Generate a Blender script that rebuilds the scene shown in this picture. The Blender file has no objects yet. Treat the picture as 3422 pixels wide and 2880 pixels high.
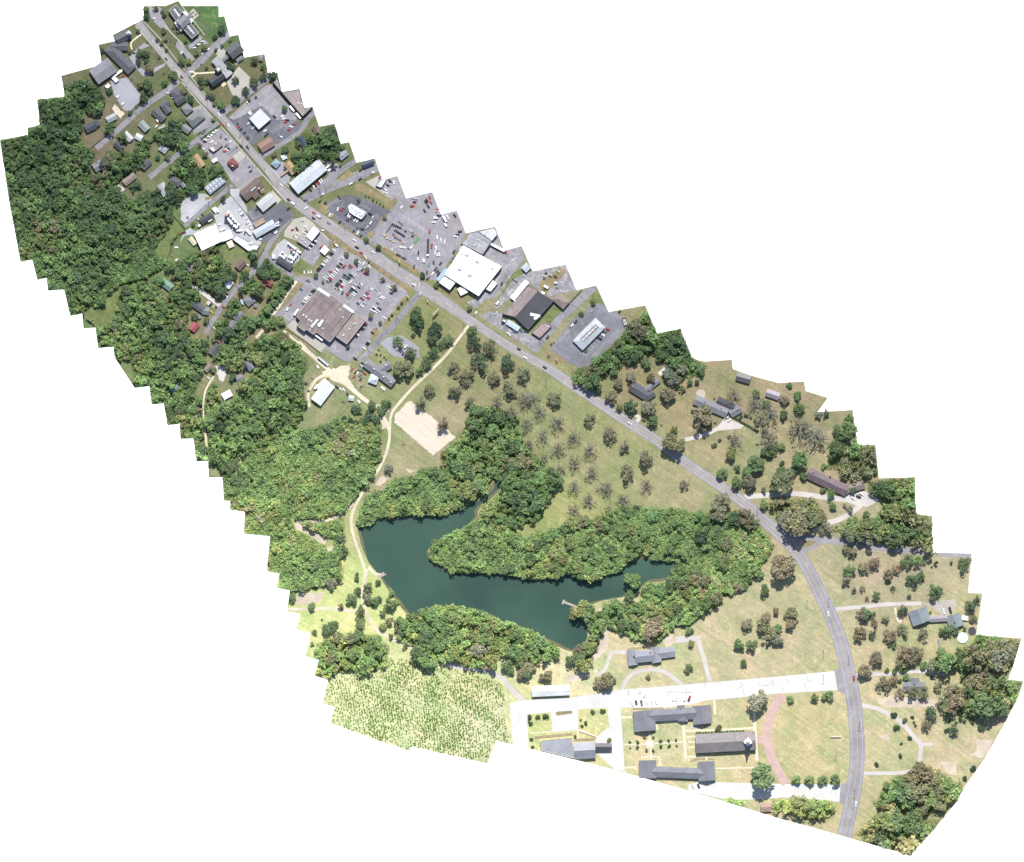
import bpy, bmesh, math, random
import numpy as np
from mathutils import Vector, Matrix
from mathutils.geometry import delaunay_2d_cdt

random.seed(7)
rng = np.random.default_rng(11)
SC = 0.34                      # metres on the ground for one photo pixel
SX0, SY0 = 1711.0, 1440.0
scene = bpy.context.scene
COL = scene.collection

# ------------------------------------------------------------------ camera, sky, sun, exposure
cam_data = bpy.data.cameras.new('camera')
cam_data.type = 'ORTHO'
cam_data.ortho_scale = 3422 * SC
cam_data.clip_start = 1.0
cam_data.clip_end = 4000.0
cam = bpy.data.objects.new('camera', cam_data)
cam.location = (0, 0, 140)
COL.objects.link(cam)
scene.camera = cam

SUN_EL, SUN_AZ = math.radians(52), math.radians(4)     # azimuth clockwise from +Y
world = bpy.data.worlds.new('World')
scene.world = world
world.use_nodes = True
wn, wl = world.node_tree.nodes, world.node_tree.links
wn.clear()
w_out = wn.new('ShaderNodeOutputWorld')
w_sky = wn.new('ShaderNodeTexSky')
w_sky.sky_type = 'NISHITA'
w_sky.sun_disc = False
w_sky.sun_elevation = SUN_EL
w_sky.sun_rotation = SUN_AZ
w_bg = wn.new('ShaderNodeBackground')
w_bg.inputs['Strength'].default_value = 0.10
wl.new(w_sky.outputs[0], w_bg.inputs['Color'])
w_white = wn.new('ShaderNodeBackground')               # plain white all round below the horizon
w_white.inputs['Color'].default_value = (1, 1, 1, 1)
w_white.inputs['Strength'].default_value = 1.0
w_tc = wn.new('ShaderNodeTexCoord')
w_sep = wn.new('ShaderNodeSeparateXYZ')
w_lt = wn.new('ShaderNodeMath')
w_lt.operation = 'LESS_THAN'
w_lt.inputs[1].default_value = -0.01
w_mix = wn.new('ShaderNodeMixShader')
wl.new(w_tc.outputs['Generated'], w_sep.inputs[0])
wl.new(w_sep.outputs['Z'], w_lt.inputs[0])
wl.new(w_lt.outputs[0], w_mix.inputs[0])
wl.new(w_bg.outputs[0], w_mix.inputs[1])
wl.new(w_white.outputs[0], w_mix.inputs[2])
wl.new(w_mix.outputs[0], w_out.inputs['Surface'])

sun_data = bpy.data.lights.new('sun', 'SUN')
sun_data.energy = 4.6
sun_data.angle = math.radians(0.53)
sun_data.color = (1.0, 0.965, 0.91)
sun = bpy.data.objects.new('sun', sun_data)
sd = Vector((math.sin(SUN_AZ) * math.cos(SUN_EL), math.cos(SUN_AZ) * math.cos(SUN_EL), math.sin(SUN_EL)))
sun.rotation_euler = sd.to_track_quat('Z', 'Y').to_euler()
sun.location = sd * 300
COL.objects.link(sun)

vs = scene.view_settings
vs.view_transform = 'Standard'
vs.look = 'None'
vs.exposure = 0.70
vs.gamma = 1.0
vs.use_curve_mapping = False
scene.cycles.max_bounces = 4
scene.cycles.diffuse_bounces = 2
scene.cycles.glossy_bounces = 2
scene.cycles.use_denoising = False
scene.cycles.caustics_reflective = False
scene.cycles.caustics_refractive = False

# ------------------------------------------------------------------ photo coordinates -> metres
# every tuple is (x, y of a window in the photo, magnification it was read at)
CR = {'px': (0, 0, 1.0), 'ov': (0, 0, 0.61251),
      'A': (300, 0, 4.192), 'B': (650, 0, 4.192), 'C': (0, 300, 4.192), 'D': (500, 350, 4.192),
      'E': (900, 350, 4.192), 'F': (500, 600, 4.192), 'G': (950, 650, 4.192), 'H': (1350, 600, 4.192),
      'I': (900, 900, 4.192), 'J': (1300, 900, 4.192), 'K': (1600, 800, 4.192), 'L': (500, 900, 4.192),
      'M': (1850, 950, 3.4933), 'N': (2200, 1150, 3.4933), 'O': (2500, 1350, 3.4933), 'P': (1500, 1050, 3.4933),
      'Q': (2822, 1750, 3.4933), 'R': (2722, 2150, 2.9943), 'S': (2000, 2050, 3.4933), 'T': (2300, 2250, 3.4933),
      'U': (1650, 2150, 3.4933), 'V': (1000, 2050, 2.7947), 'W': (900, 1500, 3.4933), 'X': (2300, 1950, 3.4933),
      'Y': (2722, 2400, 2.9943), 'AA': (0, 600, 2.7947), 'AB': (450, 1200, 2.7947), 'AC': (800, 1700, 1.5973),
      'AD': (1000, 1150, 1.9967), 'AE': (1400, 1400, 1.5973), 'AF': (1900, 1400, 1.5973),
      'AG': (1400, 1750, 1.5973), 'AH': (2000, 1700, 1.5973)}

def P(c, x, y):
    ox, oy, f = CR[c]
    return (ox + x / f, oy + y / f)

def PL(c, pts):
    return [P(c, x, y) for x, y in pts]

def wx(p):
    return ((p[0] - SX0) * SC, (SY0 - p[1]) * SC)

def kloc(px):                  # the mosaic's scale grows towards the south-east
    return (9.8 + 0.0027 * px) / 13.0

def pip(poly, xs, ys):
    xs = np.asarray(xs, float); ys = np.asarray(ys, float)
    ins = np.zeros(xs.shape, bool)
    n = len(poly)
    for i in range(n):
        x1, y1 = poly[i]; x2, y2 = poly[(i + 1) % n]
        if y1 == y2:
            continue
        c = ((y1 > ys) != (y2 > ys)) & (xs < (x2 - x1) * (ys - y1) / (y2 - y1) + x1)
        ins ^= c
    return ins

OUT = (PL('A', [(755, 265), (752, 85), (1060, 82), (1240, 10), (1290, 82), (1805, 82), (1808, 238), (1885, 225), (1930, 400), (1960, 507)])
       + PL('B', [(615, 487), (695, 805), (980, 757), (1030, 1030), (1160, 1012), (1225, 1290), (1470, 1243), (1540, 1520), (1655, 1492)])
       + PL('E', [(650, 160), (700, 305), (915, 262), (1000, 545), (1120, 522), (1220, 810), (1480, 752), (1550, 960), (1590, 1055), (1795, 995), (1915, 1310)])
       + PL('H', [(397, 172), (520, 490), (742, 432), (868, 752), (1030, 712), (1278, 660), (1405, 995), (1648, 930), (1805, 1283)])
       + PL('K', [(1220, 350), (1370, 710), (1645, 643), (1820, 1015)])
       + PL('M', [(1070, 245), (1210, 573), (1480, 517), (1615, 850), (1690, 885), (1760, 900), (2080, 880)])
       + PL('N', [(870, 290), (1100, 370), (1400, 452), (1700, 435), (1720, 545), (1980, 625), (1857, 793)])
       + PL('O', [(1222, 68), (1280, 480), (1485, 473), (1527, 865), (1945, 855), (1960, 1285)])
       + PL('Q', [(1027, -90), (1027, 335), (1487, 347), (1443, 807), (1613, 812), (1540, 1297), (2065, 1340), (1965, 1677)])
       + PL('R', [(1935, 358), (2090, 378), (2045, 520), (1920, 770), (1700, 1160), (1500, 1440)])
       + PL('Y', [(1420, 840), (1200, 1110), (955, 1372), (300, 1185), (0, 1100)])
       + PL('T', [(1000, 1677), (520, 1525), (0, 1370)])
       + PL('U', [(1390, 1470), (1000, 1370), (470, 1240), (30, 1133)])
       + PL('V', [(1760, 1403), (1047, 1243), (1030, 1285), (660, 1160), (287, 1022), (335, 875), (215, 845), (270, 622), (142, 580), (185, 430), (58, 400), (105, 182), (0, 155)])
       + PL('AC', [(305, 640), (325, 560), (253, 548), (270, 435), (200, 420), (215, 345), (145, 333), (165, 145), (25, 133), (30, 15)])
       + PL('AB', [(890, 1405), (897, 1320), (835, 1320), (820, 1102), (695, 1105), (685, 943), (580, 957), (550, 740), (430, 745), (420, 600), (307, 615), (272, 412), (160, 422), (138, 250), (0, 268)])
       + PL('AA', [(1070, 1660), (1060, 1557), (918, 1575), (890, 1382), (780, 1390), (768, 1250), (657, 1272), (600, 1025), (450, 1037), (437, 917), (350, 935), (302, 747), (193, 765), (100, 270)])
       + PL('C', [(0, 705), (392, 628), (388, 530), (560, 495), (540, 300), (522, 138), (905, 95), (895, 0)])
       + PL('ov', [(125, 155)]) + PL('A', [(0, 950), (165, 905), (150, 760), (120, 625), (355, 575), (320, 490)]))

LAKE = ([(1197.7, 1766), (1203, 1803), (1215, 1843), (1235, 1884), (1263, 1918), (1298, 1972), (1366, 2058)]
        + [(1400, 2063), (1456, 2030), (1544, 2034), (1638, 2062), (1675, 2080), (1719, 2084), (1750, 2104), (1807, 2134), (1869, 2163), (1919, 2177), (1957, 2147), (1963, 2096), (1938, 2050), (1994, 2013), (2057, 2000), (2125, 1982), (2169, 1950), (2231, 1938), (2263, 1906), (2313, 1864), (2300, 1844), (2250, 1840), (2156, 1858), (2094, 1884), (2026, 1916), (1963, 1934), (1888, 1910), (1851, 1928), (1775, 1937), (1663, 1912), (1512, 1906), (1441, 1860), (1441, 1826), (1537, 1780), (1594, 1730), (1600, 1701), (1669, 1638), (1676, 1606), (1656, 1606), (1631, 1638), (1575, 1674), (1550, 1698), (1437, 1719), (1372, 1719), (1260, 1729), (1243, 1750)])

def smooth(pts, closed=False, n=6):
    out = []
    m = len(pts)
    rngi = range(m if closed else m - 1)
    for i in rngi:
        p0 = pts[(i - 1) % m] if closed or i > 0 else pts[0]
        p1, p2 = pts[i % m], pts[(i + 1) % m]
        p3 = pts[(i + 2) % m] if closed or i + 2 < m else pts[-1]
        for j in range(n):
            t = j / n
            out.append(tuple(0.5 * (2 * p1[k] + (p2[k] - p0[k]) * t + (2 * p0[k] - 5 * p1[k] + 4 * p2[k] - p3[k]) * t * t
                                    + (3 * p1[k] - p0[k] - 3 * p2[k] + p3[k]) * t ** 3) for k in (0, 1)))
    if not closed:
        out.append(tuple(pts[-1]))
    return out

LAKE_S = smooth(LAKE, True, 4)

def strip(pts, w, sm=True):
    if sm and len(pts) > 2:
        pts = smooth(pts, False, 6)
    L, R = [], []
    for i, p in enumerate(pts):
        a = pts[max(0, i - 1)]; b = pts[min(len(pts) - 1, i + 1)]
        dx, dy = b[0] - a[0], b[1] - a[1]
        d = math.hypot(dx, dy) or 1
        ww = (w[0] + (w[1] - w[0]) * i / (len(pts) - 1)) if isinstance(w, tuple) else w
        nx, ny = -dy / d * ww / 2, dx / d * ww / 2
        L.append((p[0] + nx, p[1] + ny)); R.append((p[0] - nx, p[1] - ny))
    return L + R[::-1]

def rough(poly, step=10, amp=2.5):
    out = []
    n = len(poly)
    for i in range(n):
        a, b = poly[i], poly[(i + 1) % n]
        d = math.hypot(b[0] - a[0], b[1] - a[1])
        m = max(1, int(d / step))
        for j in range(m):
            t = j / m
            out.append((a[0] + (b[0] - a[0]) * t + random.uniform(-amp, amp), a[1] + (b[1] - a[1]) * t + random.uniform(-amp, amp)))
    return out

# ------------------------------------------------------------------ materials
def nodes_of(name):
    m = bpy.data.materials.new(name)
    m.use_nodes = True
    nt = m.node_tree
    b = nt.nodes['Principled BSDF']
    return m, nt, nt.nodes, nt.links, b

def ramp(nt, fac, stops):
    r = nt.nodes.new('ShaderNodeValToRGB')
    e = r.color_ramp.elements
    e[0].position, e[0].color = stops[0][0], (*stops[0][1], 1)
    e[1].position, e[1].color = stops[-1][0], (*stops[-1][1], 1)
    for p, c in stops[1:-1]:
        x = e.new(p); x.color = (*c, 1)
    nt.links.new(fac, r.inputs[0])
    return r.outputs[0]

def noise(nt, scale, detail=4, rough_=0.6, vec=None, dist=0.0):
    n = nt.nodes.new('ShaderNodeTexNoise')
    n.inputs['Scale'].default_value = scale
    n.inputs['Detail'].default_value = detail
    n.inputs['Roughness'].default_value = rough_
    n.inputs['Distortion'].default_value = dist
    if vec is None:
        tc = nt.nodes.new('ShaderNodeTexCoord')
        vec = tc.outputs['Object']
    nt.links.new(vec, n.inputs['Vector'])
    return n.outputs['Fac']

def mixc(nt, fac, a, b, mode='MIX'):
    m = nt.nodes.new('ShaderNodeMix')
    m.data_type = 'RGBA'
    m.blend_type = mode
    for s, v in ((0, fac), (6, a), (7, b)):
        if isinstance(v, (int, float)):
            m.inputs[s].default_value = v
        elif isinstance(v, tuple):
            m.inputs[s].default_value = (*v, 1)
        else:
            nt.links.new(v, m.inputs[s])
    return m.outputs[2]

def sc3(c, f):
    return tuple(min(1, x * f) for x in c)

def surf_mat(name, col, var=0.25, big=0.02, fine=0.9, stain=None, rough_v=0.9, cracks=False):
    m, nt, N, Lk, b = nodes_of(name)
    base = ramp(nt, noise(nt, big, 5, 0.65), [(0.3, sc3(col, 1 - var)), (0.52, col), (0.72, sc3(col, 1 + var))])
    f = noise(nt, fine, 3, 0.7)
    base = mixc(nt, 1.0, base, ramp(nt, f, [(0.3, (0.84,) * 3), (0.7, (1.0,) * 3)]), 'MULTIPLY')
    if stain:
        s = ramp(nt, noise(nt, big * 4, 6, 0.7, dist=1.0), [(0.52, (0, 0, 0)), (0.66, (1, 1, 1))])
        base = mixc(nt, s, base, stain)
    if cracks:
        v = N.new('ShaderNodeTexVoronoi')
        v.feature = 'DISTANCE_TO_EDGE'
        v.inputs['Scale'].default_value = 0.06
        tc = N.new('ShaderNodeTexCoord')
        Lk.new(tc.outputs['Object'], v.inputs['Vector'])
        s = ramp(nt, v.outputs['Distance'], [(0.0, (0.55,) * 3), (0.035, (1, 1, 1))])
        base = mixc(nt, 1.0, base, s, 'MULTIPLY')
    Lk.new(base, b.inputs['Base Color'])
    b.inputs['Roughness'].default_value = rough_v
    b.inputs['Specular IOR Level'].default_value = 0.25
    return m

MAT = {}
MAT['road'] = surf_mat('asphalt_road', (0.232, 0.222, 0.236), 0.14, 0.03, 0.8, stain=(0.265, 0.255, 0.265))
MAT['street'] = surf_mat('worn_street_asphalt', (0.20, 0.196, 0.215), 0.22, 0.05, 0.8, cracks=True)
MAT['lot'] = surf_mat('parking_asphalt', (0.215, 0.205, 0.225), 0.16, 0.03, 0.7, stain=(0.27, 0.26, 0.275))
MAT['lot_light'] = surf_mat('pale_parking_asphalt', (0.25, 0.25, 0.285), 0.12, 0.03, 0.7)
MAT['lot_dark'] = surf_mat('fresh_dark_asphalt', (0.105, 0.108, 0.127), 0.22, 0.03, 0.7, stain=(0.155, 0.152, 0.168))
MAT['lot_mid'] = surf_mat('greyed_asphalt', (0.145, 0.147, 0.168), 0.2, 0.03, 0.7, stain=(0.19, 0.185, 0.20))
MAT['lot_worn'] = surf_mat('patched_yard_asphalt', (0.21, 0.205, 0.22), 0.3, 0.05, 0.5, stain=(0.36, 0.35, 0.35))
MAT['gravel'] = surf_mat('pale_gravel', (0.33, 0.335, 0.355), 0.28, 0.05, 0.8, stain=(0.26, 0.25, 0.22))
MAT['concrete'] = surf_mat('concrete_paving', (0.33, 0.315, 0.28), 0.15, 0.05, 0.8)
MAT['white_concrete'] = surf_mat('bright_concrete_paving', (0.50, 0.495, 0.478), 0.12, 0.05, 0.6, stain=(0.43, 0.425, 0.41))
MAT['dirt'] = surf_mat('pale_sandy_track', (0.50, 0.44, 0.34), 0.22, 0.05, 0.7)
MAT['sand'] = surf_mat('bare_sandy_soil', (0.46, 0.40, 0.32), 0.25, 0.06, 0.6, stain=(0.37, 0.29, 0.21))
MAT['brick'] = surf_mat('pink_brick_paving', (0.42, 0.30, 0.27), 0.14, 0.10, 1.2, stain=(0.40, 0.30, 0.28))
MAT['path'] = surf_mat('beige_path_paving', (0.56, 0.51, 0.38), 0.12, 0.08, 1.0)
MAT['white_line'] = surf_mat('worn_white_road_paint', (0.48, 0.48, 0.48), 0.15, 0.3, 2.0)
MAT['yellow_line'] = surf_mat('worn_yellow_road_paint', (0.42, 0.32, 0.13), 0.15, 0.3, 2.0)
MAT['drive'] = surf_mat('pale_driveway_paving', (0.43, 0.405, 0.385), 0.12, 0.05, 0.8)
MAT['soil'] = surf_mat('cut_soil', (0.25, 0.19, 0.13), 0.3, 0.1, 1.0)
MAT['garden'] = surf_mat('mulch_bed', (0.27, 0.21, 0.14), 0.3, 0.3, 1.2)
MAT['lawn'] = surf_mat('mown_lawn', (0.105, 0.14, 0.05), 0.35, 0.08, 0.6, stain=(0.19, 0.155, 0.085))
MAT['green_field'] = surf_mat('sports_field_turf', (0.055, 0.115, 0.038), 0.3, 0.04, 0.5, stain=(0.15, 0.18, 0.07))
MAT['straw'] = surf_mat('dry_grass_verge', (0.20, 0.165, 0.09), 0.3, 0.1, 0.6)

def furrow_mat():
    m, nt, N, Lk, b = nodes_of('ploughed_sandy_soil')
    tc = N.new('ShaderNodeTexCoord')
    mp = N.new('ShaderNodeMapping')
    mp.vector_type = 'TEXTURE'
    mp.inputs['Rotation'].default_value = (0, 0, math.radians(-40))
    mp.inputs['Scale'].default_value = (22.0, 1.0, 1.0)
    Lk.new(tc.outputs['Object'], mp.inputs['Vector'])
    c = ramp(nt, noise(nt, 0.5, 5, 0.65, vec=mp.outputs[0]), [(0.3, (0.40, 0.32, 0.24)), (0.45, (0.48, 0.42, 0.34)), (0.7, (0.54, 0.49, 0.42))])
    c = mixc(nt, 1.0, c, ramp(nt, noise(nt, 0.8, 4, 0.7), [(0.3, (0.8,) * 3), (0.7, (1.05,) * 3)]), 'MULTIPLY')
    Lk.new(c, b.inputs['Base Color'])
    b.inputs['Roughness'].default_value = 1.0
    return m
MAT['furrow'] = furrow_mat()

def terrain_mat():
    m, nt, N, Lk, b = nodes_of('grassland_ground')
    at = N.new('ShaderNodeAttribute')
    at.attribute_name = 'Col'
    c = at.outputs['Color']
    dry = mixc(nt, 1.0, c, (1.14, 1.06, 1.05), 'MULTIPLY')
    grn = mixc(nt, 1.0, c, (0.80, 0.93, 0.78), 'MULTIPLY')
    s = ramp(nt, noise(nt, 0.028, 6, 0.62, dist=0.6), [(0.36, (0, 0, 0)), (0.64, (1, 1, 1))])
    base = mixc(nt, s, grn, dry)
    pale = ramp(nt, noise(nt, 0.06, 7, 0.7, dist=0.8), [(0.55, (0, 0, 0)), (0.72, (0.75,) * 3)])
    base = mixc(nt, pale, base, mixc(nt, 1.0, c, (1.55, 1.42, 1.35), 'MULTIPLY'))
    base = mixc(nt, 1.0, base, ramp(nt, noise(nt, 0.35, 4, 0.75), [(0.3, (0.70,) * 3), (0.7, (1.08,) * 3)]), 'MULTIPLY')
    base = mixc(nt, 1.0, base, ramp(nt, noise(nt, 1.4, 3, 0.8), [(0.3, (0.78,) * 3), (0.7, (1.05,) * 3)]), 'MULTIPLY')
    tc = N.new('ShaderNodeTexCoord')
    mp = N.new('ShaderNodeMapping')
    mp.vector_type = 'TEXTURE'
    mp.inputs['Rotation'].default_value = (0, 0, math.radians(-36))
    mp.inputs['Scale'].default_value = (30.0, 1.6, 1.0)
    Lk.new(tc.outputs['Object'], mp.inputs['Vector'])
    base = mixc(nt, 1.0, base, ramp(nt, noise(nt, 0.5, 4, 0.6, vec=mp.outputs[0]), [(0.32, (0.84, 0.88, 0.82)), (0.66, (1.1, 1.07, 1.06))]), 'MULTIPLY')
    Lk.new(base, b.inputs['Base Color'])
    b.inputs['Roughness'].default_value = 1.0
    b.inputs['Specular IOR Level'].default_value = 0.1
    return m
MAT['terrain'] = terrain_mat()

def water_mat():
    m, nt, N, Lk, b = nodes_of('pond_water')
    base = ramp(nt, noise(nt, 0.008, 3, 0.5), [(0.3, (0.025, 0.054, 0.043)), (0.7, (0.048, 0.090, 0.066))])
    Lk.new(base, b.inputs['Base Color'])
    b.inputs['Roughness'].default_value = 0.12
    b.inputs['IOR'].default_value = 1.33
    bp = N.new('ShaderNodeBump')
    bp.inputs['Strength'].default_value = 0.12
    bp.inputs['Distance'].default_value = 0.1
    Lk.new(noise(nt, 0.9, 3, 0.6), bp.inputs['Height'])
    Lk.new(bp.outputs[0], b.inputs['Normal'])
    return m
MAT['water'] = water_mat()

def leaf_mat(name, attr):
    m, nt, N, Lk, b = nodes_of(name)
    if attr:
        a = N.new('ShaderNodeAttribute')
        a.attribute_name = 'Col'
        c = a.outputs['Color']
    else:
        a = N.new('ShaderNodeObjectInfo')
        c = a.outputs['Color']
    geo = N.new('ShaderNodeNewGeometry')
    v = ramp(nt, geo.outputs['Random Per Island'], [(0.0, (0.66, 0.70, 0.66)), (0.6, (1.0, 1.0, 1.0)), (1.0, (1.45, 1.38, 1.30))])
    c = mixc(nt, 1.0, c, v, 'MULTIPLY')
    Lk.new(c, b.inputs['Base Color'])
    b.inputs['Roughness'].default_value = 0.65
    b.inputs['Specular IOR Level'].default_value = 0.25
    tr = N.new('ShaderNodeBsdfTranslucent')
    Lk.new(c, tr.inputs['Color'])
    mx = N.new('ShaderNodeMixShader')
    mx.inputs[0].default_value = 0.35
    out = N['Material Output']
    Lk.new(b.outputs[0], mx.inputs[1]); Lk.new(tr.outputs[0], mx.inputs[2]); Lk.new(mx.outputs[0], out.inputs['Surface'])
    return m
MAT['leaf'] = leaf_mat('tree_foliage', False)
MAT['leaf_attr'] = leaf_mat('woodland_foliage', True)
MAT['pale_bark'] = surf_mat('pale_grey_bark', (0.22, 0.20, 0.17), 0.3, 1.0, 4.0)
MAT['mud'] = surf_mat('muddy_shallows', (0.115, 0.115, 0.065), 0.3, 0.1, 0.5)
MAT['bark'] = surf_mat('grey_brown_bark', (0.17, 0.15, 0.13), 0.3, 1.0, 4.0)

def objcol_mat(name, rough_v, coat=0.0, metal=0.0):
    m, nt, N, Lk, b = nodes_of(name)
    a = N.new('ShaderNodeObjectInfo')
    c = mixc(nt, 1.0, a.outputs['Color'], ramp(nt, noise(nt, 1.5, 3), [(0.3, (0.86,) * 3), (0.7, (1.0,) * 3)]), 'MULTIPLY')
    Lk.new(c, b.inputs['Base Color'])
    b.inputs['Roughness'].default_value = rough_v
    b.inputs['Coat Weight'].default_value = coat
    b.inputs['Metallic'].default_value = metal
    return m
MAT['paint'] = objcol_mat('vehicle_paint', 0.35, 0.4)
MAT['wallc'] = objcol_mat('painted_wall', 0.85)
MAT['thingc'] = objcol_mat('painted_metal', 0.55)

def plain(name, col, r=0.5, metal=0.0):
    m, nt, N, Lk, b = nodes_of(name)
    c = ramp(nt, noise(nt, 0.8, 4), [(0.3, sc3(col, 0.85)), (0.7, sc3(col, 1.1))])
    Lk.new(c, b.inputs['Base Color'])
    b.inputs['Roughness'].default_value = r
    b.inputs['Metallic'].default_value = metal
    return m
MAT['glass'] = plain('dark_window_glass', (0.025, 0.032, 0.042), 0.08)
MAT['tyre'] = plain('tyre_rubber', (0.02, 0.02, 0.02), 0.8)
MAT['unit'] = plain('galvanised_roof_unit', (0.42, 0.43, 0.44), 0.5, 0.2)
MAT['wood'] = plain('weathered_timber', (0.33, 0.29, 0.24), 0.8)
MAT['pole'] = plain('creosoted_pole', (0.06, 0.05, 0.045), 0.8)
MAT['steel'] = plain('galvanised_steel', (0.55, 0.57, 0.59), 0.4, 0.3)
MAT['door'] = plain('painted_door', (0.20, 0.16, 0.13), 0.6)
MAT['poolwater'] = plain('pool_water', (0.62, 0.72, 0.78), 0.08)
MAT['dark'] = plain('black_rubber', (0.03, 0.03, 0.035), 0.7)

ROOFM = {}
def roof_mat(col, kind):
    key = (tuple(round(x, 3) for x in col), kind)
    if key in ROOFM:
        return ROOFM[key]
    m, nt, N, Lk, b = nodes_of('roof_' + kind)
    tc = N.new('ShaderNodeTexCoord')
    var = {'flat': 0.3, 'white': 0.08}.get(kind, 0.2)
    base = ramp(nt, noise(nt, 0.13, 6, 0.7, dist=0.7), [(0.3, sc3(col, 1 - var)), (0.5, col), (0.72, sc3(col, 1 + var))])
    if kind in ('shingle', 'metal'):
        w = N.new('ShaderNodeTexWave')
        w.wave_type = 'BANDS'
        w.bands_direction = 'X' if kind == 'metal' else 'Y'
        w.wave_profile = 'SAW'
        w.inputs['Scale'].default_value = 0.5 if kind == 'metal' else 0.9
        w.inputs['Distortion'].default_value = 0.0 if kind == 'metal' else 0.8
        Lk.new(tc.outputs['Object'], w.inputs['Vector'])
        base = mixc(nt, 1.0, base, ramp(nt, w.outputs['Fac'], [(0.0, (0.80,) * 3), (0.35, (1, 1, 1))]), 'MULTIPLY')
        base = mixc(nt, 1.0, base, ramp(nt, noise(nt, 2.2, 3, 0.8), [(0.3, (0.82,) * 3), (0.7, (1.05,) * 3)]), 'MULTIPLY')
    if kind == 'flat':
        mp = N.new('ShaderNodeMapping')
        mp.inputs['Scale'].default_value = (0.03, 0.25, 1)
        Lk.new(tc.outputs['Object'], mp.inputs['Vector'])
        base = mixc(nt, 1.0, base, ramp(nt, noise(nt, 1.0, 5, 0.7, vec=mp.outputs[0]), [(0.35, (0.72,) * 3), (0.62, (1.12,) * 3)]), 'MULTIPLY')
    Lk.new(base, b.inputs['Base Color'])
    b.inputs['Roughness'].default_value = 0.45 if kind == 'metal' else 0.85
    b.inputs['Specular IOR Level'].default_value = 0.3
    ROOFM[key] = m
    return m

# ------------------------------------------------------------------ object helpers
def link(name, mesh, mat=None, parent=None, loc=(0, 0, 0), rz=0.0, color=None):
    o = bpy.data.objects.new(name, mesh)
    if mat is not None and mesh is not None and not mesh.materials:
        mesh.materials.append(mat)
    o.location = loc
    o.rotation_euler = (0, 0, rz)
    if color is not None:
        o.color = (*color, 1)
    if parent is not None:
        o.parent = parent
    COL.objects.link(o)
    return o

def empty(name, loc, rz=0.0):
    o = bpy.data.objects.new(name, None)
    o.empty_display_size = 0.5
    o.location = loc
    o.rotation_euler = (0, 0, rz)
    COL.objects.link(o)
    return o

LABELS = {}
def tag(o, label, cat, group=None):
    o['label'] = label
    o['category'] = cat
    LABELS.setdefault(label, []).append(o)
    if group:
        o['group'] = group
    return o

def mesh_from(name, vs_, fs):
    me = bpy.data.meshes.new(name)
    me.from_pydata(vs_, [], fs)
    me.update()
    return me

class MB:
    """collects boxes, prisms and tubes of one mesh"""
    def __init__(self):
        self.v, self.f, self.m = [], [], []
    def add(self, vs_, fs, mi=0):
        n = len(self.v)
        self.v += [tuple(v) for v in vs_]
        self.f += [tuple(i + n for i in f) for f in fs]
        self.m += [mi] * len(fs)
    def box(self, x0, x1, y0, y1, z0, z1, mi=0, tx=0.0, ty=0.0):
        self.add([(x0, y0, z0), (x1, y0, z0), (x1, y1, z0), (x0, y1, z0),
                  (x0 + tx, y0 + ty, z1), (x1 - tx, y0 + ty, z1), (x1 - tx, y1 - ty, z1), (x0 + tx, y1 - ty, z1)],
                 [(3, 2, 1, 0), (4, 5, 6, 7), (0, 1, 5, 4), (1, 2, 6, 5), (2, 3, 7, 6), (3, 0, 4, 7)], mi)
    def cyl(self, cx, cy, z0, z1, r0, r1=None, n=12, mi=0, cap=True):
        r1 = r0 if r1 is None else r1
        vs_ = [(cx + r0 * math.cos(6.28318 * i / n), cy + r0 * math.sin(6.28318 * i / n), z0) for i in range(n)]
        vs_ += [(cx + r1 * math.cos(6.28318 * i / n), cy + r1 * math.sin(6.28318 * i / n), z1) for i in range(n)]
        fs = [(i, (i + 1) % n, n + (i + 1) % n, n + i) for i in range(n)]
        if cap:
            fs += [tuple(range(n, 2 * n)), tuple(range(n - 1, -1, -1))]
        self.add(vs_, fs, mi)
    def wheel(self, cx, cy, r, w, mi=1, n=10):
        vs_ = [(cx + r * math.cos(6.28318 * i / n), cy - w / 2, r + r * math.sin(6.28318 * i / n)) for i in range(n)]
        vs_ += [(x, cy + w / 2, z) for x, _, z in vs_]
        self.add(vs_, [(i, (i + 1) % n, n + (i + 1) % n, n + i) for i in range(n)] + [tuple(range(n - 1, -1, -1)), tuple(range(n, 2 * n))], mi)
    def tube(self, a, b, r0, r1, n=4, mi=0):
        a, b = Vector(a), Vector(b)
        d = (b - a)
        if d.length < 1e-6:
            return
        d.normalize()
        u = d.orthogonal().normalized(); w = d.cross(u)
        vs_ = [a + (u * math.cos(6.28318 * i / n) + w * math.sin(6.28318 * i / n)) * r0 for i in range(n)]
        vs_ += [b + (u * math.cos(6.28318 * i / n) + w * math.sin(6.28318 * i / n)) * r1 for i in range(n)]
        self.add(vs_, [(i, (i + 1) % n, n + (i + 1) % n, n + i) for i in range(n)], mi)
    def mesh(self, name, mats):
        me = bpy.data.meshes.new(name)
        me.from_pydata(self.v, [], self.f)
        for mt in mats:
            me.materials.append(mt)
        me.polygons.foreach_set('material_index', self.m)
        me.update()
        return me

OUTW = [wx(p) for p in OUT]

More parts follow.
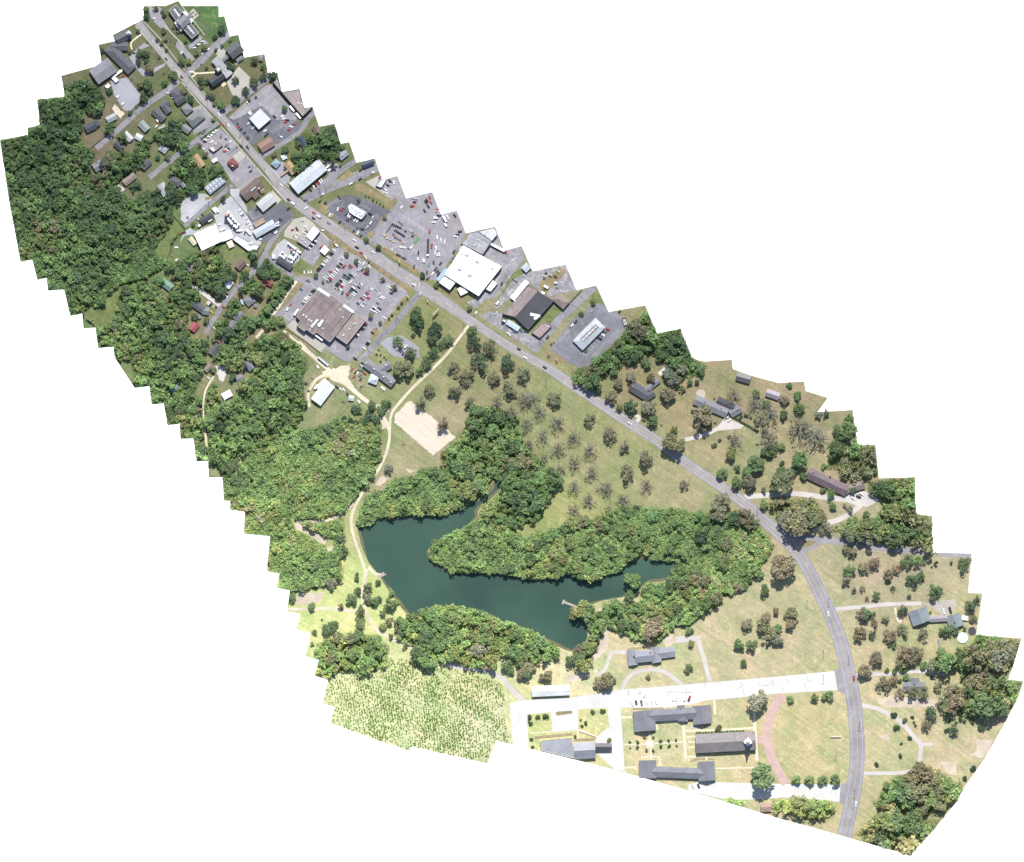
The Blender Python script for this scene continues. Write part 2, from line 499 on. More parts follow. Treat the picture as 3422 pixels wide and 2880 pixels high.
def ear(polys):
    """triangulate the union of simple polygons in world metres, clipped to the terrain"""
    vs_, ed = [], []
    allin = True
    for poly in polys:
        n = len(poly); k0 = len(vs_)
        mids = [((poly[i][0] + poly[(i + 1) % n][0]) / 2, (poly[i][1] + poly[(i + 1) % n][1]) / 2) for i in range(n)]
        tst = poly + mids
        allin = allin and pip(OUTW, [m[0] for m in tst], [m[1] for m in tst]).all()
        vs_ += [Vector(p) for p in poly]
        ed += [(k0 + i, k0 + (i + 1) % n) for i in range(n)]
    if not allin:
        k0 = len(vs_); k = len(OUTW)
        vs_ += [Vector(p) for p in OUTW]
        ed += [(k0 + i, k0 + (i + 1) % k) for i in range(k)]
    r = delaunay_2d_cdt(vs_, ed, [], 0, 1e-4)
    V, F = r[0], r[2]
    cx = np.array([sum(V[i][0] for i in f) / len(f) for f in F]); cy = np.array([sum(V[i][1] for i in f) / len(f) for f in F])
    keep = np.zeros(len(F), bool)
    for poly in polys:
        px = [p[0] for p in poly]; py = [p[1] for p in poly]
        near = np.where(~keep & (cx >= min(px)) & (cx <= max(px)) & (cy >= min(py)) & (cy <= max(py)))[0]
        keep[near] = pip(poly, cx[near], cy[near])
    if not allin:
        keep &= pip(OUTW, cx, cy)
    F = [f for f, kp in zip(F, keep) if kp]
    used = sorted({i for f in F for i in f})
    mp = {j: i for i, j in enumerate(used)}
    return [(V[j][0], V[j][1]) for j in used], [tuple(mp[i] for i in f) for f in F]

# raster of everything trees must keep off
MR = 4
BLOCK = np.zeros((2880 // MR + 1, 3422 // MR + 1), bool)
def raster(poly, grid, val=True):
    x0 = max(0, int(min(p[0] for p in poly) / MR)); x1 = min(grid.shape[1] - 1, int(max(p[0] for p in poly) / MR) + 1)
    y0 = max(0, int(min(p[1] for p in poly) / MR)); y1 = min(grid.shape[0] - 1, int(max(p[1] for p in poly) / MR) + 1)
    if x1 <= x0 or y1 <= y0:
        return
    gx, gy = np.meshgrid(np.arange(x0, x1 + 1) * MR, np.arange(y0, y1 + 1) * MR)
    grid[y0:y1 + 1, x0:x1 + 1][pip(poly, gx, gy)] = val

LAYER = [0]
LZ = 0.004
def sheet(name, polys, mat, block=True, lay=None, parent=None, kind='structure'):
    """one flat ground surface (photo-pixel polygons), a few mm above the one laid before it"""
    if lay is None:
        LAYER[0] += 1
        lay = LAYER[0]
    if block:
        for poly in polys:
            raster(poly, BLOCK)
    V, fs = ear([[wx(p) for p in poly] for poly in polys])
    vs_ = [(x, y, LZ * lay) for x, y in V]
    if not fs:
        return None
    me = mesh_from(name, vs_, fs)
    bm = bmesh.new(); bm.from_mesh(me)
    bmesh.ops.recalc_face_normals(bm, faces=bm.faces[:])
    for f in bm.faces:
        if f.normal.z < 0:
            f.normal_flip()
    bm.to_mesh(me); bm.free()
    o = link(name, me, MAT[mat], parent)
    if parent is None:
        o['kind'] = kind
    return o

# ------------------------------------------------------------------ woods (photo-pixel polygons, read window by window)
WOODS = {
 'western woods': [('C', [(0, 705), (392, 628), (388, 530), (560, 495), (522, 138), (905, 95), (895, 0), (900, -60), (1180, -140), (1400, -40), (1440, 60), (1480, 180), (1380, 290), (1230, 310), (1140, 400), (1140, 560), (1120, 640), (1140, 760), (1230, 840), (1330, 900), (1240, 1000), (1240, 1090), (1310, 1180), (1480, 1190), (1650, 1280), (1600, 1480), (1750, 1480), (1830, 1560), (2096, 1400), (2096, 1677), (150, 1677)]),
                   ('AA', [(50, 0), (190, 765), (300, 745), (350, 935), (435, 915), (450, 1035), (600, 1025), (655, 1270), (765, 1255), (780, 1180), (960, 1160), (1050, 1000), (1330, 930), (1480, 860), (1500, 800), (1420, 700), (1400, 560), (1590, 450), (1615, 300), (1610, 230), (1720, 150), (1600, 30), (1450, 100), (1250, 200), (1060, 60), (1000, 0)])],
 'thicket of bright scrub by the creek': [('AA', [(1040, 780), (1300, 640), (1410, 560), (1490, 540), (1590, 470), (1640, 430), (1690, 480), (1600, 600), (1560, 740), (1500, 830), (1330, 920), (1100, 980), (980, 920)]), ('AA', [(450, 760), (620, 690), (640, 800), (520, 860), (440, 900)]), ('AA', [(880, 1180), (1050, 1000), (1120, 1000), (1060, 1140), (1040, 1330), (930, 1390), (800, 1290), (790, 1200)])],
 'woods beside the creek': [('AA', [(1080, 1020), (1330, 960), (1480, 940), (1490, 1060), (1560, 1110), (1650, 1000), (1850, 1050), (1760, 1200), (1740, 1350), (1780, 1450), (1700, 1500), (1720, 1677), (1070, 1677), (1065, 1560), (950, 1540), (900, 1390), (1060, 1330)]),
                   ('AB', [(0, 0), (650, 0), (640, 60), (600, 180), (550, 300), (630, 420), (640, 650), (660, 940), (690, 1000), (690, 1100), (580, 950), (550, 740), (430, 745), (420, 600), (310, 610), (270, 410), (160, 420), (140, 250), (0, 265)]),
                   ('L', [(640, 960), (830, 980), (850, 1060), (760, 1200), (700, 1300), (560, 1200), (450, 1000)])],
 'woods behind the grocery store': [('AB', [(700, 250), (780, 240), (790, 400), (880, 430), (960, 330), (1000, 220), (1140, 160), (1150, 0), (1590, 0), (1580, 140), (1490, 230), (1600, 420), (1560, 560), (1480, 640), (1200, 790), (1100, 850), (860, 1060), (760, 1000), (690, 850), (690, 700), (660, 450)]),
                   ('L', [(1320, 1100), (1500, 980), (1640, 940), (1880, 860), (1870, 950), (2096, 1060), (2096, 1677), (1300, 1677), (1340, 1540), (1500, 1440), (1500, 1260), (1370, 1230)])],
 'thicket west of the sandy track': [('AB', [(860, 1080), (1100, 860), (1490, 680), (1700, 640), (1940, 540), (2096, 640), (2096, 1250), (1950, 1430), (1700, 1480), (1500, 1500), (1460, 1560), (1300, 1677), (1020, 1630), (1030, 1425), (890, 1400), (830, 1300), (825, 1110)]),
                   ('AD', [(0, 570), (130, 560), (350, 470), (520, 500), (540, 560), (520, 700), (560, 760), (500, 800), (500, 880), (430, 958), (0, 958)])],
 'thicket round the sandy clearing': [('W', [(0, 700), (250, 850), (270, 930), (420, 1000), (600, 1110), (680, 1200), (760, 1190), (760, 1100), (840, 1000), (860, 1120), (900, 1200), (830, 1300), (820, 1550), (640, 1590), (520, 1610), (240, 1660), (88, 1612), (122, 1455), (0, 1437)]),
                   ('W', [(360, 860), (560, 870), (700, 840), (850, 820), (840, 1000), (700, 1040), (560, 960)])],
 'pond-side woods north of the water': [('W', [(1150, 520), (1330, 480), (1430, 370), (1700, 330), (1900, 200), (2096, 250), (2096, 755), (1950, 775), (1650, 770), (1260, 800), (1200, 890), (1050, 910), (1010, 850), (1070, 720)]),
                   ('AE', [(0, 270), (100, 260), (180, 300), (200, 420), (240, 470), (150, 495), (60, 512), (0, 500)])],
 'woods round the narrow cove': [('AE', [(335, 530), (318, 525), (335, 480), (442, 375), (452, 335), (490, 320), (490, 400), (400, 480)]), ('AE', [(115, 180), (240, 80), (270, 0), (300, -40), (420, -60), (530, -10), (545, 110), (610, 180), (740, 300), (730, 360), (690, 420), (640, 540), (520, 560), (430, 600), (330, 520), (340, 480), (450, 370), (450, 295), (390, 320), (360, 375), (260, 440), (210, 400), (200, 300), (130, 260)])],
 'wooded peninsula in the pond': [('AE', [(56, 690), (108, 642), (215, 595), (318, 522), (430, 560), (500, 605), (570, 630), (800, 565), (960, 520), (1100, 480), (1198, 460), (1198, 700), (1110, 765), (1000, 820), (900, 855), (780, 820), (720, 845), (600, 855), (420, 820), (180, 816), (56, 744)])],
 'woods east of the pond': [('AF', [(430, 730), (560, 700), (670, 720), (680, 770), (620, 820), (560, 850), (540, 800), (600, 760), (470, 752)]), ('AF', [(170, 530), (350, 470), (560, 480), (730, 510), (800, 510), (900, 490), (1000, 540), (1060, 640), (1090, 680), (1000, 820), (940, 910), (830, 930), (800, 958), (420, 958), (380, 930), (420, 870), (500, 890), (540, 850), (620, 800), (665, 740), (620, 690), (480, 725), (430, 710), (320, 745), (270, 815), (100, 855), (0, 830), (0, 560)]),
                   ('AH', [(290, 420), (400, 375), (500, 300), (660, 300), (640, 430), (640, 500), (560, 560), (480, 620), (400, 620), (330, 700), (210, 700), (150, 660), (60, 640), (0, 600), (30, 510), (200, 510), (260, 470)])],
 'woods along the south bank': [('AG', [(0, 462), (90, 436), (230, 440), (350, 462), (380, 488), (440, 516), (510, 526), (545, 560), (580, 556), (645, 600), (752, 662), (740, 710), (620, 730), (520, 720), (460, 700), (420, 690), (370, 760), (350, 790), (230, 780), (210, 720), (110, 720), (60, 750), (0, 740)]),
                   ('AC', [(860, 605), (915, 565), (1040, 540), (1198, 515), (1198, 780), (1000, 830), (940, 780), (980, 740), (870, 720), (840, 690)])],
 'trees on the bank by the long dock': [('AG', [(850, 450), (900, 435), (940, 440), (940, 520), (1000, 520), (1000, 540), (950, 640), (920, 700), (860, 770), (790, 740), (860, 700), (905, 640), (915, 560), (890, 490)])],
 'grove above the planted field': [('AC', [(420, 720), (500, 680), (720, 670), (790, 740), (780, 840), (640, 880), (540, 850), (480, 910), (405, 890), (425, 800), (400, 780)])],
 'woods behind the restaurant': [('M', [(200, 1080), (300, 940), (420, 880), (640, 740), (850, 490), (1000, 400), (1050, 340), (1090, 340), (1150, 460), (1210, 570), (1480, 520), (1560, 700), (1610, 850), (1700, 900), (1780, 960), (1700, 1060), (1500, 1100), (1440, 1160), (1280, 1130), (1260, 1070), (1400, 950), (1380, 910), (1190, 910), (1180, 830), (1010, 800), (970, 920), (840, 930), (760, 960), (640, 1000), (530, 1090), (430, 1200), (280, 1210)])],
 'woods by the side road': [('O', [(1530, 870), (1945, 858), (1958, 1290), (2096, 1290), (2096, 1600), (1600, 1580), (1200, 1530), (950, 1480), (960, 1400), (1060, 1410), (1250, 1380), (1400, 1310), (1500, 1370), (1580, 1200), (1560, 1100), (1560, 1060), (1400, 1010), (1390, 900)]),
                   ('Q', [(0, 0), (1027, 0), (1020, 270), (600, 230), (300, 190), (0, 150)]),
                   ('O', [(1000, 560), (1130, 510), (1280, 490), (1485, 480), (1520, 850), (1150, 890), (1060, 790), (900, 740)]),
                   ('O', [(250, 1130), (520, 1130), (640, 1100), (800, 1130), (860, 1280), (820, 1390), (690, 1490), (540, 1400), (400, 1350), (260, 1200)])],
 'trees on the eastern edge': [('Q', [(1480, 1400), (1600, 1310), (2065, 1345), (1960, 1677), (1000, 1677), (1010, 1600), (1300, 1500), (1450, 1450)]),
                   ('R', [(1380, 140), (1560, 60), (2060, 0), (1960, 270), (1650, 230), (1480, 220), (1200, 250), (1150, 200)]),
                   ('R', [(1935, 365), (2080, 385), (1940, 690), (1780, 620), (1650, 700), (1560, 740), (1300, 700), (1250, 580), (1300, 440), (1500, 430), (1700, 310), (1900, 300)])],
 'grove in the south-east corner': [('Y', [(830, 560), (1000, 510), (1200, 480), (1330, 600), (1490, 650), (1480, 720), (1400, 800), (1300, 930), (1240, 980), (1050, 960), (1000, 930), (700, 900), (560, 870), (690, 760), (700, 660), (830, 600)]),
                   ('Y', [(420, 1140), (560, 1000), (700, 940), (850, 950), (870, 1000), (1100, 1010), (1230, 1030), (1050, 1260), (950, 1360), (760, 1310), (500, 1220)])],
 'trees below the lower concrete road': [('T', [(390, 1465), (560, 1480), (640, 1500), (640, 1550), (520, 1515)]),
                   ('T', [(1000, 1520), (1080, 1470), (1240, 1490), (1380, 1480), (1560, 1470), (1690, 1530), (1700, 1620), (1640, 1677), (1260, 1677), (1240, 1620), (960, 1610)])],
 'trees among the western houses': [('D', q) for q in (
        [(80, 360), (240, 320), (310, 440), (300, 560), (200, 560), (90, 480)], [(430, 700), (610, 640), (590, 830), (460, 790)],
        [(290, 780), (430, 760), (450, 900), (420, 1000), (290, 980)], [(440, 900), (740, 850), (800, 1020), (760, 1120), (640, 1200), (500, 1080), (440, 1000)],
        [(800, 880), (950, 840), (1090, 980), (1080, 1050), (950, 1000), (830, 1030)], [(260, 300), (500, 170), (480, 280), (420, 380), (540, 480), (540, 560), (420, 560), (330, 440)],
        [(500, 1110), (620, 1100), (700, 1120), (620, 1240), (540, 1210)], [(210, 1110), (360, 1180), (490, 1190), (490, 1290), (340, 1420), (230, 1300)], [(640, 340), (800, 240), (820, 300), (760, 400), (670, 420)])]
      + [('C', q) for q in ([(1480, 880), (1760, 880), (2030, 880), (2030, 980), (1960, 1100), (1800, 1150), (1660, 1280), (1440, 1180), (1460, 1060), (1500, 960)],
        [(1900, 740), (2096, 660), (2096, 900), (1900, 880)], [(1640, 620), (1740, 620), (1790, 730), (1700, 760)], [(1470, 480), (1600, 450), (1600, 600), (1500, 610)], [(1800, 1370), (1850, 1290), (1950, 1270), (1960, 1330), (1880, 1420)])],
 'trees behind the long white metal building': [('E', q) for q in ([(340, 440), (400, 440), (430, 580), (380, 560)],
        [(500, 420), (660, 420), (700, 600), (720, 740), (640, 760), (540, 880), (400, 920), (330, 840), (330, 700), (470, 700), (520, 580)],
        [(690, 480), (790, 400), (740, 340), (915, 290), (990, 550), (1060, 580), (1050, 640), (960, 740), (900, 790), (720, 700)])],
 'trees between the tank yard and the creek': [('F', q) for q in ([(190, 1230), (600, 1050), (880, 930), (990, 900), (960, 1000), (700, 1080), (400, 1190), (250, 1300)],
        [(600, 1090), (1000, 1050), (1050, 1160), (1240, 1360), (1180, 1400), (1050, 1420), (1060, 1590), (900, 1620), (700, 1480), (560, 1330), (620, 1250)],
        [(370, 1290), (540, 1260), (600, 1400), (680, 1560), (690, 1677), (430, 1677), (390, 1460)], [(1340, 930), (1440, 950), (1510, 1060), (1500, 1170), (1420, 1180)],
        [(1550, 1090), (1700, 1090), (1830, 1180), (1840, 1330), (1700, 1380), (1580, 1330)], [(1270, 1330), (1400, 1300), (1530, 1420), (1540, 1600), (1230, 1560)],
        [(1870, 1350), (2010, 1350), (2010, 1400), (1900, 1560), (1740, 1677), (1660, 1640), (1730, 1560), (1820, 1440)])],
 'trees round the houses west of the grocery': [('L', q) for q in ([(1060, 440), (1200, 420), (1300, 560), (1200, 640), (1160, 690), (1060, 600)], [(920, 730), (1100, 700), (1130, 860), (1060, 900), (930, 880)],
        [(1200, 700), (1300, 640), (1410, 700), (1420, 860), (1300, 900), (1200, 840)], [(1100, 880), (1300, 880), (1340, 1050), (1200, 1180), (1130, 1080)],
        [(960, 1090), (1110, 1090), (1130, 1180), (1360, 1180), (1350, 1360), (1180, 1400), (1020, 1380), (900, 1260)], [(1580, 700), (1760, 640), (1900, 680), (1870, 840), (1590, 820)],
        [(1450, 750), (1600, 560), (1800, 350), (1900, 200), (2010, 110), (1920, 230), (1760, 460), (1500, 830)])],
}
WOODPX = {n: [PL(c, q) for c, q in L] for n, L in WOODS.items()}
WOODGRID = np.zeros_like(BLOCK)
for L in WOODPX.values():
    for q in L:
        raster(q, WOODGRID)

# ------------------------------------------------------------------ the ground
# grass colour by place, with regional brightness mixed in: (photo x, y, colour) -> blended
GC = [((500, 100), (0.15, 0.15, 0.065)), ((700, 60), (0.12, 0.16, 0.06)), ((800, 300), (0.16, 0.145, 0.065)), ((350, 450), (0.18, 0.15, 0.08)),
      ((620, 470), (0.135, 0.16, 0.06)), ((1050, 470), (0.15, 0.16, 0.06)), ((640, 850), (0.15, 0.19, 0.07)), ((750, 1000), (0.22, 0.18, 0.09)),
      ((300, 1050), (0.15, 0.20, 0.07)), ((1000, 1100), (0.23, 0.20, 0.10)), ((1200, 900), (0.21, 0.18, 0.09)), ((1450, 1080), (0.20, 0.19, 0.08)),
      ((1750, 950), (0.22, 0.20, 0.11)), ((1150, 1250), (0.22, 0.21, 0.10)), ((1350, 1250), (0.21, 0.21, 0.09)), ((1450, 1450), (0.27, 0.235, 0.125)),
      ((1650, 1250), (0.23, 0.205, 0.10)), ((1850, 1400), (0.235, 0.225, 0.105)), ((2050, 1550), (0.25, 0.24, 0.115)), ((2250, 1650), (0.28, 0.25, 0.135)),
      ((1900, 1760), (0.27, 0.27, 0.11)), ((2150, 1250), (0.23, 0.19, 0.10)), ((2400, 1350), (0.25, 0.205, 0.115)), ((2700, 1350), (0.25, 0.205, 0.12)),
      ((2500, 1500), (0.27, 0.24, 0.13)), ((2750, 1550), (0.30, 0.245, 0.145)), ((2900, 1750), (0.32, 0.27, 0.17)), ((3000, 1900), (0.34, 0.28, 0.18)),
      ((3200, 2150), (0.36, 0.32, 0.17)), ((2600, 2050), (0.38, 0.32, 0.19)), ((2500, 2200), (0.40, 0.34, 0.20)), ((2150, 2200), (0.42, 0.37, 0.21)),
      ((2250, 2450), (0.45, 0.39, 0.22)), ((2650, 2450), (0.42, 0.35, 0.19)), ((2950, 2450), (0.41, 0.35, 0.20)), ((3200, 2550), (0.40, 0.335, 0.20)),
      ((2950, 2750), (0.38, 0.32, 0.18)), ((1900, 2250), (0.52, 0.46, 0.27)), ((1850, 2400), (0.48, 0.44, 0.20)), ((1500, 2250), (0.50, 0.46, 0.24)),
      ((1150, 2080), (0.50, 0.49, 0.20)), ((1120, 1950), (0.46, 0.46, 0.18)), ((1130, 1780), (0.34, 0.33, 0.14)), ((1300, 1600), (0.28, 0.25, 0.13)),
      ((1000, 1600), (0.20, 0.20, 0.09)), ((1250, 1420), (0.20, 0.22, 0.09)), ((1150, 2300), (0.50, 0.49, 0.25)), ((1400, 2400), (0.50, 0.49, 0.27)),
      ((1600, 2450), (0.50, 0.47, 0.28)), ((1250, 2450), (0.52, 0.51, 0.28))]
GCP = np.array([g[0] for g in GC], float); GCC = np.array([g[1] for g in GC], float) * np.array([0.92, 0.97, 1.10]) * np.interp(GCP.sum(1), [600, 1700, 2400, 3500], [0.84, 0.90, 1.10, 1.06])[:, None] * np.stack([np.ones(len(GCP)), np.ones(len(GCP)), np.interp(GCP.sum(1), [600, 2600, 3800], [1.22, 1.12, 1.0])], 1)  # uneven exposure put into the grass colour, dimmer and cooler north-west

def build_terrain():
    st = 15
    gx, gy = np.meshgrid(np.arange(0, 3422, st), np.arange(0, 2880, st))
    gx = gx.ravel() + rng.uniform(-4, 4, gx.size); gy = gy.ravel() + rng.uniform(-4, 4, gy.size)
    ok = pip(OUT, gx, gy) & ~pip(LAKE_S, gx, gy)
    # keep grid points a little off the borders
    for poly in (OUT, LAKE_S):
        bp = np.array(poly)
        for i in range(len(bp)):
            a, b = bp[i], bp[(i + 1) % len(bp)]
            d = b - a
            L2 = (d ** 2).sum() or 1
            t = np.clip(((gx - a[0]) * d[0] + (gy - a[1]) * d[1]) / L2, 0, 1)
            ok &= ((gx - a[0] - t * d[0]) ** 2 + (gy - a[1] - t * d[1]) ** 2) > 9
    gx, gy = gx[ok], gy[ok]
    vs_ = [Vector(wx(p)) for p in OUT] + [Vector(wx(p)) for p in LAKE_S] + [Vector(wx(p)) for p in zip(gx, gy)]
    no, nl = len(OUT), len(LAKE_S)
    ed = [(i, (i + 1) % no) for i in range(no)] + [(no + i, no + (i + 1) % nl) for i in range(nl)]
    r = delaunay_2d_cdt(vs_, ed, [], 0, 1e-4)
    V, F = r[0], r[2]
    Va = np.array([(v[0], v[1]) for v in V])
    Fa = np.array(F)
    c = Va[Fa].mean(axis=1)
    lw = [wx(p) for p in LAKE_S]
    keep = pip(OUTW, c[:, 0], c[:, 1]) & ~pip(lw, c[:, 0], c[:, 1])
    Fa = Fa[keep]
    verts = [(x, y, 0.0) for x, y in Va]
    faces = []
    for f in Fa:
        a, b, d = Va[f[0]], Va[f[1]], Va[f[2]]
        s = (b[0] - a[0]) * (d[1] - a[1]) - (b[1] - a[1]) * (d[0] - a[0])
        faces.append(tuple(int(i) for i in (f if s > 0 else f[::-1])))
    me = mesh_from('terrain', verts, faces)
    # colours
    px = Va[:, 0] / SC + SX0; py = SY0 - Va[:, 1] / SC
    d2 = (px[:, None] - GCP[None, :, 0]) ** 2 + (py[:, None] - GCP[None, :, 1]) ** 2 + 400
    w = d2 ** -2.0
    colr = (w @ GCC) / w.sum(1, keepdims=True)
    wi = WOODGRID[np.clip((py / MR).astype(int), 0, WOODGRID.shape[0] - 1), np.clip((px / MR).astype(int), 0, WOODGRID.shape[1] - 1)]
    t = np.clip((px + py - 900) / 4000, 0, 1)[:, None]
    floor = np.array([0.070, 0.085, 0.035]) * (1 - t) + np.array([0.14, 0.15, 0.06]) * t  # wood floor: regional brightness put into its colour, dimmer north-west
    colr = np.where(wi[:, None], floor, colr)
    colr *= rng.uniform(0.92, 1.08, (len(colr), 1))
    at = me.color_attributes.new('Col', 'FLOAT_COLOR', 'POINT')
    at.data.foreach_set('color', np.concatenate([colr, np.ones((len(colr), 1))], 1).astype(np.float32).ravel())
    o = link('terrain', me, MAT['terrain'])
    o['kind'] = 'structure'
    # cut edge of the ground, and the banks of the pond
    m = MB()
    for i in range(no):
        a, b = OUTW[i], OUTW[(i + 1) % no]
        m.add([(*a, 0), (*b, 0), (*b, -2.5), (*a, -2.5)], [(0, 1, 2, 3)])
    e = link('ground_edge', m.mesh('ground_edge', [MAT['soil']]))
    e['kind'] = 'structure'
    m = MB()
    cx = np.mean([p[0] for p in lw]); cy = np.mean([p[1] for p in lw])
    for i in range(nl):
        a, b = lw[i], lw[(i + 1) % nl]
        m.add([(*a, 0), (*b, 0), (*b, -1.6), (*a, -1.6)], [(0, 1, 2, 3)])
    e = link('pond_bank', m.mesh('pond_bank', [MAT['soil']]))
    e['kind'] = 'structure'
    r = delaunay_2d_cdt([Vector(p) for p in lw], [(i, (i + 1) % nl) for i in range(nl)], [], 1, 1e-4)
    me = mesh_from('pond_water', [(v[0], v[1], -0.7) for v in r[0]], [tuple(f) for f in r[2]])
    bm = bmesh.new(); bm.from_mesh(me)
    for f in bm.faces:
        f.normal_update()
        if f.normal.z < 0:
            f.normal_flip()
    bm.to_mesh(me); bm.free()
    e = link('pond_water', me, MAT['water'])
    e['kind'] = 'structure'
    m = MB()                                            # muddy shallows along the shore
    wv = [2.2 + 1.6 * math.sin(i * 0.35) + random.uniform(-0.8, 0.8) for i in range(nl)]
    ca = sum(lw[i][0] * lw[(i + 1) % nl][1] - lw[(i + 1) % nl][0] * lw[i][1] for i in range(nl))
    sg = 1 if ca > 0 else -1
    inn = []
    for i in range(nl):
        a, b = lw[i - 1], lw[(i + 1) % nl]
        dx, dy = b[0] - a[0], b[1] - a[1]; L_ = math.hypot(dx, dy) or 1
        inn.append((lw[i][0] - sg * dy / L_ * max(0.5, wv[i]), lw[i][1] + sg * dx / L_ * max(0.5, wv[i])))
    for i in range(nl):
        j = (i + 1) % nl
        m.add([(*lw[i], -0.45), (*lw[j], -0.45), (*inn[j], -0.705), (*inn[i], -0.705)], [(0, 1, 2, 3) if sg > 0 else (3, 2, 1, 0)])
    e = link('muddy_shore', m.mesh('muddy_shore', [MAT['mud']]))
    e['kind'] = 'structure'
build_terrain()

# ------------------------------------------------------------------ roads, streets, parking, paths
MAIN = [(455, 66), (463, 76), (510, 135), (560, 198), (617, 262), (672, 324), (732, 382), (752, 403), (805, 465), (862, 530), (905, 582), (941, 629), (985, 672),
        (1045, 716), (1117, 764), (1179, 806), (1258, 860), (1332, 910), (1391, 947), (1402, 956), (1491, 1014), (1562, 1064), (1658, 1129), (1745, 1183),
        (1843, 1238), (1958, 1316), (2072, 1393), (2200, 1475), (2294, 1548), (2383, 1608), (2460, 1660), (2520, 1710), (2595, 1775), (2664, 1846), (2707, 1913), (2742, 1985),
        (2764, 2030), (2798, 2112), (2824, 2200), (2840, 2270), (2853, 2345), (2862, 2430), (2865, 2500), (2862, 2570), (2852, 2650), (2840, 2710), (2818, 2810)]
def mainw(i, n):
    x = MAIN_S[i][0]
    pts = [(400, 22), (900, 25), (985, 34), (1180, 40), (1480, 38), (1560, 30), (1740, 28), (1960, 33), (2400, 34), (2620, 40), (2760, 46), (2840, 50), (2900, 52)]
    return float(np.interp(x, [p[0] for p in pts], [p[1] for p in pts]))
MAIN_S = smooth(MAIN, False, 5)
def offset_line(pts, d):
    out = []
    for i, p in enumerate(pts):
        a = pts[max(0, i - 1)]; b = pts[min(len(pts) - 1, i + 1)]
        dx, dy = b[0] - a[0], b[1] - a[1]
        L = math.hypot(dx, dy) or 1
        dd = d(i) if callable(d) else d
        out.append((p[0] - dy / L * dd, p[1] + dx / L * dd))
    return out
nM = len(MAIN_S)

sheet('sports_field', [PL('A', [(1460, 82), (1805, 82), (1808, 238), (1885, 225), (1925, 380), (1840, 400), (1720, 420), (1600, 250)])], 'green_field', block=False)
sheet('green_lawn', [PL('F', [(990, 900), (1090, 870), (1160, 900), (1390, 1040), (1390, 1150), (1260, 1080), (1060, 1040)]),
                     PL('H', [(1490, 1330), (1640, 1250), (1700, 1310), (1540, 1430), (1400, 1600), (1330, 1660), (1420, 1500)]),
                     PL('K', [(1550, 820), (1650, 670), (1750, 900), (1680, 890), (1600, 920), (1540, 880)]), PL('K', [(1180, 380), (1230, 350), (1260, 450), (1200, 460)]),
                     PL('K', [(930, 960), (1030, 930), (1190, 1000), (1180, 1080), (1000, 1190), (900, 1130), (720, 1290)]),
                     PL('G', [(110, 1040), (230, 890), (390, 1010), (430, 1010), (400, 1060), (250, 1110), (90, 1060)])], 'lawn', block=False)
sheet('ploughed_plot', [rough(PL('AD', [(735, 375), (880, 480), (1045, 620), (890, 740), (635, 520), (640, 470)]), 8, 2)], 'furrow', block=False)
sheet('bare_ground', [rough(PL('AD', q), 7, 3) for q in ([(560, 470), (600, 560), (560, 570), (540, 500)], [(520, 930), (550, 880), (600, 860), (590, 900)], [(710, 830), (770, 840), (740, 860)])]
      + [rough(PL('W', q), 8, 3) for q in ([(1240, 420), (1310, 330), (1400, 340), (1290, 430)], [(270, 860), (330, 850), (400, 900), (560, 980), (680, 1050), (660, 1110), (600, 1100), (420, 990), (280, 930)], [(660, 1150), (740, 1130), (740, 1190), (680, 1200)])]
      + [rough(PL('C', [(1560, 260), (1610, 200), (1740, 330), (1690, 400)]), 6, 2), rough(PL('S', [(750, 290), (860, 240), (910, 340), (780, 390)]), 8, 3),
         rough(PL('R', [(620, 560), (760, 530), (1100, 560), (1250, 540), (1270, 660), (1000, 640), (700, 640)]), 8, 4), rough(PL('R', [(650, 920), (760, 900), (740, 970), (650, 960)]), 7, 4),
         PL('R', [(1255, 1180), (1425, 1185), (1415, 1320), (1330, 1300)]), rough(PL('R', [(1620, 970), (1780, 965), (1780, 1010), (1700, 1150), (1540, 1110), (1620, 1080)]), 8, 3),
         rough(PL('AG', [(960, 450), (1030, 460), (1010, 540), (1010, 640), (1000, 680), (880, 780), (940, 690), (980, 600), (990, 520)]), 8, 3),
         rough(PL('U', [(800, 380), (960, 350), (1180, 330), (1000, 430), (930, 470), (820, 420)]), 8, 4), rough(PL('AC', [(310, 450), (450, 450), (440, 500), (300, 510)]), 8, 4)], 'sand', block=False)
sheet('clearing', [rough(PL('AA', [(980, 1080), (1100, 990), (1180, 1000), (1080, 1130), (1060, 1330), (900, 1390), (860, 1300), (780, 1290), (775, 1200), (960, 1160)]), 10, 3),
                   rough(PL('AA', [(1490, 540), (1590, 450), (1620, 300), (1700, 430), (1700, 480), (1600, 560), (1560, 740), (1480, 740), (1430, 640)]), 10, 3)], 'lawn')
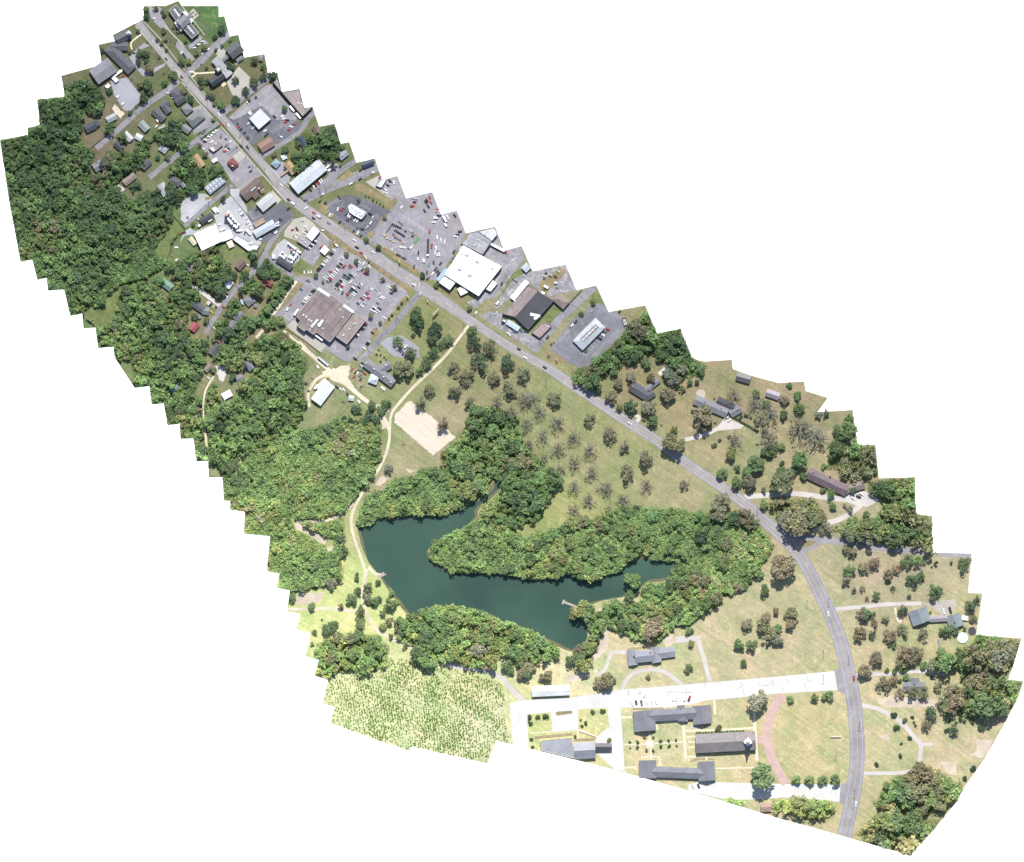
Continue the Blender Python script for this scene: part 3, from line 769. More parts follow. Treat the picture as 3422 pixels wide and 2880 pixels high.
sheet('dirt_track', [strip(PL('J', [(1115, 785), (960, 990), (800, 1200), (560, 1440), (330, 1660)]) + PL('AD', [(640, 425), (612, 480), (603, 560), (600, 640), (575, 740), (520, 850), (440, 958)])
                     + PL('W', [(1060, 560), (980, 720), (955, 850), (985, 1020), (1060, 1240), (1110, 1400), (1100, 1550), (1080, 1677)]), 9),
                     strip(PL('AD', [(20, 20), (130, 110), (220, 190), (340, 290), (470, 390), (600, 440)]), (12, 13)), rough(PL('AD', [(150, 180), (250, 160), (340, 130), (330, 230), (380, 310), (250, 250), (180, 230)]), 8, 3),
                     strip(PL('AD', [(555, 470), (585, 520), (600, 580)]), 8), strip(PL('AD', [(180, 200), (110, 240), (60, 330), (70, 420)]), 10),
                     strip(PL('AC', [(680, 320), (668, 380), (655, 450), (665, 530), (690, 580), (740, 650), (850, 710), (950, 760), (1010, 795)]), 11),
                     strip(PL('AC', [(670, 550), (600, 545), (480, 530), (360, 535), (250, 535)]), 10), strip(PL('AC', [(690, 310), (720, 345), (760, 352)]), 10),
                     strip(PL('W', [(300, 840), (420, 845), (560, 845), (720, 820), (860, 740), (980, 640)]), 8), strip(PL('AB', [(740, 160), (700, 220), (660, 300), (640, 430), (648, 560), (658, 680), (680, 860)]), 6),
                     strip(PL('L', [(1780, 800), (1900, 880), (2060, 1010)]) + PL('I', [(450, 1040), (640, 1250), (820, 1400)]), 8), strip(PL('L', [(2060, 160), (1940, 320), (1830, 490), (1720, 640)]), 10),
                     strip(PL('L', [(1640, 800), (1560, 880), (1490, 960)]), 9), strip(PL('AB', [(1100, 840), (1000, 940), (880, 1060)]), 8)], 'dirt')
sheet('gravel_track', [strip(PL('AG', [(140, 745), (230, 770), (370, 785), (450, 830), (500, 890), (560, 950)]), (13, 17)), strip(PL('S', [(330, 460), (160, 460), (100, 600), (60, 670), (-20, 720)]), 12),
                       strip(PL('L', [(555, 190), (640, 260), (750, 330), (870, 420), (1000, 520)]), 13), rough(PL('L', [(930, 1350), (1050, 1330), (1080, 1480), (1020, 1580), (960, 1540)]), 8, 3)], 'drive')
gravel = [rough(PL('F', [(430, 330), (600, 190), (760, 200), (900, 240), (840, 330), (510, 630), (440, 560)]), 9, 2),
          rough(PL('F', [(640, 720), (930, 600), (900, 480), (1000, 330), (1130, 230), (1130, 130), (1250, 120), (1300, 260), (1400, 500), (1480, 700), (1540, 820), (1560, 900), (1500, 950), (1400, 940), (1160, 830), (1010, 760), (930, 640), (740, 760), (560, 780), (480, 800), (430, 880), (470, 740), (560, 680)]), 9, 1.5),
          rough(PL('F', [(1790, 900), (1880, 830), (2096, 960), (2096, 1130), (1980, 1200), (1900, 1120), (1760, 1100), (1700, 1040)]), 9, 1)]
sheet('gravel_yard', gravel, 'gravel')
sheet('gravel_lot', [rough(PL('I', [(1550, 1030), (1650, 960), (1830, 920), (2000, 1010), (2096, 1100), (2096, 1230), (2040, 1250), (1900, 1230), (1740, 1220)]), 9, 1.5),
                     rough(PL('E', [(70, 900), (180, 780), (300, 900), (280, 1090), (200, 1110), (30, 950)]), 9, 1)], 'lot_light', block=False)
sheet('side_street', [strip(PL('A', [(1340, 1040), (1560, 850), (1750, 650), (1900, 520), (1990, 440)]), 23), strip(PL('A', [(1250, 1130), (1050, 1290), (830, 1440), (640, 1590), (540, 1670)]) + PL('C', [(1900, 330), (1750, 470), (1560, 640), (1350, 820)]), 18),
                      strip(PL('D', [(970, 250), (760, 420), (600, 545), (450, 660), (300, 775), (150, 890), (0, 1020)]), 17), strip(PL('B', [(400, 1580), (560, 1460), (720, 1330), (960, 1150), (1080, 1070)]), 19),
                      strip(PL('D', [(1530, 745), (1800, 570), (2096, 370)]) + PL('E', [(560, 160), (660, 100)]), 19), strip(PL('E', [(480, 1330), (700, 1220), (900, 1130), (1200, 1010), (1540, 860)]), 31),
                      strip(PL('E', [(560, 1270), (800, 1090), (1000, 930), (1220, 770)]), 17), strip(PL('F', [(490, 650), (650, 510), (830, 350), (1000, 210), (1160, 80)]), 14),
                      strip(PL('F', [(1980, 520), (1840, 690), (1700, 880), (1600, 1060), (1480, 1250)]) + PL('L', [(1250, 230), (1120, 380), (1000, 540), (920, 670), (830, 800), (795, 900)]), 16),
                      strip(PL('F', [(1620, 1060), (1820, 1220), (1960, 1320), (2096, 1400)]) + PL('I', [(330, 100), (480, 150)]), 15),
                      strip(PL('J', [(440, 330), (340, 440), (100, 740), (0, 850)]) + PL('I', [(1560, 960), (1400, 1150), (1260, 1290)]), 19),
                      strip(PL('K', [(760, 1560), (1100, 1150), (1400, 860), (1660, 620)]), 26), PL('G', [(1130, 640), (1380, 330), (1510, 200), (1640, 140), (1640, 200), (1500, 360), (1270, 720)])], 'street')
sheet('country_side_road', [strip(PL('O', [(600, 1560), (900, 1590), (1300, 1630)]) + PL('Q', [(150, 235), (300, 262), (700, 310), (1030, 335), (1500, 365)]), 21),
                            strip(PL('O', [(560, 1760), (720, 1680), (860, 1600), (960, 1590)]), 19)], 'road')
sheet('parking_lot', [PL('I', [(330, 90), (600, 110), (640, 60), (900, -290), (1000, -330), (1330, -130), (1440, -40), (1960, 300), (1900, 400), (1600, 770), (1560, 900), (1440, 990), (1160, 1290), (1050, 1280), (800, 1130), (740, 1120), (270, 800), (210, 740), (200, 660), (20, 650), (110, 610), (270, 470), (420, 300), (500, 200), (390, 170)])], 'lot')
plaza = [(1281, 731), (1307, 707), (1331, 674), (1308, 640), (1310, 622), (1327, 588), (1357, 663), (1444, 641), (1474, 717), (1527, 703), (1557, 779), (1538, 817), (1457, 936), (1426, 934), (1415, 915), (1272, 817), (1240, 803)]
sheet('parking_lot', [plaza], 'lot')
sheet('parking_lot', [PL('D', [(690, 500), (960, 300), (1240, 580), (960, 790), (880, 790), (680, 540)]), PL('D', [(960, 780), (1250, 595), (1600, 980), (1500, 1030), (1280, 1210), (1150, 1080), (1060, 930)]),
                      PL('E', [(560, 1230), (830, 990), (830, 850), (740, 780), (950, 800), (990, 900), (820, 1080)]), PL('E', [(1350, 1080), (1550, 990), (1600, 1060), (1650, 1050), (1800, 1000), (1860, 1200), (1720, 1340), (1660, 1350), (1700, 1300)]),
                      PL('D', [(560, 60), (740, 0), (900, 190), (860, 300), (620, 420), (600, 310), (760, 170)]), PL('G', [(230, 700), (380, 640), (500, 520), (660, 640), (620, 720), (500, 860), (400, 1010), (220, 880), (300, 760)])], 'lot')
sheet('church_parking', [PL('A', [(290, 1140), (520, 1080), (720, 1340), (700, 1420), (560, 1560), (480, 1540), (340, 1330)]), PL('A', [(540, 780), (620, 720), (760, 600), (840, 640), (700, 700), (680, 780), (730, 960), (800, 1000), (1060, 880), (1050, 920), (850, 1050), (740, 1060), (660, 960)])], 'lot_light')
sheet('church_forecourt', [PL('B', [(450, 1150), (620, 930), (820, 1120), (800, 1200), (640, 1370), (530, 1330)]), PL('B', [(290, 740), (370, 640), (440, 720), (420, 790), (370, 830)]), PL('D', [(1160, 720), (1265, 640), (1345, 720), (1245, 810)]),
                           PL('G', [(130, 340), (290, 310), (400, 390), (640, 640), (620, 650), (430, 440), (300, 600), (240, 550), (170, 640), (0, 590), (0, 520)]), PL('E', [(1345, 1080), (1550, 985), (1500, 1120), (1560, 1160), (1700, 1300), (1690, 1310)]),
                           PL('I', [(240, 800), (350, 700), (420, 800), (500, 890), (800, 1060), (720, 1160)]), PL('Q', [(880, 920), (1280, 880), (1315, 945), (1280, 1000), (1190, 1080), (1140, 1070), (1080, 1010)])], 'concrete', block=True)
sheet('courthouse_parking', [PL('A', [(820, 90), (960, 90), (1060, 160), (1000, 220), (1110, 400), (1060, 420), (980, 380), (880, 280), (850, 230)]), PL('A', [(1210, 600), (1240, 560), (1480, 830), (1420, 860), (1290, 760), (1200, 650)]), PL('A', [(1380, 640), (1540, 490), (1670, 610), (1600, 620), (1560, 560), (1400, 690)])], 'lot')
sheet('bank_parking', [PL('D', [(1090, 190), (1290, 40), (1560, -100), (1790, -130), (1900, 60), (1790, 200), (1540, 360), (1500, 400), (1400, 560), (1350, 500), (1200, 330)]), PL('D', [(1540, 370), (1790, 200), (1900, 90), (2080, 60), (2096, 80), (2096, 350), (1780, 550), (1650, 430), (1450, 560), (1400, 560)])], 'lot_dark')
sheet('shop_parking', [PL('B', [(830, 1330), (1000, 1190), (1070, 1180), (1300, 1450), (1500, 1640), (1400, 1677), (1150, 1677), (940, 1480), (560, 1677), (480, 1640)])], 'lot')
sheet('dark_parking', [PL('F', [(1350, 460), (1480, 370), (1590, 470), (1860, 310), (2030, 500), (1900, 620), (1640, 890), (1500, 820), (1440, 700), (1480, 670), (1400, 560)]), PL('D', [(900, 1250), (1050, 1080), (1110, 1100), (920, 1275)])], 'lot_dark')
sheet('drive_through_lot', [PL('G', [(600, 110), (860, 0), (1100, 40), (1380, 180), (1510, 240), (1360, 310), (1260, 480), (1130, 620), (830, 430), (600, 270)])], 'lot_dark')
sheet('restaurant_parking', [PL('K', [(990, 1540), (1060, 1440), (1330, 1100), (1530, 970), (1560, 930), (1650, 900), (1740, 900), (1820, 1015), (1930, 1000), (2000, 1090), (2060, 1260), (1980, 1350), (1850, 1480), (1640, 1677), (1560, 1760), (1400, 1800), (1250, 1720)])], 'lot_mid')
sheet('truck_yard', [PL('H', [(1225, 865), (1290, 690), (1405, 995), (1648, 932), (1690, 1100), (1500, 1350), (1300, 1640), (1150, 1677), (1000, 1800), (880, 1720), (1060, 1630), (1380, 1230), (1100, 1050)])], 'lot_worn')
sheet('workshop_yard', [PL('K', [(200, 960), (480, 560), (640, 480), (760, 445), (960, 405), (1160, 365), (1220, 350), (1370, 710), (1300, 720), (1000, 800), (830, 700), (700, 600), (640, 575), (430, 820), (260, 960)]), PL('K', [(20, 1080), (120, 1000), (330, 1040), (330, 1120), (640, 1290), (840, 1410), (770, 1570)])], 'lot_worn')
sheet('scrap_ground', [rough(PL('K', [(830, 650), (900, 560), (1130, 380), (1230, 450), (1050, 640), (940, 780)]), 8, 2)], 'straw')
sheet('driveway', [strip(PL('N', [(270, 1125), (420, 1090), (560, 1050), (700, 980)]), 13), PL('N', [(760, 880), (840, 880), (1000, 950), (960, 985), (700, 1010), (620, 1030), (700, 950)]),
                   strip(PL('O', [(-40, 1085), (250, 1060), (550, 1045), (900, 1090), (1150, 1120)]), 17), PL('O', [(1060, 1080), (1350, 1010), (1540, 1120), (1400, 1200), (1240, 1180), (1150, 1140)]), strip(PL('O', [(1320, 1180), (1240, 1240), (1080, 1340), (900, 1400), (760, 1490)]), 17),
                   strip(PL('Q', [(-130, 1000), (-30, 990), (250, 965), (500, 940), (900, 930)]), 13), strip(PL('R', [(400, 320), (490, 315), (800, 300), (1000, 280), (1200, 285), (1300, 310)]), 12),
                   strip(PL('R', [(440, 600), (490, 620), (650, 660), (800, 740), (900, 820), (990, 930), (1060, 1010), (1060, 1100), (1040, 1250)]), 14), strip(PL('R', [(1070, 1008), (1180, 1010)]), 11), strip(PL('R', [(470, 1302), (490, 1300), (700, 1298), (860, 1295), (1030, 1260)]), 12),
                   strip(PL('S', [(275, 895), (330, 770), (420, 695), (560, 658), (700, 662), (830, 715), (990, 840)]), 13), strip(PL('S', [(1160, 300), (1185, 380), (1230, 520), (1270, 680), (1305, 800)]), 14), PL('S', [(895, 265), (1185, 260), (1190, 320), (900, 345)]),
                   strip(PL('M', [(940, 1640), (1000, 1560), (960, 1530)]), 12), strip(PL('M', [(1230, 1050), (1290, 1000), (1340, 940)]), 14), PL('S', [(1065, 1330), (1130, 1290), (1215, 1380)])], 'drive')
sheet('concrete_road', [PL('px', [(1703, 2349), (1760, 2339), (1916, 2330), (2074, 2304.8), (2286, 2287.6), (2600, 2260.4), (2789, 2242), (2799, 2306), (2586, 2319), (2466, 2331), (2357, 2341), (2315, 2353), (2220, 2365), (2074, 2364), (2080, 2459), (2088, 2579), (2048, 2569), (2036, 2422), (2030, 2365), (1932, 2370), (1932, 2439), (1847, 2448), (1840, 2380), (1761, 2388), (1767, 2502), (1714, 2488)]),
                        PL('U', [(1190, 1100), (1360, 960), (1420, 1000), (1420, 1480), (1380, 1440), (1210, 1290)]), PL('T', [(200, 1250), (330, 1270), (1110, 1290), (1780, 1300), (1770, 1500), (1100, 1450), (640, 1480), (380, 1460), (0, 1370), (0, 1300)])], 'white_concrete')
sheet('asphalt_apron', [PL('X', [(1712, 1020), (1790, 960), (1840, 1300), (1742, 1246)]), PL('T', [(1778, 1300), (1880, 1250), (1860, 1560), (1765, 1502)]), strip(PL('O', [(480, 1500), (640, 1560), (760, 1570)]), 30)], 'road')
sheet('brick_walk', [strip(PL('T', [(1105, 250), (1000, 400), (940, 560), (928, 760), (960, 940), (1040, 1120), (1140, 1290)]), 29), PL('T', [(790, 725), (880, 725), (880, 820), (800, 820)]), strip(PL('S', [(1205, 1290), (1220, 1360)]), 9), strip(PL('S', [(560, 575), (570, 650)]), 11)], 'brick', block=False)
sheet('garden_path', [strip(PL('S', [(1815, 1100), (1830, 1400), (1850, 1720)]), 10), strip(PL('S', [(1020, 1370), (1400, 1360), (1810, 1335)]), 7), strip(PL('S', [(290, 1530), (540, 1525)]), 5), strip(PL('S', [(660, 1515), (990, 1500)]), 5), strip(PL('S', [(590, 1370), (600, 1480)]), 5), strip(PL('S', [(608, 1560), (615, 1700)]), 5),
                      strip(PL('S', [(990, 1270), (1020, 1700)]), 9), strip(PL('S', [(1350, 1010), (1362, 1180)]), 7), strip(PL('S', [(250, 1215), (390, 1210)]), 8), strip(PL('T', [(310, 1110), (800, 1100)]), 5), strip(PL('A', [(1390, 1010), (1440, 1000), (1500, 1025), (1760, 1010)]), 5), strip(PL('A', [(1430, 1080), (1500, 1025)]), 5),
                      strip(PL('A', [(590, 690), (585, 590), (720, 480)]), 5), strip(PL('U', [(980, 1000), (985, 1110)]), 6), strip(PL('U', [(420, 1050), (690, 1030)]), 4), strip(PL('U', [(1000, 1010), (1210, 1090)]), 5)], 'path', block=False)
sheet('garden_bed', [strip(PL('U', q), w_, False) for q, w_ in (([(480, 1100), (920, 1060)], 10), ([(935, 1130), (1180, 1120)], 10), ([(1000, 1030), (1200, 1100)], 5))] + [strip(PL('S', q), w_, False) for q, w_ in (([(400, 1115), (760, 1105)], 6), ([(1140, 1400), (1760, 1375)], 6), ([(1310, 1075), (1325, 1280)], 5), ([(655, 1260), (660, 1350)], 5), ([(340, 410), (560, 395)], 4), ([(1150, 1625), (1560, 1612)], 4))] + [strip(PL('T', [(20, 1030), (110, 1000), (310, 1000)]), 5, False)], 'garden', block=False)
sheet('courtyard_path', [strip(PL('S', [(670, 1260), (985, 1265)]), 7), strip(PL('S', [(675, 1270), (690, 1360)]), 6), strip(PL('U', [(1720, 1330), (1925, 1325), (1930, 1440)]), 5), strip(PL('S', [(1030, 1440), (1140, 1435)]), 6), strip(PL('S', [(1040, 1500), (1130, 1498)]), 5), strip(PL('S', [(1040, 1560), (1130, 1558)]), 5), strip(PL('T', [(0, 975), (200, 970), (210, 1010)]), 6), strip(PL('U', [(1530, 1450), (1660, 1450)]), 6), strip(PL('U', [(1480, 865), (1600, 860)]), 6), strip([(2172 + 13.5 * math.cos(a * 0.4), 2485.7 + 13.5 * math.sin(a * 0.4)) for a in range(17)], 4), strip(PL('Q', [(590, 980), (625, 1130), (670, 1135)]), 6)], 'path', block=False)
sheet('pavement', [strip(PL('A', [(735, 280), (1000, 560), (1260, 900), (1330, 980)]), 3.0), strip(PL('A', [(640, 360), (880, 640), (1090, 900), (1220, 1050)]), 3.6), strip(PL('A', [(1390, 1040), (1560, 1250), (1840, 1570)]), 3.0), strip(PL('A', [(1290, 1150), (1500, 1400), (1740, 1677)]), 3.6),
                   strip(PL('D', [(1090, 230), (1350, 520), (1540, 740)]), 3.6), strip(PL('D', [(1000, 300), (1250, 590), (1480, 860)]), 3.6), strip(PL('D', [(1610, 790), (1900, 1100), (2000, 1200)]), 3.6), strip(PL('D', [(1500, 880), (1720, 1130), (1920, 1360)]), 4.2),
                   PL('D', [(1690, 1210), (1720, 1200), (1850, 1330), (1780, 1400)]), strip(PL('A', [(1050, 350), (1170, 490), (1330, 640)]), 3.6), PL('A', [(1380, 190), (1450, 115), (1530, 215), (1450, 275)]), strip(PL('A', [(1290, 85), (1400, 220), (1610, 490)]), 3.0)], 'concrete', block=False)
road = sheet('main_road', [offset_line(MAIN_S, lambda i: mainw(i, nM) / 2) + offset_line(MAIN_S, lambda i: -mainw(i, nM) / 2)[::-1]], 'road')
sheet('grass_island', [PL('E', [(960, 1040), (1110, 895), (1185, 985), (990, 1080)]), PL('E', [(760, 1190), (890, 1100), (895, 1125)]), PL('G', [(495, 230), (490, 130), (590, 60), (620, 210), (580, 290)]), PL('G', [(640, 330), (690, 340), (1120, 630), (1100, 640)]),
                       PL('G', [(1130, 610), (1220, 490), (1280, 550), (1180, 620)]), PL('G', [(1330, 720), (1480, 780), (1950, 1140), (1900, 1150), (1350, 770)]), PL('G', [(1210, 955), (1260, 960), (1740, 1290), (1770, 1370), (1740, 1390), (1700, 1340), (1210, 1000)]),
                       PL('G', [(640, 530), (740, 590), (860, 680), (1110, 870), (1100, 900), (820, 760), (700, 690)]), PL('I', [(1450, 820), (1570, 870), (1430, 1000), (1410, 980)]), PL('E', [(1200, 1120), (1250, 1080), (1680, 1330), (1750, 1440), (1680, 1450), (1620, 1360), (1200, 1190)]),
                       PL('K', [(920, 1560), (1000, 1440), (1060, 1440), (1000, 1540), (1250, 1710), (1180, 1740), (950, 1690)]), PL('K', [(1390, 1080), (1400, 1020), (1470, 1005), (1490, 1050)]), PL('O', [(650, 1590), (800, 1600), (720, 1660), (640, 1677)]), PL('I', [(1850, 400), (1930, 370), (1650, 740), (1600, 760)]),
                       PL('H', [(430, 1420), (470, 1440), (700, 1590), (880, 1700), (800, 1720), (420, 1470)]), PL('U', [(720, 810), (740, 795), (910, 785), (920, 815), (740, 845)]), PL('F', [(770, 250), (900, 220), (900, 260), (780, 290)])], 'straw', block=False)
# painted markings belong to the road they lie on
MW = 0.9 / 1.0
def paint(name, lines, mat, w, parent, dash=None):
    polys = []
    for L in lines:
        if dash is None:
            polys.append(strip(L, w, False))
        else:
            acc = 0.0; on = []
            for a, b in zip(L[:-1], L[1:]):
                d = math.hypot(b[0] - a[0], b[1] - a[1])
                if (acc % (2 * dash)) < dash:
                    on.append((a, b))
                acc += d
            polys += [strip([a, b], w, False) for a, b in on]
    o = sheet(name, polys, mat, block=False, parent=parent)
    return o
E0 = next(i for i, p in enumerate(MAIN_S) if p[0] > 985)
E1 = next(i for i, p in enumerate(MAIN_S) if p[0] > 1555)
edge = lambda s: (lambda i: s * (mainw(i, nM) / 2 - 5.5 * kloc(MAIN_S[i][0])))
c1 = offset_line(MAIN_S, 0.9); c2 = offset_line(MAIN_S, -0.9)
paint('centre_line', [c1[:E0], c2[:E0], c1[E1:], c2[E1:]], 'yellow_line', 0.6, road)
q1 = offset_line(MAIN_S, 3.2); q2 = offset_line(MAIN_S, -3.2)
paint('turn_lane_line', [q1[E0:E1], q2[E0:E1]], 'yellow_line', 0.6, road)
o1 = offset_line(MAIN_S, edge(1)); o2 = offset_line(MAIN_S, edge(-1))
paint('edge_line', [o1[E1:], o2[E1:]], 'white_line', 0.75, road)
l1 = offset_line(MAIN_S, 11); l2 = offset_line(MAIN_S, -11)
paint('lane_line', [l1[E0:E1], l2[E0:E1]], 'white_line', 0.6, road, dash=8)
arrows = []
for c, x, y, a in [('G', 830, 530, 35), ('G', 990, 690, 33), ('G', 1390, 860, 33), ('G', 1300, 950, 33), ('G', 1720, 1165, 34), ('G', 1780, 1125, 34), ('J', 805, 480, 35), ('J', 860, 515, 35), ('J', 710, 335, 35), ('A', 940, 630, 50), ('A', 970, 660, 50), ('D', 1225, 478, 50), ('D', 1270, 515, 50), ('A', 1545, 1335, 48), ('A', 1570, 1365, 48), ('D', 1625, 935, 48), ('D', 1660, 968, 48)]:
    px, py = P(c, x, y); ca, sa = math.cos(math.radians(a)), math.sin(math.radians(a))
    f = lambda u, v: (px + u * ca - v * sa, py + u * sa + v * ca)
    arrows.append([f(-4, -0.5), f(1, -0.5), f(1, -1.6), f(4.5, 0), f(1, 1.6), f(1, 0.5), f(-4, 0.5)])
sheet('lane_arrow', arrows, 'white_line', block=False, parent=road)

# stall lines: (window, start, end, number of lines, stall vector)
def stalls(specs, name, mat='white_line', w=0.62):
    polys = []
    for c, x1, y1, x2, y2, n, vx, vy in specs:
        for i in range(n):
            t = i / max(1, n - 1)
            a = (x1 + (x2 - x1) * t, y1 + (y2 - y1) * t)
            polys.append(strip(PL(c, [a, (a[0] + vx, a[1] + vy)]), w, False))
    sheet(name, polys, mat, block=False)
stalls([('G', 690, 790, 460, 1090, 16, 30, 20), ('G', 860, 840, 580, 1240, 20, -45, -30), ('G', 860, 840, 580, 1240, 20, 40, 28), ('G', 1000, 1050, 760, 1380, 17, -45, -30), ('G', 1000, 1050, 760, 1380, 17, 40, 28),
        ('G', 1150, 1150, 900, 1480, 17, -45, -30), ('G', 1150, 1150, 900, 1480, 17, 40, 28), ('G', 1310, 1180, 1060, 1540, 18, -45, -30), ('G', 1310, 1180, 1060, 1540, 18, 40, 28), ('G', 1470, 1290, 1220, 1650, 18, -45, -30), ('G', 1470, 1290, 1220, 1650, 18, 40, 28),
        ('G', 1700, 1410, 1480, 1690, 16, -60, -42)], 'grocery_stall_lines')
stalls([('H', 0, 490, 690, 940, 24, 8, 60), ('G', 1610, 250, 1980, 480, 16, 10, 65), ('H', 190, 800, 190, 930, 6, 30, -2), ('H', 250, 1080, 400, 1180, 8, 2, 60), ('H', 100, 930, 260, 1040, 8, 2, 60), ('H', 420, 880, 560, 970, 8, 2, 60)], 'plaza_stall_lines')
stalls([('H', 40, 400, 130, 340, 8, 10, 60), ('H', 320, 580, 420, 520, 8, -40, -10), ('H', 560, 670, 680, 500, 9, 50, 50), ('H', 330, 320, 220, 450, 8, -35, -45), ('H', 640, 780, 740, 600, 9, 70, 8), ('H', 480, 680, 560, 740, 7, 20, 45)], 'plaza_angled_lines', 'yellow_line')
stalls([('G', 600, 130, 770, 40, 10, 20, 45), ('G', 600, 255, 1120, 590, 22, 22, -38), ('G', 1060, 110, 1210, 190, 9, -15, 35)], 'drive_through_stall_lines')
stalls([('K', 1220, 1260, 1120, 1400, 7, 70, 5), ('K', 1400, 1150, 1260, 1320, 8, -40, -25), ('K', 1020, 1530, 1250, 1680, 10, 30, -35), ('K', 1270, 1490, 1500, 1640, 10, 30, -35), ('K', 1980, 1290, 1640, 1640, 14, -50, -35), ('K', 1790, 1250, 1500, 1560, 9, 50, 35), ('K', 1660, 940, 1820, 1040, 8, 30, -35), ('K', 1830, 1040, 1990, 1130, 8, 30, -35)], 'restaurant_stall_lines')
stalls([('D', 1150, 180, 1370, 20, 14, 28, 32), ('D', 1290, 100, 1460, -30, 11, 28, 32), ('D', 1690, 350, 1880, 200, 10, 45, 55), ('D', 1930, 330, 2060, 230, 8, -45, -50), ('D', 1290, 340, 1390, 440, 6, 20, -25), ('B', 860, 1340, 1060, 1190, 13, 30, 40), ('B', 960, 1400, 1110, 1280, 10, 35, 45), ('B', 1000, 1480, 1130, 1390, 9, 60, 70)], 'bank_stall_lines')
stalls([('A', 390, 1180, 560, 1400, 12, 50, -38), ('A', 440, 1130, 640, 1390, 13, 50, -38), ('A', 340, 1290, 480, 1480, 9, 45, -30), ('A', 960, 370, 870, 260, 6, 40, -30), ('A', 1230, 690, 1400, 830, 8, 35, -30)], 'church_stall_lines')
stalls([('F', 1360, 470, 1430, 560, 7, 60, -40), ('F', 1480, 520, 1600, 440, 7, 25, 30), ('F', 640, 620, 840, 440, 12, 30, 30), ('D', 1240, 1170, 1440, 1010, 14, 28, 30), ('D', 730, 480, 960, 310, 12, 30, 35)], 'office_stall_lines')
# crop rows of bare plot and cracks in the concrete road
cr = []
for c, x, y, x2, y2 in [('X', 190, 1170, 200, 1220), ('X', 610, 1150, 630, 1200), ('X', 630, 1200, 550, 1230), ('X', 640, 1220, 655, 1310), ('X', 830, 1140, 822, 1200), ('X', 980, 1120, 990, 1180), ('X', 1095, 1215, 1110, 1270), ('X', 1380, 1060, 1395, 1140), ('X', 1395, 1140, 1440, 1136), ('X', 1350, 1150, 1380, 1245), ('X', 1140, 1110, 1190, 1155), ('X', 835, 1195, 950, 1188), ('S', 810, 910, 810, 970), ('S', 810, 915, 1090, 920), ('S', 1025, 880, 1030, 960)]:
    cr.append(strip(PL(c, [(x, y), (x2, y2)]), 1.1, False))
sheet('road_crack', cr, 'road', block=False)

# ------------------------------------------------------------------ buildings
SLATE = (0.082, 0.087, 0.10); SLATE_L = (0.165, 0.17, 0.188); SLATE_D = (0.058, 0.062, 0.076); NAVY = (0.045, 0.055, 0.09)
BROWN = (0.125, 0.097, 0.088); BROWN_L = (0.20, 0.165, 0.15); TAN = (0.30, 0.215, 0.125); RED = (0.17, 0.062, 0.055); PINK = (0.28, 0.075, 0.095)
WHITE = (0.80, 0.80, 0.80); PALE = (0.50, 0.53, 0.56); BLUEM = (0.22, 0.255, 0.29); GREEN = (0.13, 0.22, 0.18); MAUVE = (0.165, 0.135, 0.132); BLACK = (0.05, 0.052, 0.06); TEAL = (0.20, 0.27, 0.30)
wm = MB(); wm.box(-0.55, 0.55, -0.05, 0.05, 0, 1.2); WINM = wm.mesh('window', [MAT['glass']])
wm = MB(); wm.box(-0.5, 0.5, -0.06, 0.06, 0, 2.1); DOORM = wm.mesh('door', [MAT['door']])
um = MB(); um.box(-1.0, 1.0, -0.8, 0.8, 0, 0.9); um.cyl(0.4, 0, 0.9, 1.02, 0.42, n=10); UNITM = um.mesh('roof_unit', [MAT['unit']])
vm = MB(); vm.cyl(0, 0, 0, 0.6, 0.28, 0.24, n=8); VENTM = vm.mesh('roof_vent', [MAT['unit']])
FOOT = []

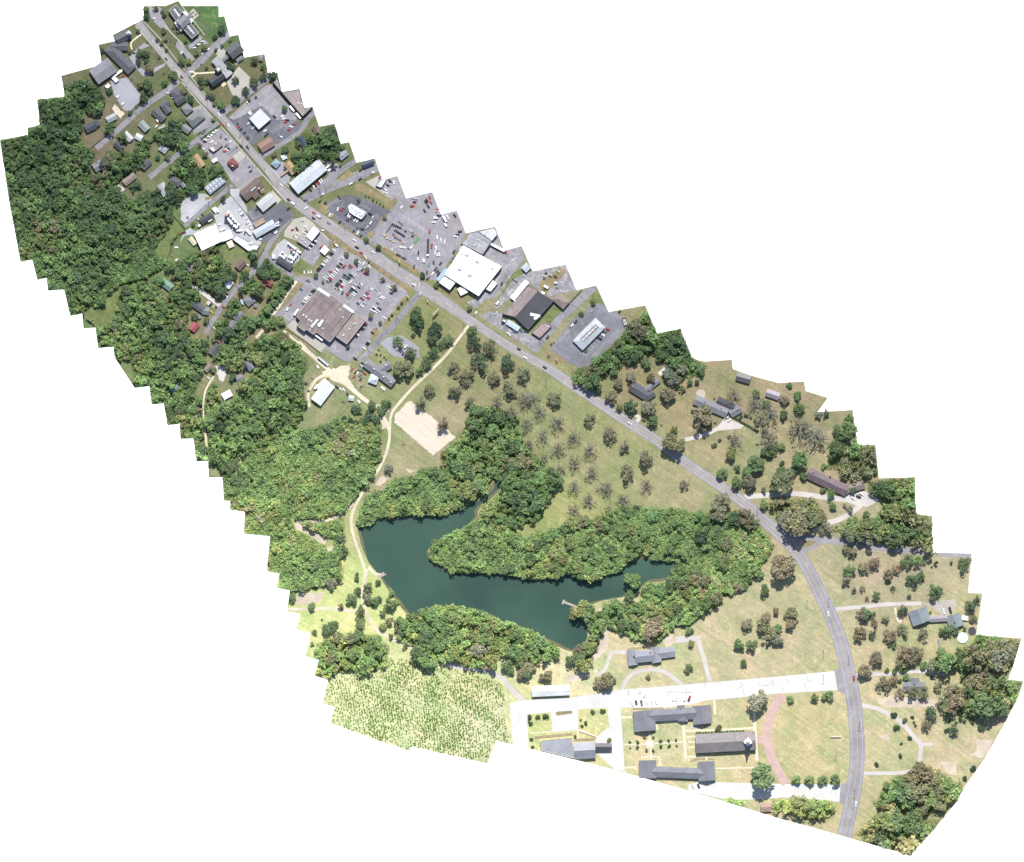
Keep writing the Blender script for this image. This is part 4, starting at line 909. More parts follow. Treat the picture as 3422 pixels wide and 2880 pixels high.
def gable_parts(root, cx, cy, L, W, rz, h, col, kind, hip, pitch, wall):
    """one gabled or hipped block: wall and roof as children; local x runs along the ridge"""
    ov = 0.45
    rise = (W / 2) * pitch
    m = MB()
    if hip:
        m.box(-L / 2, L / 2, -W / 2, W / 2, 0, h)
    else:
        m.add([(-L / 2, -W / 2, 0), (L / 2, -W / 2, 0), (L / 2, W / 2, 0), (-L / 2, W / 2, 0), (-L / 2, -W / 2, h), (L / 2, -W / 2, h), (L / 2, W / 2, h), (-L / 2, W / 2, h), (-L / 2, 0, h + rise), (L / 2, 0, h + rise)],
              [(0, 1, 5, 4), (2, 3, 7, 6), (1, 2, 6, 9, 5), (3, 0, 4, 8, 7)])
    w_ = link('wall', m.mesh('wall', [MAT['wallc']]), None, root, (cx, cy, 0), rz, wall)
    m = MB()
    t = 0.16
    dz = ov * pitch
    X, Yy, z0, z1 = L / 2 + ov, W / 2 + ov, h - dz + 0.02, h + rise + 0.02
    if hip:
        X1 = max(0.3, X - Yy * 0.95)
        top = [(-X, -Yy, z0), (X, -Yy, z0), (X, Yy, z0), (-X, Yy, z0), (-X1, 0, z1), (X1, 0, z1)]
        m.add(top + [(x, y, z + t) for x, y, z in top], [(6, 7, 11, 10), (7, 8, 11), (8, 9, 10, 11), (9, 6, 10), (0, 4, 5, 1), (1, 5, 2), (2, 5, 4, 3), (3, 4, 0), (0, 1, 7, 6), (1, 2, 8, 7), (2, 3, 9, 8), (3, 0, 6, 9)])
    else:
        top = [(-X, -Yy, z0), (X, -Yy, z0), (X, 0, z1), (-X, 0, z1), (X, Yy, z0), (-X, Yy, z0)]
        m.add(top + [(x, y, z + t) for x, y, z in top], [(6, 7, 8, 9), (9, 8, 10, 11), (1, 0, 3, 2), (2, 3, 5, 4), (0, 1, 7, 6), (1, 2, 8, 7), (2, 4, 10, 8), (4, 5, 11, 10), (5, 3, 9, 11), (3, 0, 6, 9)])
    r = link('roof', m.mesh('roof', [roof_mat(col, kind)]), None, root, (cx, cy, 0), rz)
    m = MB()
    xr = (X1 if hip else X)
    m.box(-xr, xr, -0.18, 0.18, z1 + 0.1, z1 + 0.24, tx=0.03, ty=0.08)
    link('ridge_cap', m.mesh('ridge_cap', [roof_mat(sc3(col, 0.82), 'plainroof')]), None, r)
    n = max(1, min(3, int(L / 5)))
    for s in (-1, 1):
        for i in range(n):
            x = (-0.5 + (i + 0.5) / n) * L * 0.86
            wo = link('window', WINM, None, root)
            wo.location = Vector((cx, cy, 0)) + Matrix.Rotation(rz, 3, 'Z') @ Vector((x, s * (W / 2 + 0.0), min(1.0, h * 0.33)))
            wo.rotation_euler = (0, 0, rz)
    d = link('door', DOORM, None, root)
    d.location = Vector((cx, cy, 0)) + Matrix.Rotation(rz, 3, 'Z') @ Vector((L * 0.06, -W / 2, 0.02))
    d.rotation_euler = (0, 0, rz)
    return r, z1

def flat_parts(root, base, poly, h, col, kind, wall, par=0.45, capc=None):
    """one flat-roofed block with parapet over a polygon (world metres)"""
    a = sum(poly[i][0] * poly[(i + 1) % len(poly)][1] - poly[(i + 1) % len(poly)][0] * poly[i][1] for i in range(len(poly)))
    if a < 0:
        poly = poly[::-1]
    n = len(poly)
    loc = [(x - base[0], y - base[1]) for x, y in poly]
    ins = []
    for i in range(n):
        p0, p1, p2 = Vector(loc[i - 1]), Vector(loc[i]), Vector(loc[(i + 1) % n])
        d1 = (p1 - p0).normalized(); d2 = (p2 - p1).normalized()
        n1 = Vector((-d1.y, d1.x)); n2 = Vector((-d2.y, d2.x))
        b = (n1 + n2)
        b = b / max(0.5, b.length_squared / 2)
        ins.append(tuple(p1 + b * 0.35))
    m = MB()
    vs_ = [(*p, 0) for p in loc] + [(*p, h) for p in loc] + [(*p, h) for p in ins] + [(*p, h - par) for p in ins]
    fs, mi = [], []
    for i in range(n):
        j = (i + 1) % n
        m.add([vs_[i], vs_[j], vs_[n + j], vs_[n + i]], [(0, 1, 2, 3)], 0)
        m.add([vs_[n + i], vs_[n + j], vs_[2 * n + j], vs_[2 * n + i]], [(0, 1, 2, 3)], 1)
        m.add([vs_[2 * n + i], vs_[2 * n + j], vs_[3 * n + j], vs_[3 * n + i]], [(0, 1, 2, 3)], 0)
    capm = roof_mat(capc or sc3(wall, 1.1), 'plainroof')
    link('wall', m.mesh('wall', [MAT['wallc'], capm]), None, root, (0, 0, 0), 0, wall)
    r = delaunay_2d_cdt([Vector(p) for p in ins], [(i, (i + 1) % n) for i in range(n)], [], 1, 1e-4)
    fs = []
    for f in r[2]:
        q = [r[0][i] for i in f]
        s = sum(q[i].x * q[(i + 1) % len(q)].y - q[(i + 1) % len(q)].x * q[i].y for i in range(len(q)))
        fs.append(tuple(f) if s > 0 else tuple(f)[::-1])
    # roof deck object turned so that its felt strips follow the longest side
    e = max(range(n), key=lambda i: (Vector(loc[(i + 1) % n]) - Vector(loc[i])).length)
    ang = math.atan2(loc[(e + 1) % n][1] - loc[e][1], loc[(e + 1) % n][0] - loc[e][0])
    R = Matrix.Rotation(-ang, 2)
    me = mesh_from('roof', [(*(R @ Vector((v.x, v.y))), h - par + 0.01) for v in r[0]], fs)
    ro = link('roof', me, roof_mat(col, kind), root, (0, 0, 0), ang)
    k = 0
    for i in range(n):
        j = (i + 1) % n
        a_, b_ = Vector(loc[i]), Vector(loc[j])
        L = (b_ - a_).length
        if L < 6:
            continue
        rz = math.atan2(b_.y - a_.y, b_.x - a_.x)
        for q in range(1, min(4, int(L / 7)) + 1):
            p = a_ + (b_ - a_) * (q / (min(4, int(L / 7)) + 1))
            link('window', WINM, None, root, (p.x, p.y, 1.0), rz)
        if k == 0:
            p = a_ + (b_ - a_) * 0.12
            link('door', DOORM, None, root, (p.x, p.y, 0.02), rz)
            k = 1
    return ro

def building(name, label, cat, parts, units=(), vents=(), chim=()):
    """parts: ('g'|'h', window, x1,y1,x2,y2,width, height, colour, opts) or ('f', window, polygon, height, colour, opts)"""
    ws = []
    for p in parts:
        if p[0] == 'f':
            ws += [wx(q) for q in PL(p[1], p[2])]
        else:
            ws += [wx(P(p[1], p[2], p[3])), wx(P(p[1], p[4], p[5]))]
    base = (sum(w[0] for w in ws) / len(ws), sum(w[1] for w in ws) / len(ws))
    root = empty(name, (*base, 0))
    tag(root, label, cat)
    roofs = []
    for k, p in enumerate(parts):
        if p[0] == 'f':
            c, poly, h, col = p[1], p[2], p[3], p[4]
            o = p[5] if len(p) > 5 else {}
            pw = [wx(q) for q in PL(c, poly)]
            raster(PL(c, poly), BLOCK); FOOT.append(PL(c, poly))
            r = flat_parts(root, base, pw, h - 0.05 * k, col, o.get('k', 'flat'), o.get('wall', (0.42, 0.38, 0.33)), o.get('par', 0.45), o.get('cap'))
            roofs.append((r, h - 0.05 * k - o.get('par', 0.45)))
        else:
            kd, c, x1, y1, x2, y2, w, h, col = p[:9]
            o = p[9] if len(p) > 9 else {}
            a, b = wx(P(c, x1, y1)), wx(P(c, x2, y2))
            W = w / CR[c][2] * SC
            L = math.hypot(b[0] - a[0], b[1] - a[1])
            rz = math.atan2(b[1] - a[1], b[0] - a[0])
            fp = strip(PL(c, [(x1, y1), (x2, y2)]), w / CR[c][2], False)
            raster(fp, BLOCK); FOOT.append(fp)
            r, z1 = gable_parts(root, (a[0] + b[0]) / 2 - base[0], (a[1] + b[1]) / 2 - base[1], L, W, rz, h - 0.06 * k, col, o.get('k', 'shingle'), kd == 'h', o.get('p', 0.42), o.get('wall', (0.45, 0.40, 0.35)))
            roofs.append((r, z1))
    for u in units:
        c, x, y = u[0], u[1], u[2]
        k = u[3] if len(u) > 3 else 0
        s = u[4] if len(u) > 4 else 1.0
        r, z = roofs[k]
        p = wx(P(c, x, y))
        lp = Matrix.Rotation(-r.rotation_euler.z, 2) @ Vector((p[0] - base[0] - r.location.x, p[1] - base[1] - r.location.y))
        uo = link('roof_unit', UNITM, None, r, (lp.x, lp.y, z))
        uo.scale = (s, s, s)
    for v in vents:
        c, x, y = v[0], v[1], v[2]
        k = v[3] if len(v) > 3 else 0
        r, z = roofs[k]
        p = wx(P(c, x, y))
        lp = Matrix.Rotation(-r.rotation_euler.z, 2) @ Vector((p[0] - base[0] - r.location.x, p[1] - base[1] - r.location.y))
        link('roof_vent', VENTM, None, r, (lp.x, lp.y, z - (0.5 if parts[k][0] != 'f' else 0)))
    for ch in chim:
        c, x, y = ch
        p = wx(P(c, x, y))
        m = MB()
        m.box(-0.55, 0.55, -0.55, 0.55, 1.0, roofs[0][1] + 1.0)
        m.box(-0.65, 0.65, -0.65, 0.65, roofs[0][1] + 1.0, roofs[0][1] + 1.2)
        link('chimney', m.mesh('chimney', [roof_mat((0.26, 0.15, 0.12), 'plainroof')]), None, root, (p[0] - base[0], p[1] - base[1], 0), 0.6)
    return root, roofs, base

def add_strip(root, base, name, c, x1, y1, x2, y2, w, z, col, kind='metal', th=0.2, wall=None):
    """a long flat slab (awning, canopy, skylight strip) as a part of a building"""
    a, b = wx(P(c, x1, y1)), wx(P(c, x2, y2))
    L = math.hypot(b[0] - a[0], b[1] - a[1]); W = w / CR[c][2] * SC
    m = MB(); m.box(-L / 2, L / 2, -W / 2, W / 2, z, z + th)
    return link(name, m.mesh(name, [roof_mat(col, kind)]), None, root, ((a[0] + b[0]) / 2 - base[0], (a[1] + b[1]) / 2 - base[1], 0), math.atan2(b[1] - a[1], b[0] - a[0]))

# --- civic block in the north
ct, rf, bs = building('courthouse', 'courthouse with two flat-roofed wings and a gabled central hall in white parapets', 'courthouse',
   [('f', 'A', [(1205, 62), (1300, 165), (1215, 300), (1105, 145)], 7, (0.09, 0.09, 0.105), {'wall': (0.45, 0.43, 0.42), 'cap': (0.5, 0.5, 0.5)}),
    ('f', 'A', [(1395, 300), (1528, 460), (1432, 540), (1300, 395)], 7, (0.09, 0.09, 0.105), {'wall': (0.45, 0.43, 0.42), 'cap': (0.5, 0.5, 0.5)}),
    ('g', 'A', 1262, 345, 1372, 245, 130, 9, SLATE_L, {'wall': (0.6, 0.58, 0.56)}), ('f', 'A', [(1300, 165), (1340, 150), (1450, 290), (1410, 330)], 5.5, (0.6, 0.6, 0.6), {'wall': (0.6, 0.58, 0.56)}),
    ('f', 'A', [(1215, 300), (1180, 310), (1280, 440), (1310, 400)], 5.5, (0.55, 0.54, 0.52), {'wall': (0.6, 0.58, 0.56)}), ('g', 'A', 1225, 375, 1255, 350, 55, 6, SLATE_L), ('g', 'A', 1380, 235, 1410, 215, 55, 6, SLATE_L)],
   units=[('A', 1195, 150, 0), ('A', 1212, 175, 0), ('A', 1240, 215, 0), ('A', 1380, 365, 1), ('A', 1408, 400, 1), ('A', 1435, 440, 1)])
add_strip(ct, bs, 'roof_walkway', 'A', 1180, 125, 1262, 232, 26, 6.6, (0.45, 0.45, 0.45), 'plainroof', 0.1)
add_strip(ct, bs, 'roof_walkway', 'A', 1355, 350, 1460, 470, 26, 6.6, (0.45, 0.45, 0.45), 'plainroof', 0.1)
def tower(root, base, c, x, y, w, h, spire, colw, cols):
    p = wx(P(c, x, y)); q = (p[0] - base[0], p[1] - base[1])
    m = MB(); m.box(-w / 2, w / 2, -w / 2, w / 2, 0, h); m.box(-w / 2 - 0.2, w / 2 + 0.2, -w / 2 - 0.2, w / 2 + 0.2, h, h + 0.35)
    t = link('tower', m.mesh('tower', [MAT['wallc']]), None, root, (*q, 0), 0.7, colw)
    if spire:
        m = MB(); m.cyl(0, 0, h + 0.35, h + spire, w * 0.5, 0.05, n=8)
        link('spire', m.mesh('spire', [roof_mat(cols, 'plainroof')]), None, t)
    else:
        m = MB(); m.box(-w * 0.32, w * 0.32, -w * 0.32, w * 0.32, h + 0.35, h + 0.9)
        link('tower_hatch', m.mesh('tower_hatch', [MAT['unit']]), None, t)
c_, _, b_ = building('church', 'slate-roofed chapel with a small pale spire beside the long hip-roofed hall', 'church', [('g', 'A', 375, 565, 560, 470, 120, 5, SLATE, {'p': 0.8})])
tower(c_, b_, 'A', 545, 465, 4.5, 9, 8, (0.45, 0.43, 0.42), (0.4, 0.45, 0.5))
building('church_hall', 'long slate hip-roofed church hall with a gabled cross wing', 'hall', [('h', 'A', 265, 660, 590, 985, 150, 4.5, SLATE), ('g', 'A', 300, 650, 530, 645, 110, 4.2, SLATE)], vents=[('A', 340, 680), ('A', 430, 800)])
building('gymnasium', 'big grey low-gabled gymnasium at the edge of the western woods', 'hall', [('g', 'A', 60, 1080, 312, 905, 225, 6, SLATE_L, {'p': 0.25})])
building('covered_walkway', 'white L-shaped covered walkway beside the church parking', 'walkway', [('f', 'A', [(300, 1085), (430, 970), (460, 965), (455, 1000), (365, 1065)], 3, (0.7, 0.7, 0.7), {'k': 'white'}), ('f', 'A', [(300, 1090), (362, 1068), (412, 1120), (362, 1158)], 3.2, (0.7, 0.7, 0.7), {'k': 'white'})])
building('garden_shed', 'pale flat shed at the corner of the church parking', 'shed', [('f', 'A', [(205, 1210), (255, 1160), (300, 1195), (250, 1240)], 2.8, (0.6, 0.6, 0.6), {'k': 'white'})])
c_, _, b_ = building('church', 'church with a square tower, slate chapel and long pale flat wing', 'church', [('g', 'B', 232, 1165, 405, 1040, 110, 6, SLATE_D, {'p': 0.8}), ('g', 'B', 280, 825, 490, 1055, 105, 5, (0.27, 0.275, 0.29), {'p': 0.12, 'k': 'flat'}), ('g', 'B', 385, 850, 480, 775, 50, 3.4, SLATE_L)], units=[('B', 435, 985, 1)])
tower(c_, b_, 'B', 335, 965, 5.5, 14, 0, (0.12, 0.12, 0.14), None)
building('church_hall', 'tall slate-roofed hall with wide gables behind the church with the square tower', 'hall', [('g', 'B', 492, 758, 640, 640, 165, 7, SLATE, {'p': 0.5}), ('g', 'B', 592, 852, 672, 800, 48, 3, SLATE_L)])
building('deck', 'small yellow timber deck beside the church with the square tower', 'deck', [('f', 'B', [(365, 1175), (410, 1125), (450, 1180), (395, 1225)], 1.0, (0.55, 0.45, 0.28), {'wall': (0.4, 0.3, 0.2), 'par': 0.1})])
building('house', 'grey hip-roofed house behind the playground lawn at the ragged edge', 'house', [('h', 'B', 905, 805, 955, 815, 75, 3.2, SLATE_L)])
building('shopping_store', 'big brown flat-roofed store with a dark blue front along the truck lane', 'store', [('f', 'B', [(1100, 1150), (1165, 1100), (1222, 1285), (1460, 1250), (1535, 1510), (1645, 1500), (1515, 1630), (1400, 1500)], 6.5, (0.235, 0.20, 0.195), {'wall': (0.07, 0.08, 0.12)})], units=[('B', 1455, 1440), ('B', 1500, 1450)])
# --- north-west houses
H = lambda label, parts, **k: building('house', label, 'house', parts, **k)
H('slate L-shaped house in the clearing next to the western woods', [('g', 'C', 1200, 550, 1325, 490, 110, 3.2, SLATE_D), ('g', 'C', 1325, 445, 1372, 505, 78, 3.1, SLATE_D)], vents=[('C', 1255, 525)])
H('pale-ridged green-grey house below the sandy patch', [('g', 'C', 1500, 425, 1620, 365, 85, 3, (0.25, 0.28, 0.29), {'k': 'metal'})])
H('long green-grey gabled house beside a concrete driveway', [('g', 'C', 1965, 455, 2065, 560, 95, 3.2, (0.21, 0.235, 0.24))])
H('light grey gabled house across the lane from the slate L-shaped house', [('g', 'C', 1745, 605, 1840, 700, 80, 3, (0.36, 0.37, 0.385), {'k': 'metal'})])
building('shed', 'square pale metal shed between two grey houses', 'shed', [('g', 'C', 1905, 640, 1985, 680, 75, 2.6, (0.40, 0.42, 0.44), {'k': 'metal', 'p': 0.25})])
H('small dark house half under trees south of the dead-end lane', [('g', 'C', 1610, 745, 1710, 825, 75, 3, SLATE_D)])
H('slate house with a stepped roof at the woods edge below the dead-end lane', [('g', 'C', 1320, 1100, 1450, 1030, 110, 3.2, SLATE_L), ('g', 'C', 1360, 1010, 1420, 1080, 80, 3, SLATE_L)])
H('slate house closed in by trees on all sides', [('g', 'C', 1990, 1090, 2090, 990, 100, 3.2, SLATE)])
H('grey-brown long house with two cars beside it at the woods edge', [('g', 'C', 1740, 1310, 1890, 1190, 85, 3, BROWN_L)])
H('worn pinkish-brown house beside the grey-brown long house', [('g', 'C', 1630, 1370, 1720, 1430, 100, 3, (0.32, 0.27, 0.255))])
H('slate hip house nearest the church parking across the lane', [('h', 'A', 1160, 1260, 1240, 1360, 110, 3.4, SLATE)])
H('dark gabled house behind the hip house on the main road', [('g', 'A', 1210, 1440, 1325, 1360, 95, 3.2, SLATE_D)])
H('T-shaped dark house on the lane below the church parking', [('g', 'A', 1010, 1500, 1100, 1425, 80, 3.1, SLATE), ('g', 'A', 1045, 1485, 1110, 1570, 90, 3.2, SLATE)])
H('long slate house beside a pale driveway off the lane', [('g', 'A', 895, 1545, 1040, 1670, 105, 3.2, SLATE)], vents=[('A', 960, 1605)])
H('light grey house with a round hipped roof by the main road', [('h', 'A', 1320, 1560, 1410, 1490, 115, 3.4, SLATE_L)])
building('office_building', 'large dark hip-roofed office with pale roof ribs on the main road', 'office', [('h', 'D', 560, 258, 728, 115, 150, 4, (0.15, 0.16, 0.165), {'p': 0.5})])
H('grey gabled house behind the large hip-roofed office', [('g', 'D', 430, 275, 560, 370, 90, 3.1, SLATE_L)])
H('narrow slate house under the trees beyond the lane', [('g', 'D', 330, 400, 370, 540, 80, 3.1, SLATE)])
H('pale blue-grey hip house on the sloping lawn by the lane', [('h', 'D', 155, 585, 240, 645, 95, 3.1, (0.28, 0.30, 0.33))])
building('carport', 'grey flat carport beside parked cars under the trees', 'carport', [('f', 'D', [(110, 330), (200, 265), (225, 300), (150, 350)], 2.6, (0.26, 0.26, 0.28))])
H('tan-roofed long house beside a pale driveway', [('g', 'D', 630, 710, 740, 860, 88, 3.1, TAN)], vents=[('D', 675, 800)])
building('diner', 'brown-roofed diner with a pale front in the crowded parking', 'diner', [('f', 'D', [(830, 600), (975, 505), (1025, 560), (900, 660)], 4, (0.20, 0.17, 0.165), {'wall': (0.35, 0.3, 0.27)}), ('f', 'D', [(835, 610), (880, 580), (920, 630), (890, 655)], 4.4, (0.5, 0.55, 0.58), {'k': 'white'})], units=[('D', 930, 550, 0)])
building('shed', 'pale blue shed at the back corner of the diner parking', 'shed', [('g', 'D', 880, 795, 945, 760, 42, 2.6, PALE, {'k': 'metal', 'p': 0.2})])
building('restaurant', 'red-roofed restaurant with a concrete forecourt', 'restaurant', [('h', 'D', 1125, 775, 1205, 865, 100, 3.8, RED, {'p': 0.55})], units=[('D', 1160, 855)])
building('shop', 'big dark brown gabled shop with rooftop machinery', 'shop', [('g', 'D', 1310, 1280, 1545, 1080, 155, 4.5, BROWN, {'p': 0.3}), ('g', 'D', 1450, 1290, 1520, 1230, 90, 3.5, BROWN, {'p': 0.3}), ('g', 'D', 1555, 1215, 1600, 1195, 60, 3, (0.25, 0.17, 0.13))], units=[('D', 1430, 1200), ('D', 1450, 1180), ('D', 1475, 1160), ('D', 1530, 1170)], vents=[('D', 1370, 1220)])
building('shop', 'light grey metal-roofed shop between the brown gabled shop and dark asphalt', 'shop', [('g', 'D', 1545, 1440, 1730, 1285, 145, 4.5, (0.36, 0.37, 0.39), {'k': 'metal', 'p': 0.15})])
st, _, sb = building('storage_units', 'blue-grey metal storage units with rows of pale skylights', 'storage units', [('g', 'D', 810, 1205, 1025, 1030, 120, 3.2, BLUEM, {'k': 'metal', 'p': 0.12})])
for i in range(5):
    for s in (-1, 1):
        t = 0.12 + i * 0.19
        x, y = 810 + 215 * t, 1205 - 175 * t
        add_strip(st, sb, 'skylight', 'D', x - 12 + s * 18, y - 14 + s * 22, x + 8 + s * 18, y + 10 + s * 22, 10, 3.62, (0.62, 0.64, 0.66), 'plainroof', 0.2)
building('bank', 'white flat-roofed bank standing in dark striped asphalt', 'bank', [('f', 'D', [(1390, 190), (1550, 45), (1700, 200), (1530, 345)], 5.5, (0.40, 0.42, 0.46), {'k': 'white', 'wall': (0.30, 0.31, 0.35)})], vents=[('D', 1555, 85), ('D', 1605, 145), ('D', 1628, 175), ('D', 1660, 210)])
building('office_building', 'red-brown gabled office on the corner below the bank', 'office', [('g', 'D', 1550, 612, 1722, 508, 125, 3.6, (0.22, 0.135, 0.12), {'p': 0.35})], vents=[('D', 1620, 500)])
H('pale teal hip-roofed house on the gravel corner lot', [('h', 'D', 1735, 795, 1805, 850, 95, 3.2, TEAL)])
building('shed', 'small white-and-blue shed under the corner-lot trees', 'shed', [('g', 'D', 1855, 745, 1910, 715, 60, 2.5, PALE, {'k': 'metal', 'p': 0.2})])
o_, _, ob = building('office_building', 'tan-roofed office with a covered walk beside the long white metal building', 'office', [('g', 'D', 1922, 812, 2032, 950, 92, 3.3, (0.33, 0.225, 0.13))])
add_strip(o_, ob, 'canopy', 'D', 1835, 995, 1945, 912, 24, 2.7, (0.33, 0.24, 0.15), 'metal')
H('slate hip house with a small rear wing by the pale gravel lot', [('h', 'D', 290, 1040, 425, 1110, 92, 3.2, SLATE), ('g', 'D', 450, 1095, 490, 1150, 50, 2.8, SLATE_L)])
H('two-tone light grey house at the edge of the gravel lot trees', [('g', 'D', 155, 1110, 240, 1265, 100, 3.2, (0.33, 0.33, 0.35))])
# --- around the junction
building('metal_building', 'long white metal building with a dark side wall and parked cars', 'metal building', [('g', 'E', 345, 1170, 748, 835, 190, 6, (0.39, 0.42, 0.45), {'k': 'metal', 'p': 0.1, 'wall': (0.14, 0.15, 0.18)})], vents=[('E', 367, 1090), ('E', 410, 1052), ('E', 424, 1018), ('E', 452, 994), ('E', 488, 964)])
H('brown gabled house on the ragged edge above the big trees', [('g', 'E', 632, 300, 680, 385, 85, 3.2, BROWN)])
H('navy-roofed house under the trees by the upper lane', [('g', 'E', 432, 452, 500, 578, 70, 3.2, NAVY)])
H('blue-grey house at the foot of the tallest trees', [('g', 'E', 985, 740, 1085, 662, 85, 3.2, (0.22, 0.25, 0.30))])
building('vaulted_shed', 'navy ribbed shed on the grass between two roads', 'shed', [('g', 'E', 1312, 852, 1455, 792, 68, 3.4, NAVY, {'k': 'metal', 'p': 0.5})])
building('cafe', 'small white cafe with a dark front on a concrete pad', 'cafe', [('f', 'E', [(1490, 1130), (1580, 1040), (1640, 1050), (1570, 1160)], 4, (0.58, 0.58, 0.56), {'k': 'white', 'wall': (0.15, 0.2, 0.15)})], units=[('E', 1535, 1108)])
ff, _, fb = building('fast_food_restaurant', 'white fast-food restaurant ringed by dark asphalt and queueing cars', 'restaurant', [('f', 'E', [(1105, 1420), (1145, 1385), (1355, 1500), (1285, 1600), (1180, 1545), (1120, 1500)], 4.8, (0.52, 0.52, 0.53), {'wall': (0.22, 0.24, 0.28), 'cap': (0.78, 0.78, 0.78)}), ('f', 'E', [(1290, 1560), (1345, 1495), (1365, 1510), (1300, 1600)], 5.4, (0.25, 0.32, 0.40))], units=[('E', 1160, 1435), ('E', 1205, 1470), ('E', 1230, 1500), ('E', 1210, 1525), ('E', 1275, 1545), ('E', 1265, 1500)])
g_, _, gb = building('petrol_canopy', 'white ribbed petrol canopy on a pale forecourt', 'canopy', [('f', 'G', [(410, 428), (503, 512), (388, 655), (298, 582)], 5.2, (0.74, 0.74, 0.75), {'k': 'metal', 'wall': (0.12, 0.13, 0.16), 'par': 0.25})])
building('convenience_store', 'grey flat-roofed store joined to the petrol canopy', 'store', [('f', 'G', [(240, 552), (378, 662), (320, 742), (178, 650)], 4.4, (0.25, 0.25, 0.265), {'k': 'metal'})], units=[('G', 250, 625), ('G', 300, 670)])
building('kiosk', 'white gabled kiosk with a concrete ramp beside the asphalt', 'kiosk', [('g', 'G', 535, 815, 595, 745, 85, 3.2, (0.68, 0.68, 0.69), {'k': 'metal', 'p': 0.15})])
# --- farm supply yard
wh, _, wb = building('warehouse', 'bright white warehouse with rows of dark skylights beside the tanks', 'warehouse', [('g', 'F', 682, 880, 972, 742, 240, 6, (0.80, 0.79, 0.76), {'k': 'white', 'p': 0.07}), ('g', 'F', 985, 818, 1145, 760, 110, 5, (0.80, 0.79, 0.76), {'k': 'white', 'p': 0.07})])
for r0, nn in (((705, 815), 11), ((722, 912), 12)):
    for i in range(nn):
        if i in (4, 5) and nn == 11:
            continue
        x, y = r0[0] + i * 24.5, r0[1] - i * 11.6
        add_strip(wh, wb, 'skylight', 'F', x - 5, y - 14, x + 5, y + 14, 8, 6.75, (0.35, 0.34, 0.30), 'plainroof', 0.15)
building('office_building', 'dark slate office with blue stalls in the supply yard', 'office', [('g', 'F', 715, 590, 875, 500, 82, 3.2, SLATE_D)])
building('metal_building', 'pale blue metal building with cars along its dark asphalt side', 'metal building', [('g', 'F', 1475, 765, 1745, 610, 105, 4.2, (0.34, 0.37, 0.41), {'k': 'metal', 'p': 0.2})])
building('shop', 'tan flat shop joined to the pale blue metal building', 'shop', [('f', 'F', [(1450, 610), (1585, 535), (1620, 590), (1485, 668)], 3.8, (0.28, 0.195, 0.13))])
building('loading_shed', 'long pale flat loading shed with tanks at its end', 'shed', [('f', 'F', [(1160, 835), (1215, 780), (1440, 900), (1540, 920), (1500, 990), (1380, 1000)], 4, (0.52, 0.54, 0.57), {'k': 'white', 'wall': (0.12, 0.13, 0.17)})], units=[('F', 1415, 895, 0, 1.8), ('F', 1435, 875, 0, 1.6)])
building('hut', 'cream square hut on the lawn below the white warehouse', 'hut', [('g', 'F', 1100, 920, 1165, 890, 85, 2.8, (0.58, 0.54, 0.44), {'p': 0.2})])
building('polytunnel', 'beige low polytunnel against the white warehouse end', 'polytunnel', [('g', 'F', 565, 815, 640, 905, 60, 2.4, (0.45, 0.42, 0.33), {'p': 0.3})])
H('grey hip house beside the hedge below the supply yard', [('h', 'F', 495, 1190, 590, 1250, 95, 3.1, SLATE_L)])
H('green and pale metal-roofed house on bare earth', [('g', 'F', 160, 1415, 305, 1520, 98, 3.1, GREEN, {'k': 'metal', 'p': 0.45})])
H('brown gabled house with a short driveway by the yard road', [('g', 'F', 1230, 1240, 1320, 1140, 95, 3.1, BROWN)])
H('white patched-roof house under trees beside two parked cars', [('g', 'F', 1075, 1500, 1140, 1420, 90, 3.1, (0.58, 0.62, 0.66))])
H('red-roofed L-shaped house with a striped back lawn', [('g', 'F', 1570, 1500, 1630, 1370, 85, 3.2, RED), ('g', 'F', 1620, 1415, 1715, 1470, 70, 3.1, RED)])
building('warehouse', 'narrow dark warehouse beside the round tanks', 'warehouse', [('g', 'F', 1790, 1110, 1990, 1235, 72, 3.6, SLATE_D, {'p': 0.25})])
building('shed', 'small pale blue shed by the round tanks', 'shed', [('g', 'F', 1718, 1080, 1752, 1080, 48, 2.5, PALE, {'k': 'metal', 'p': 0.2})])
# --- grocery
gr, _, gbs = building('grocery_store', 'huge brown flat-roofed grocery store with stained felt and roof machinery', 'store',
   [('f', 'I', [(668, 290), (830, 395), (865, 355), (1035, 480), (1015, 520), (1155, 622), (860, 1010), (840, 1015), (660, 880), (620, 915), (515, 840), (490, 870), (385, 785), (435, 715), (375, 655)], 7.5, MAUVE, {'wall': (0.20, 0.19, 0.19), 'cap': (0.42, 0.40, 0.38)})],
   units=[('I', 990, 565), ('I', 1030, 670), ('I', 520, 665, 0, 1.3), ('I', 480, 640, 0, 1.3), ('I', 555, 705, 0, 1.3), ('I', 590, 725, 0, 1.3), ('I', 570, 840), ('I', 750, 825), ('I', 690, 770, 0, 1.5)], vents=[('I', 840, 780), ('I', 640, 655), ('I', 450, 605)])
add_strip(gr, gbs, 'roof_box', 'I', 585, 810, 680, 700, 36, 7.0, (0.45, 0.48, 0.50), 'metal', 1.4)
add_strip(gr, gbs, 'roof_box', 'I', 690, 800, 748, 710, 34, 7.0, (0.72, 0.72, 0.72), 'white', 1.8)
add_strip(gr, gbs, 'awning', 'I', 680, 265, 842, 368, 42, 4.2, (0.50, 0.58, 0.62), 'metal', 0.4)
add_strip(gr, gbs, 'awning', 'I', 1035, 498, 1180, 598, 42, 4.2, (0.50, 0.58, 0.62), 'metal', 0.4)
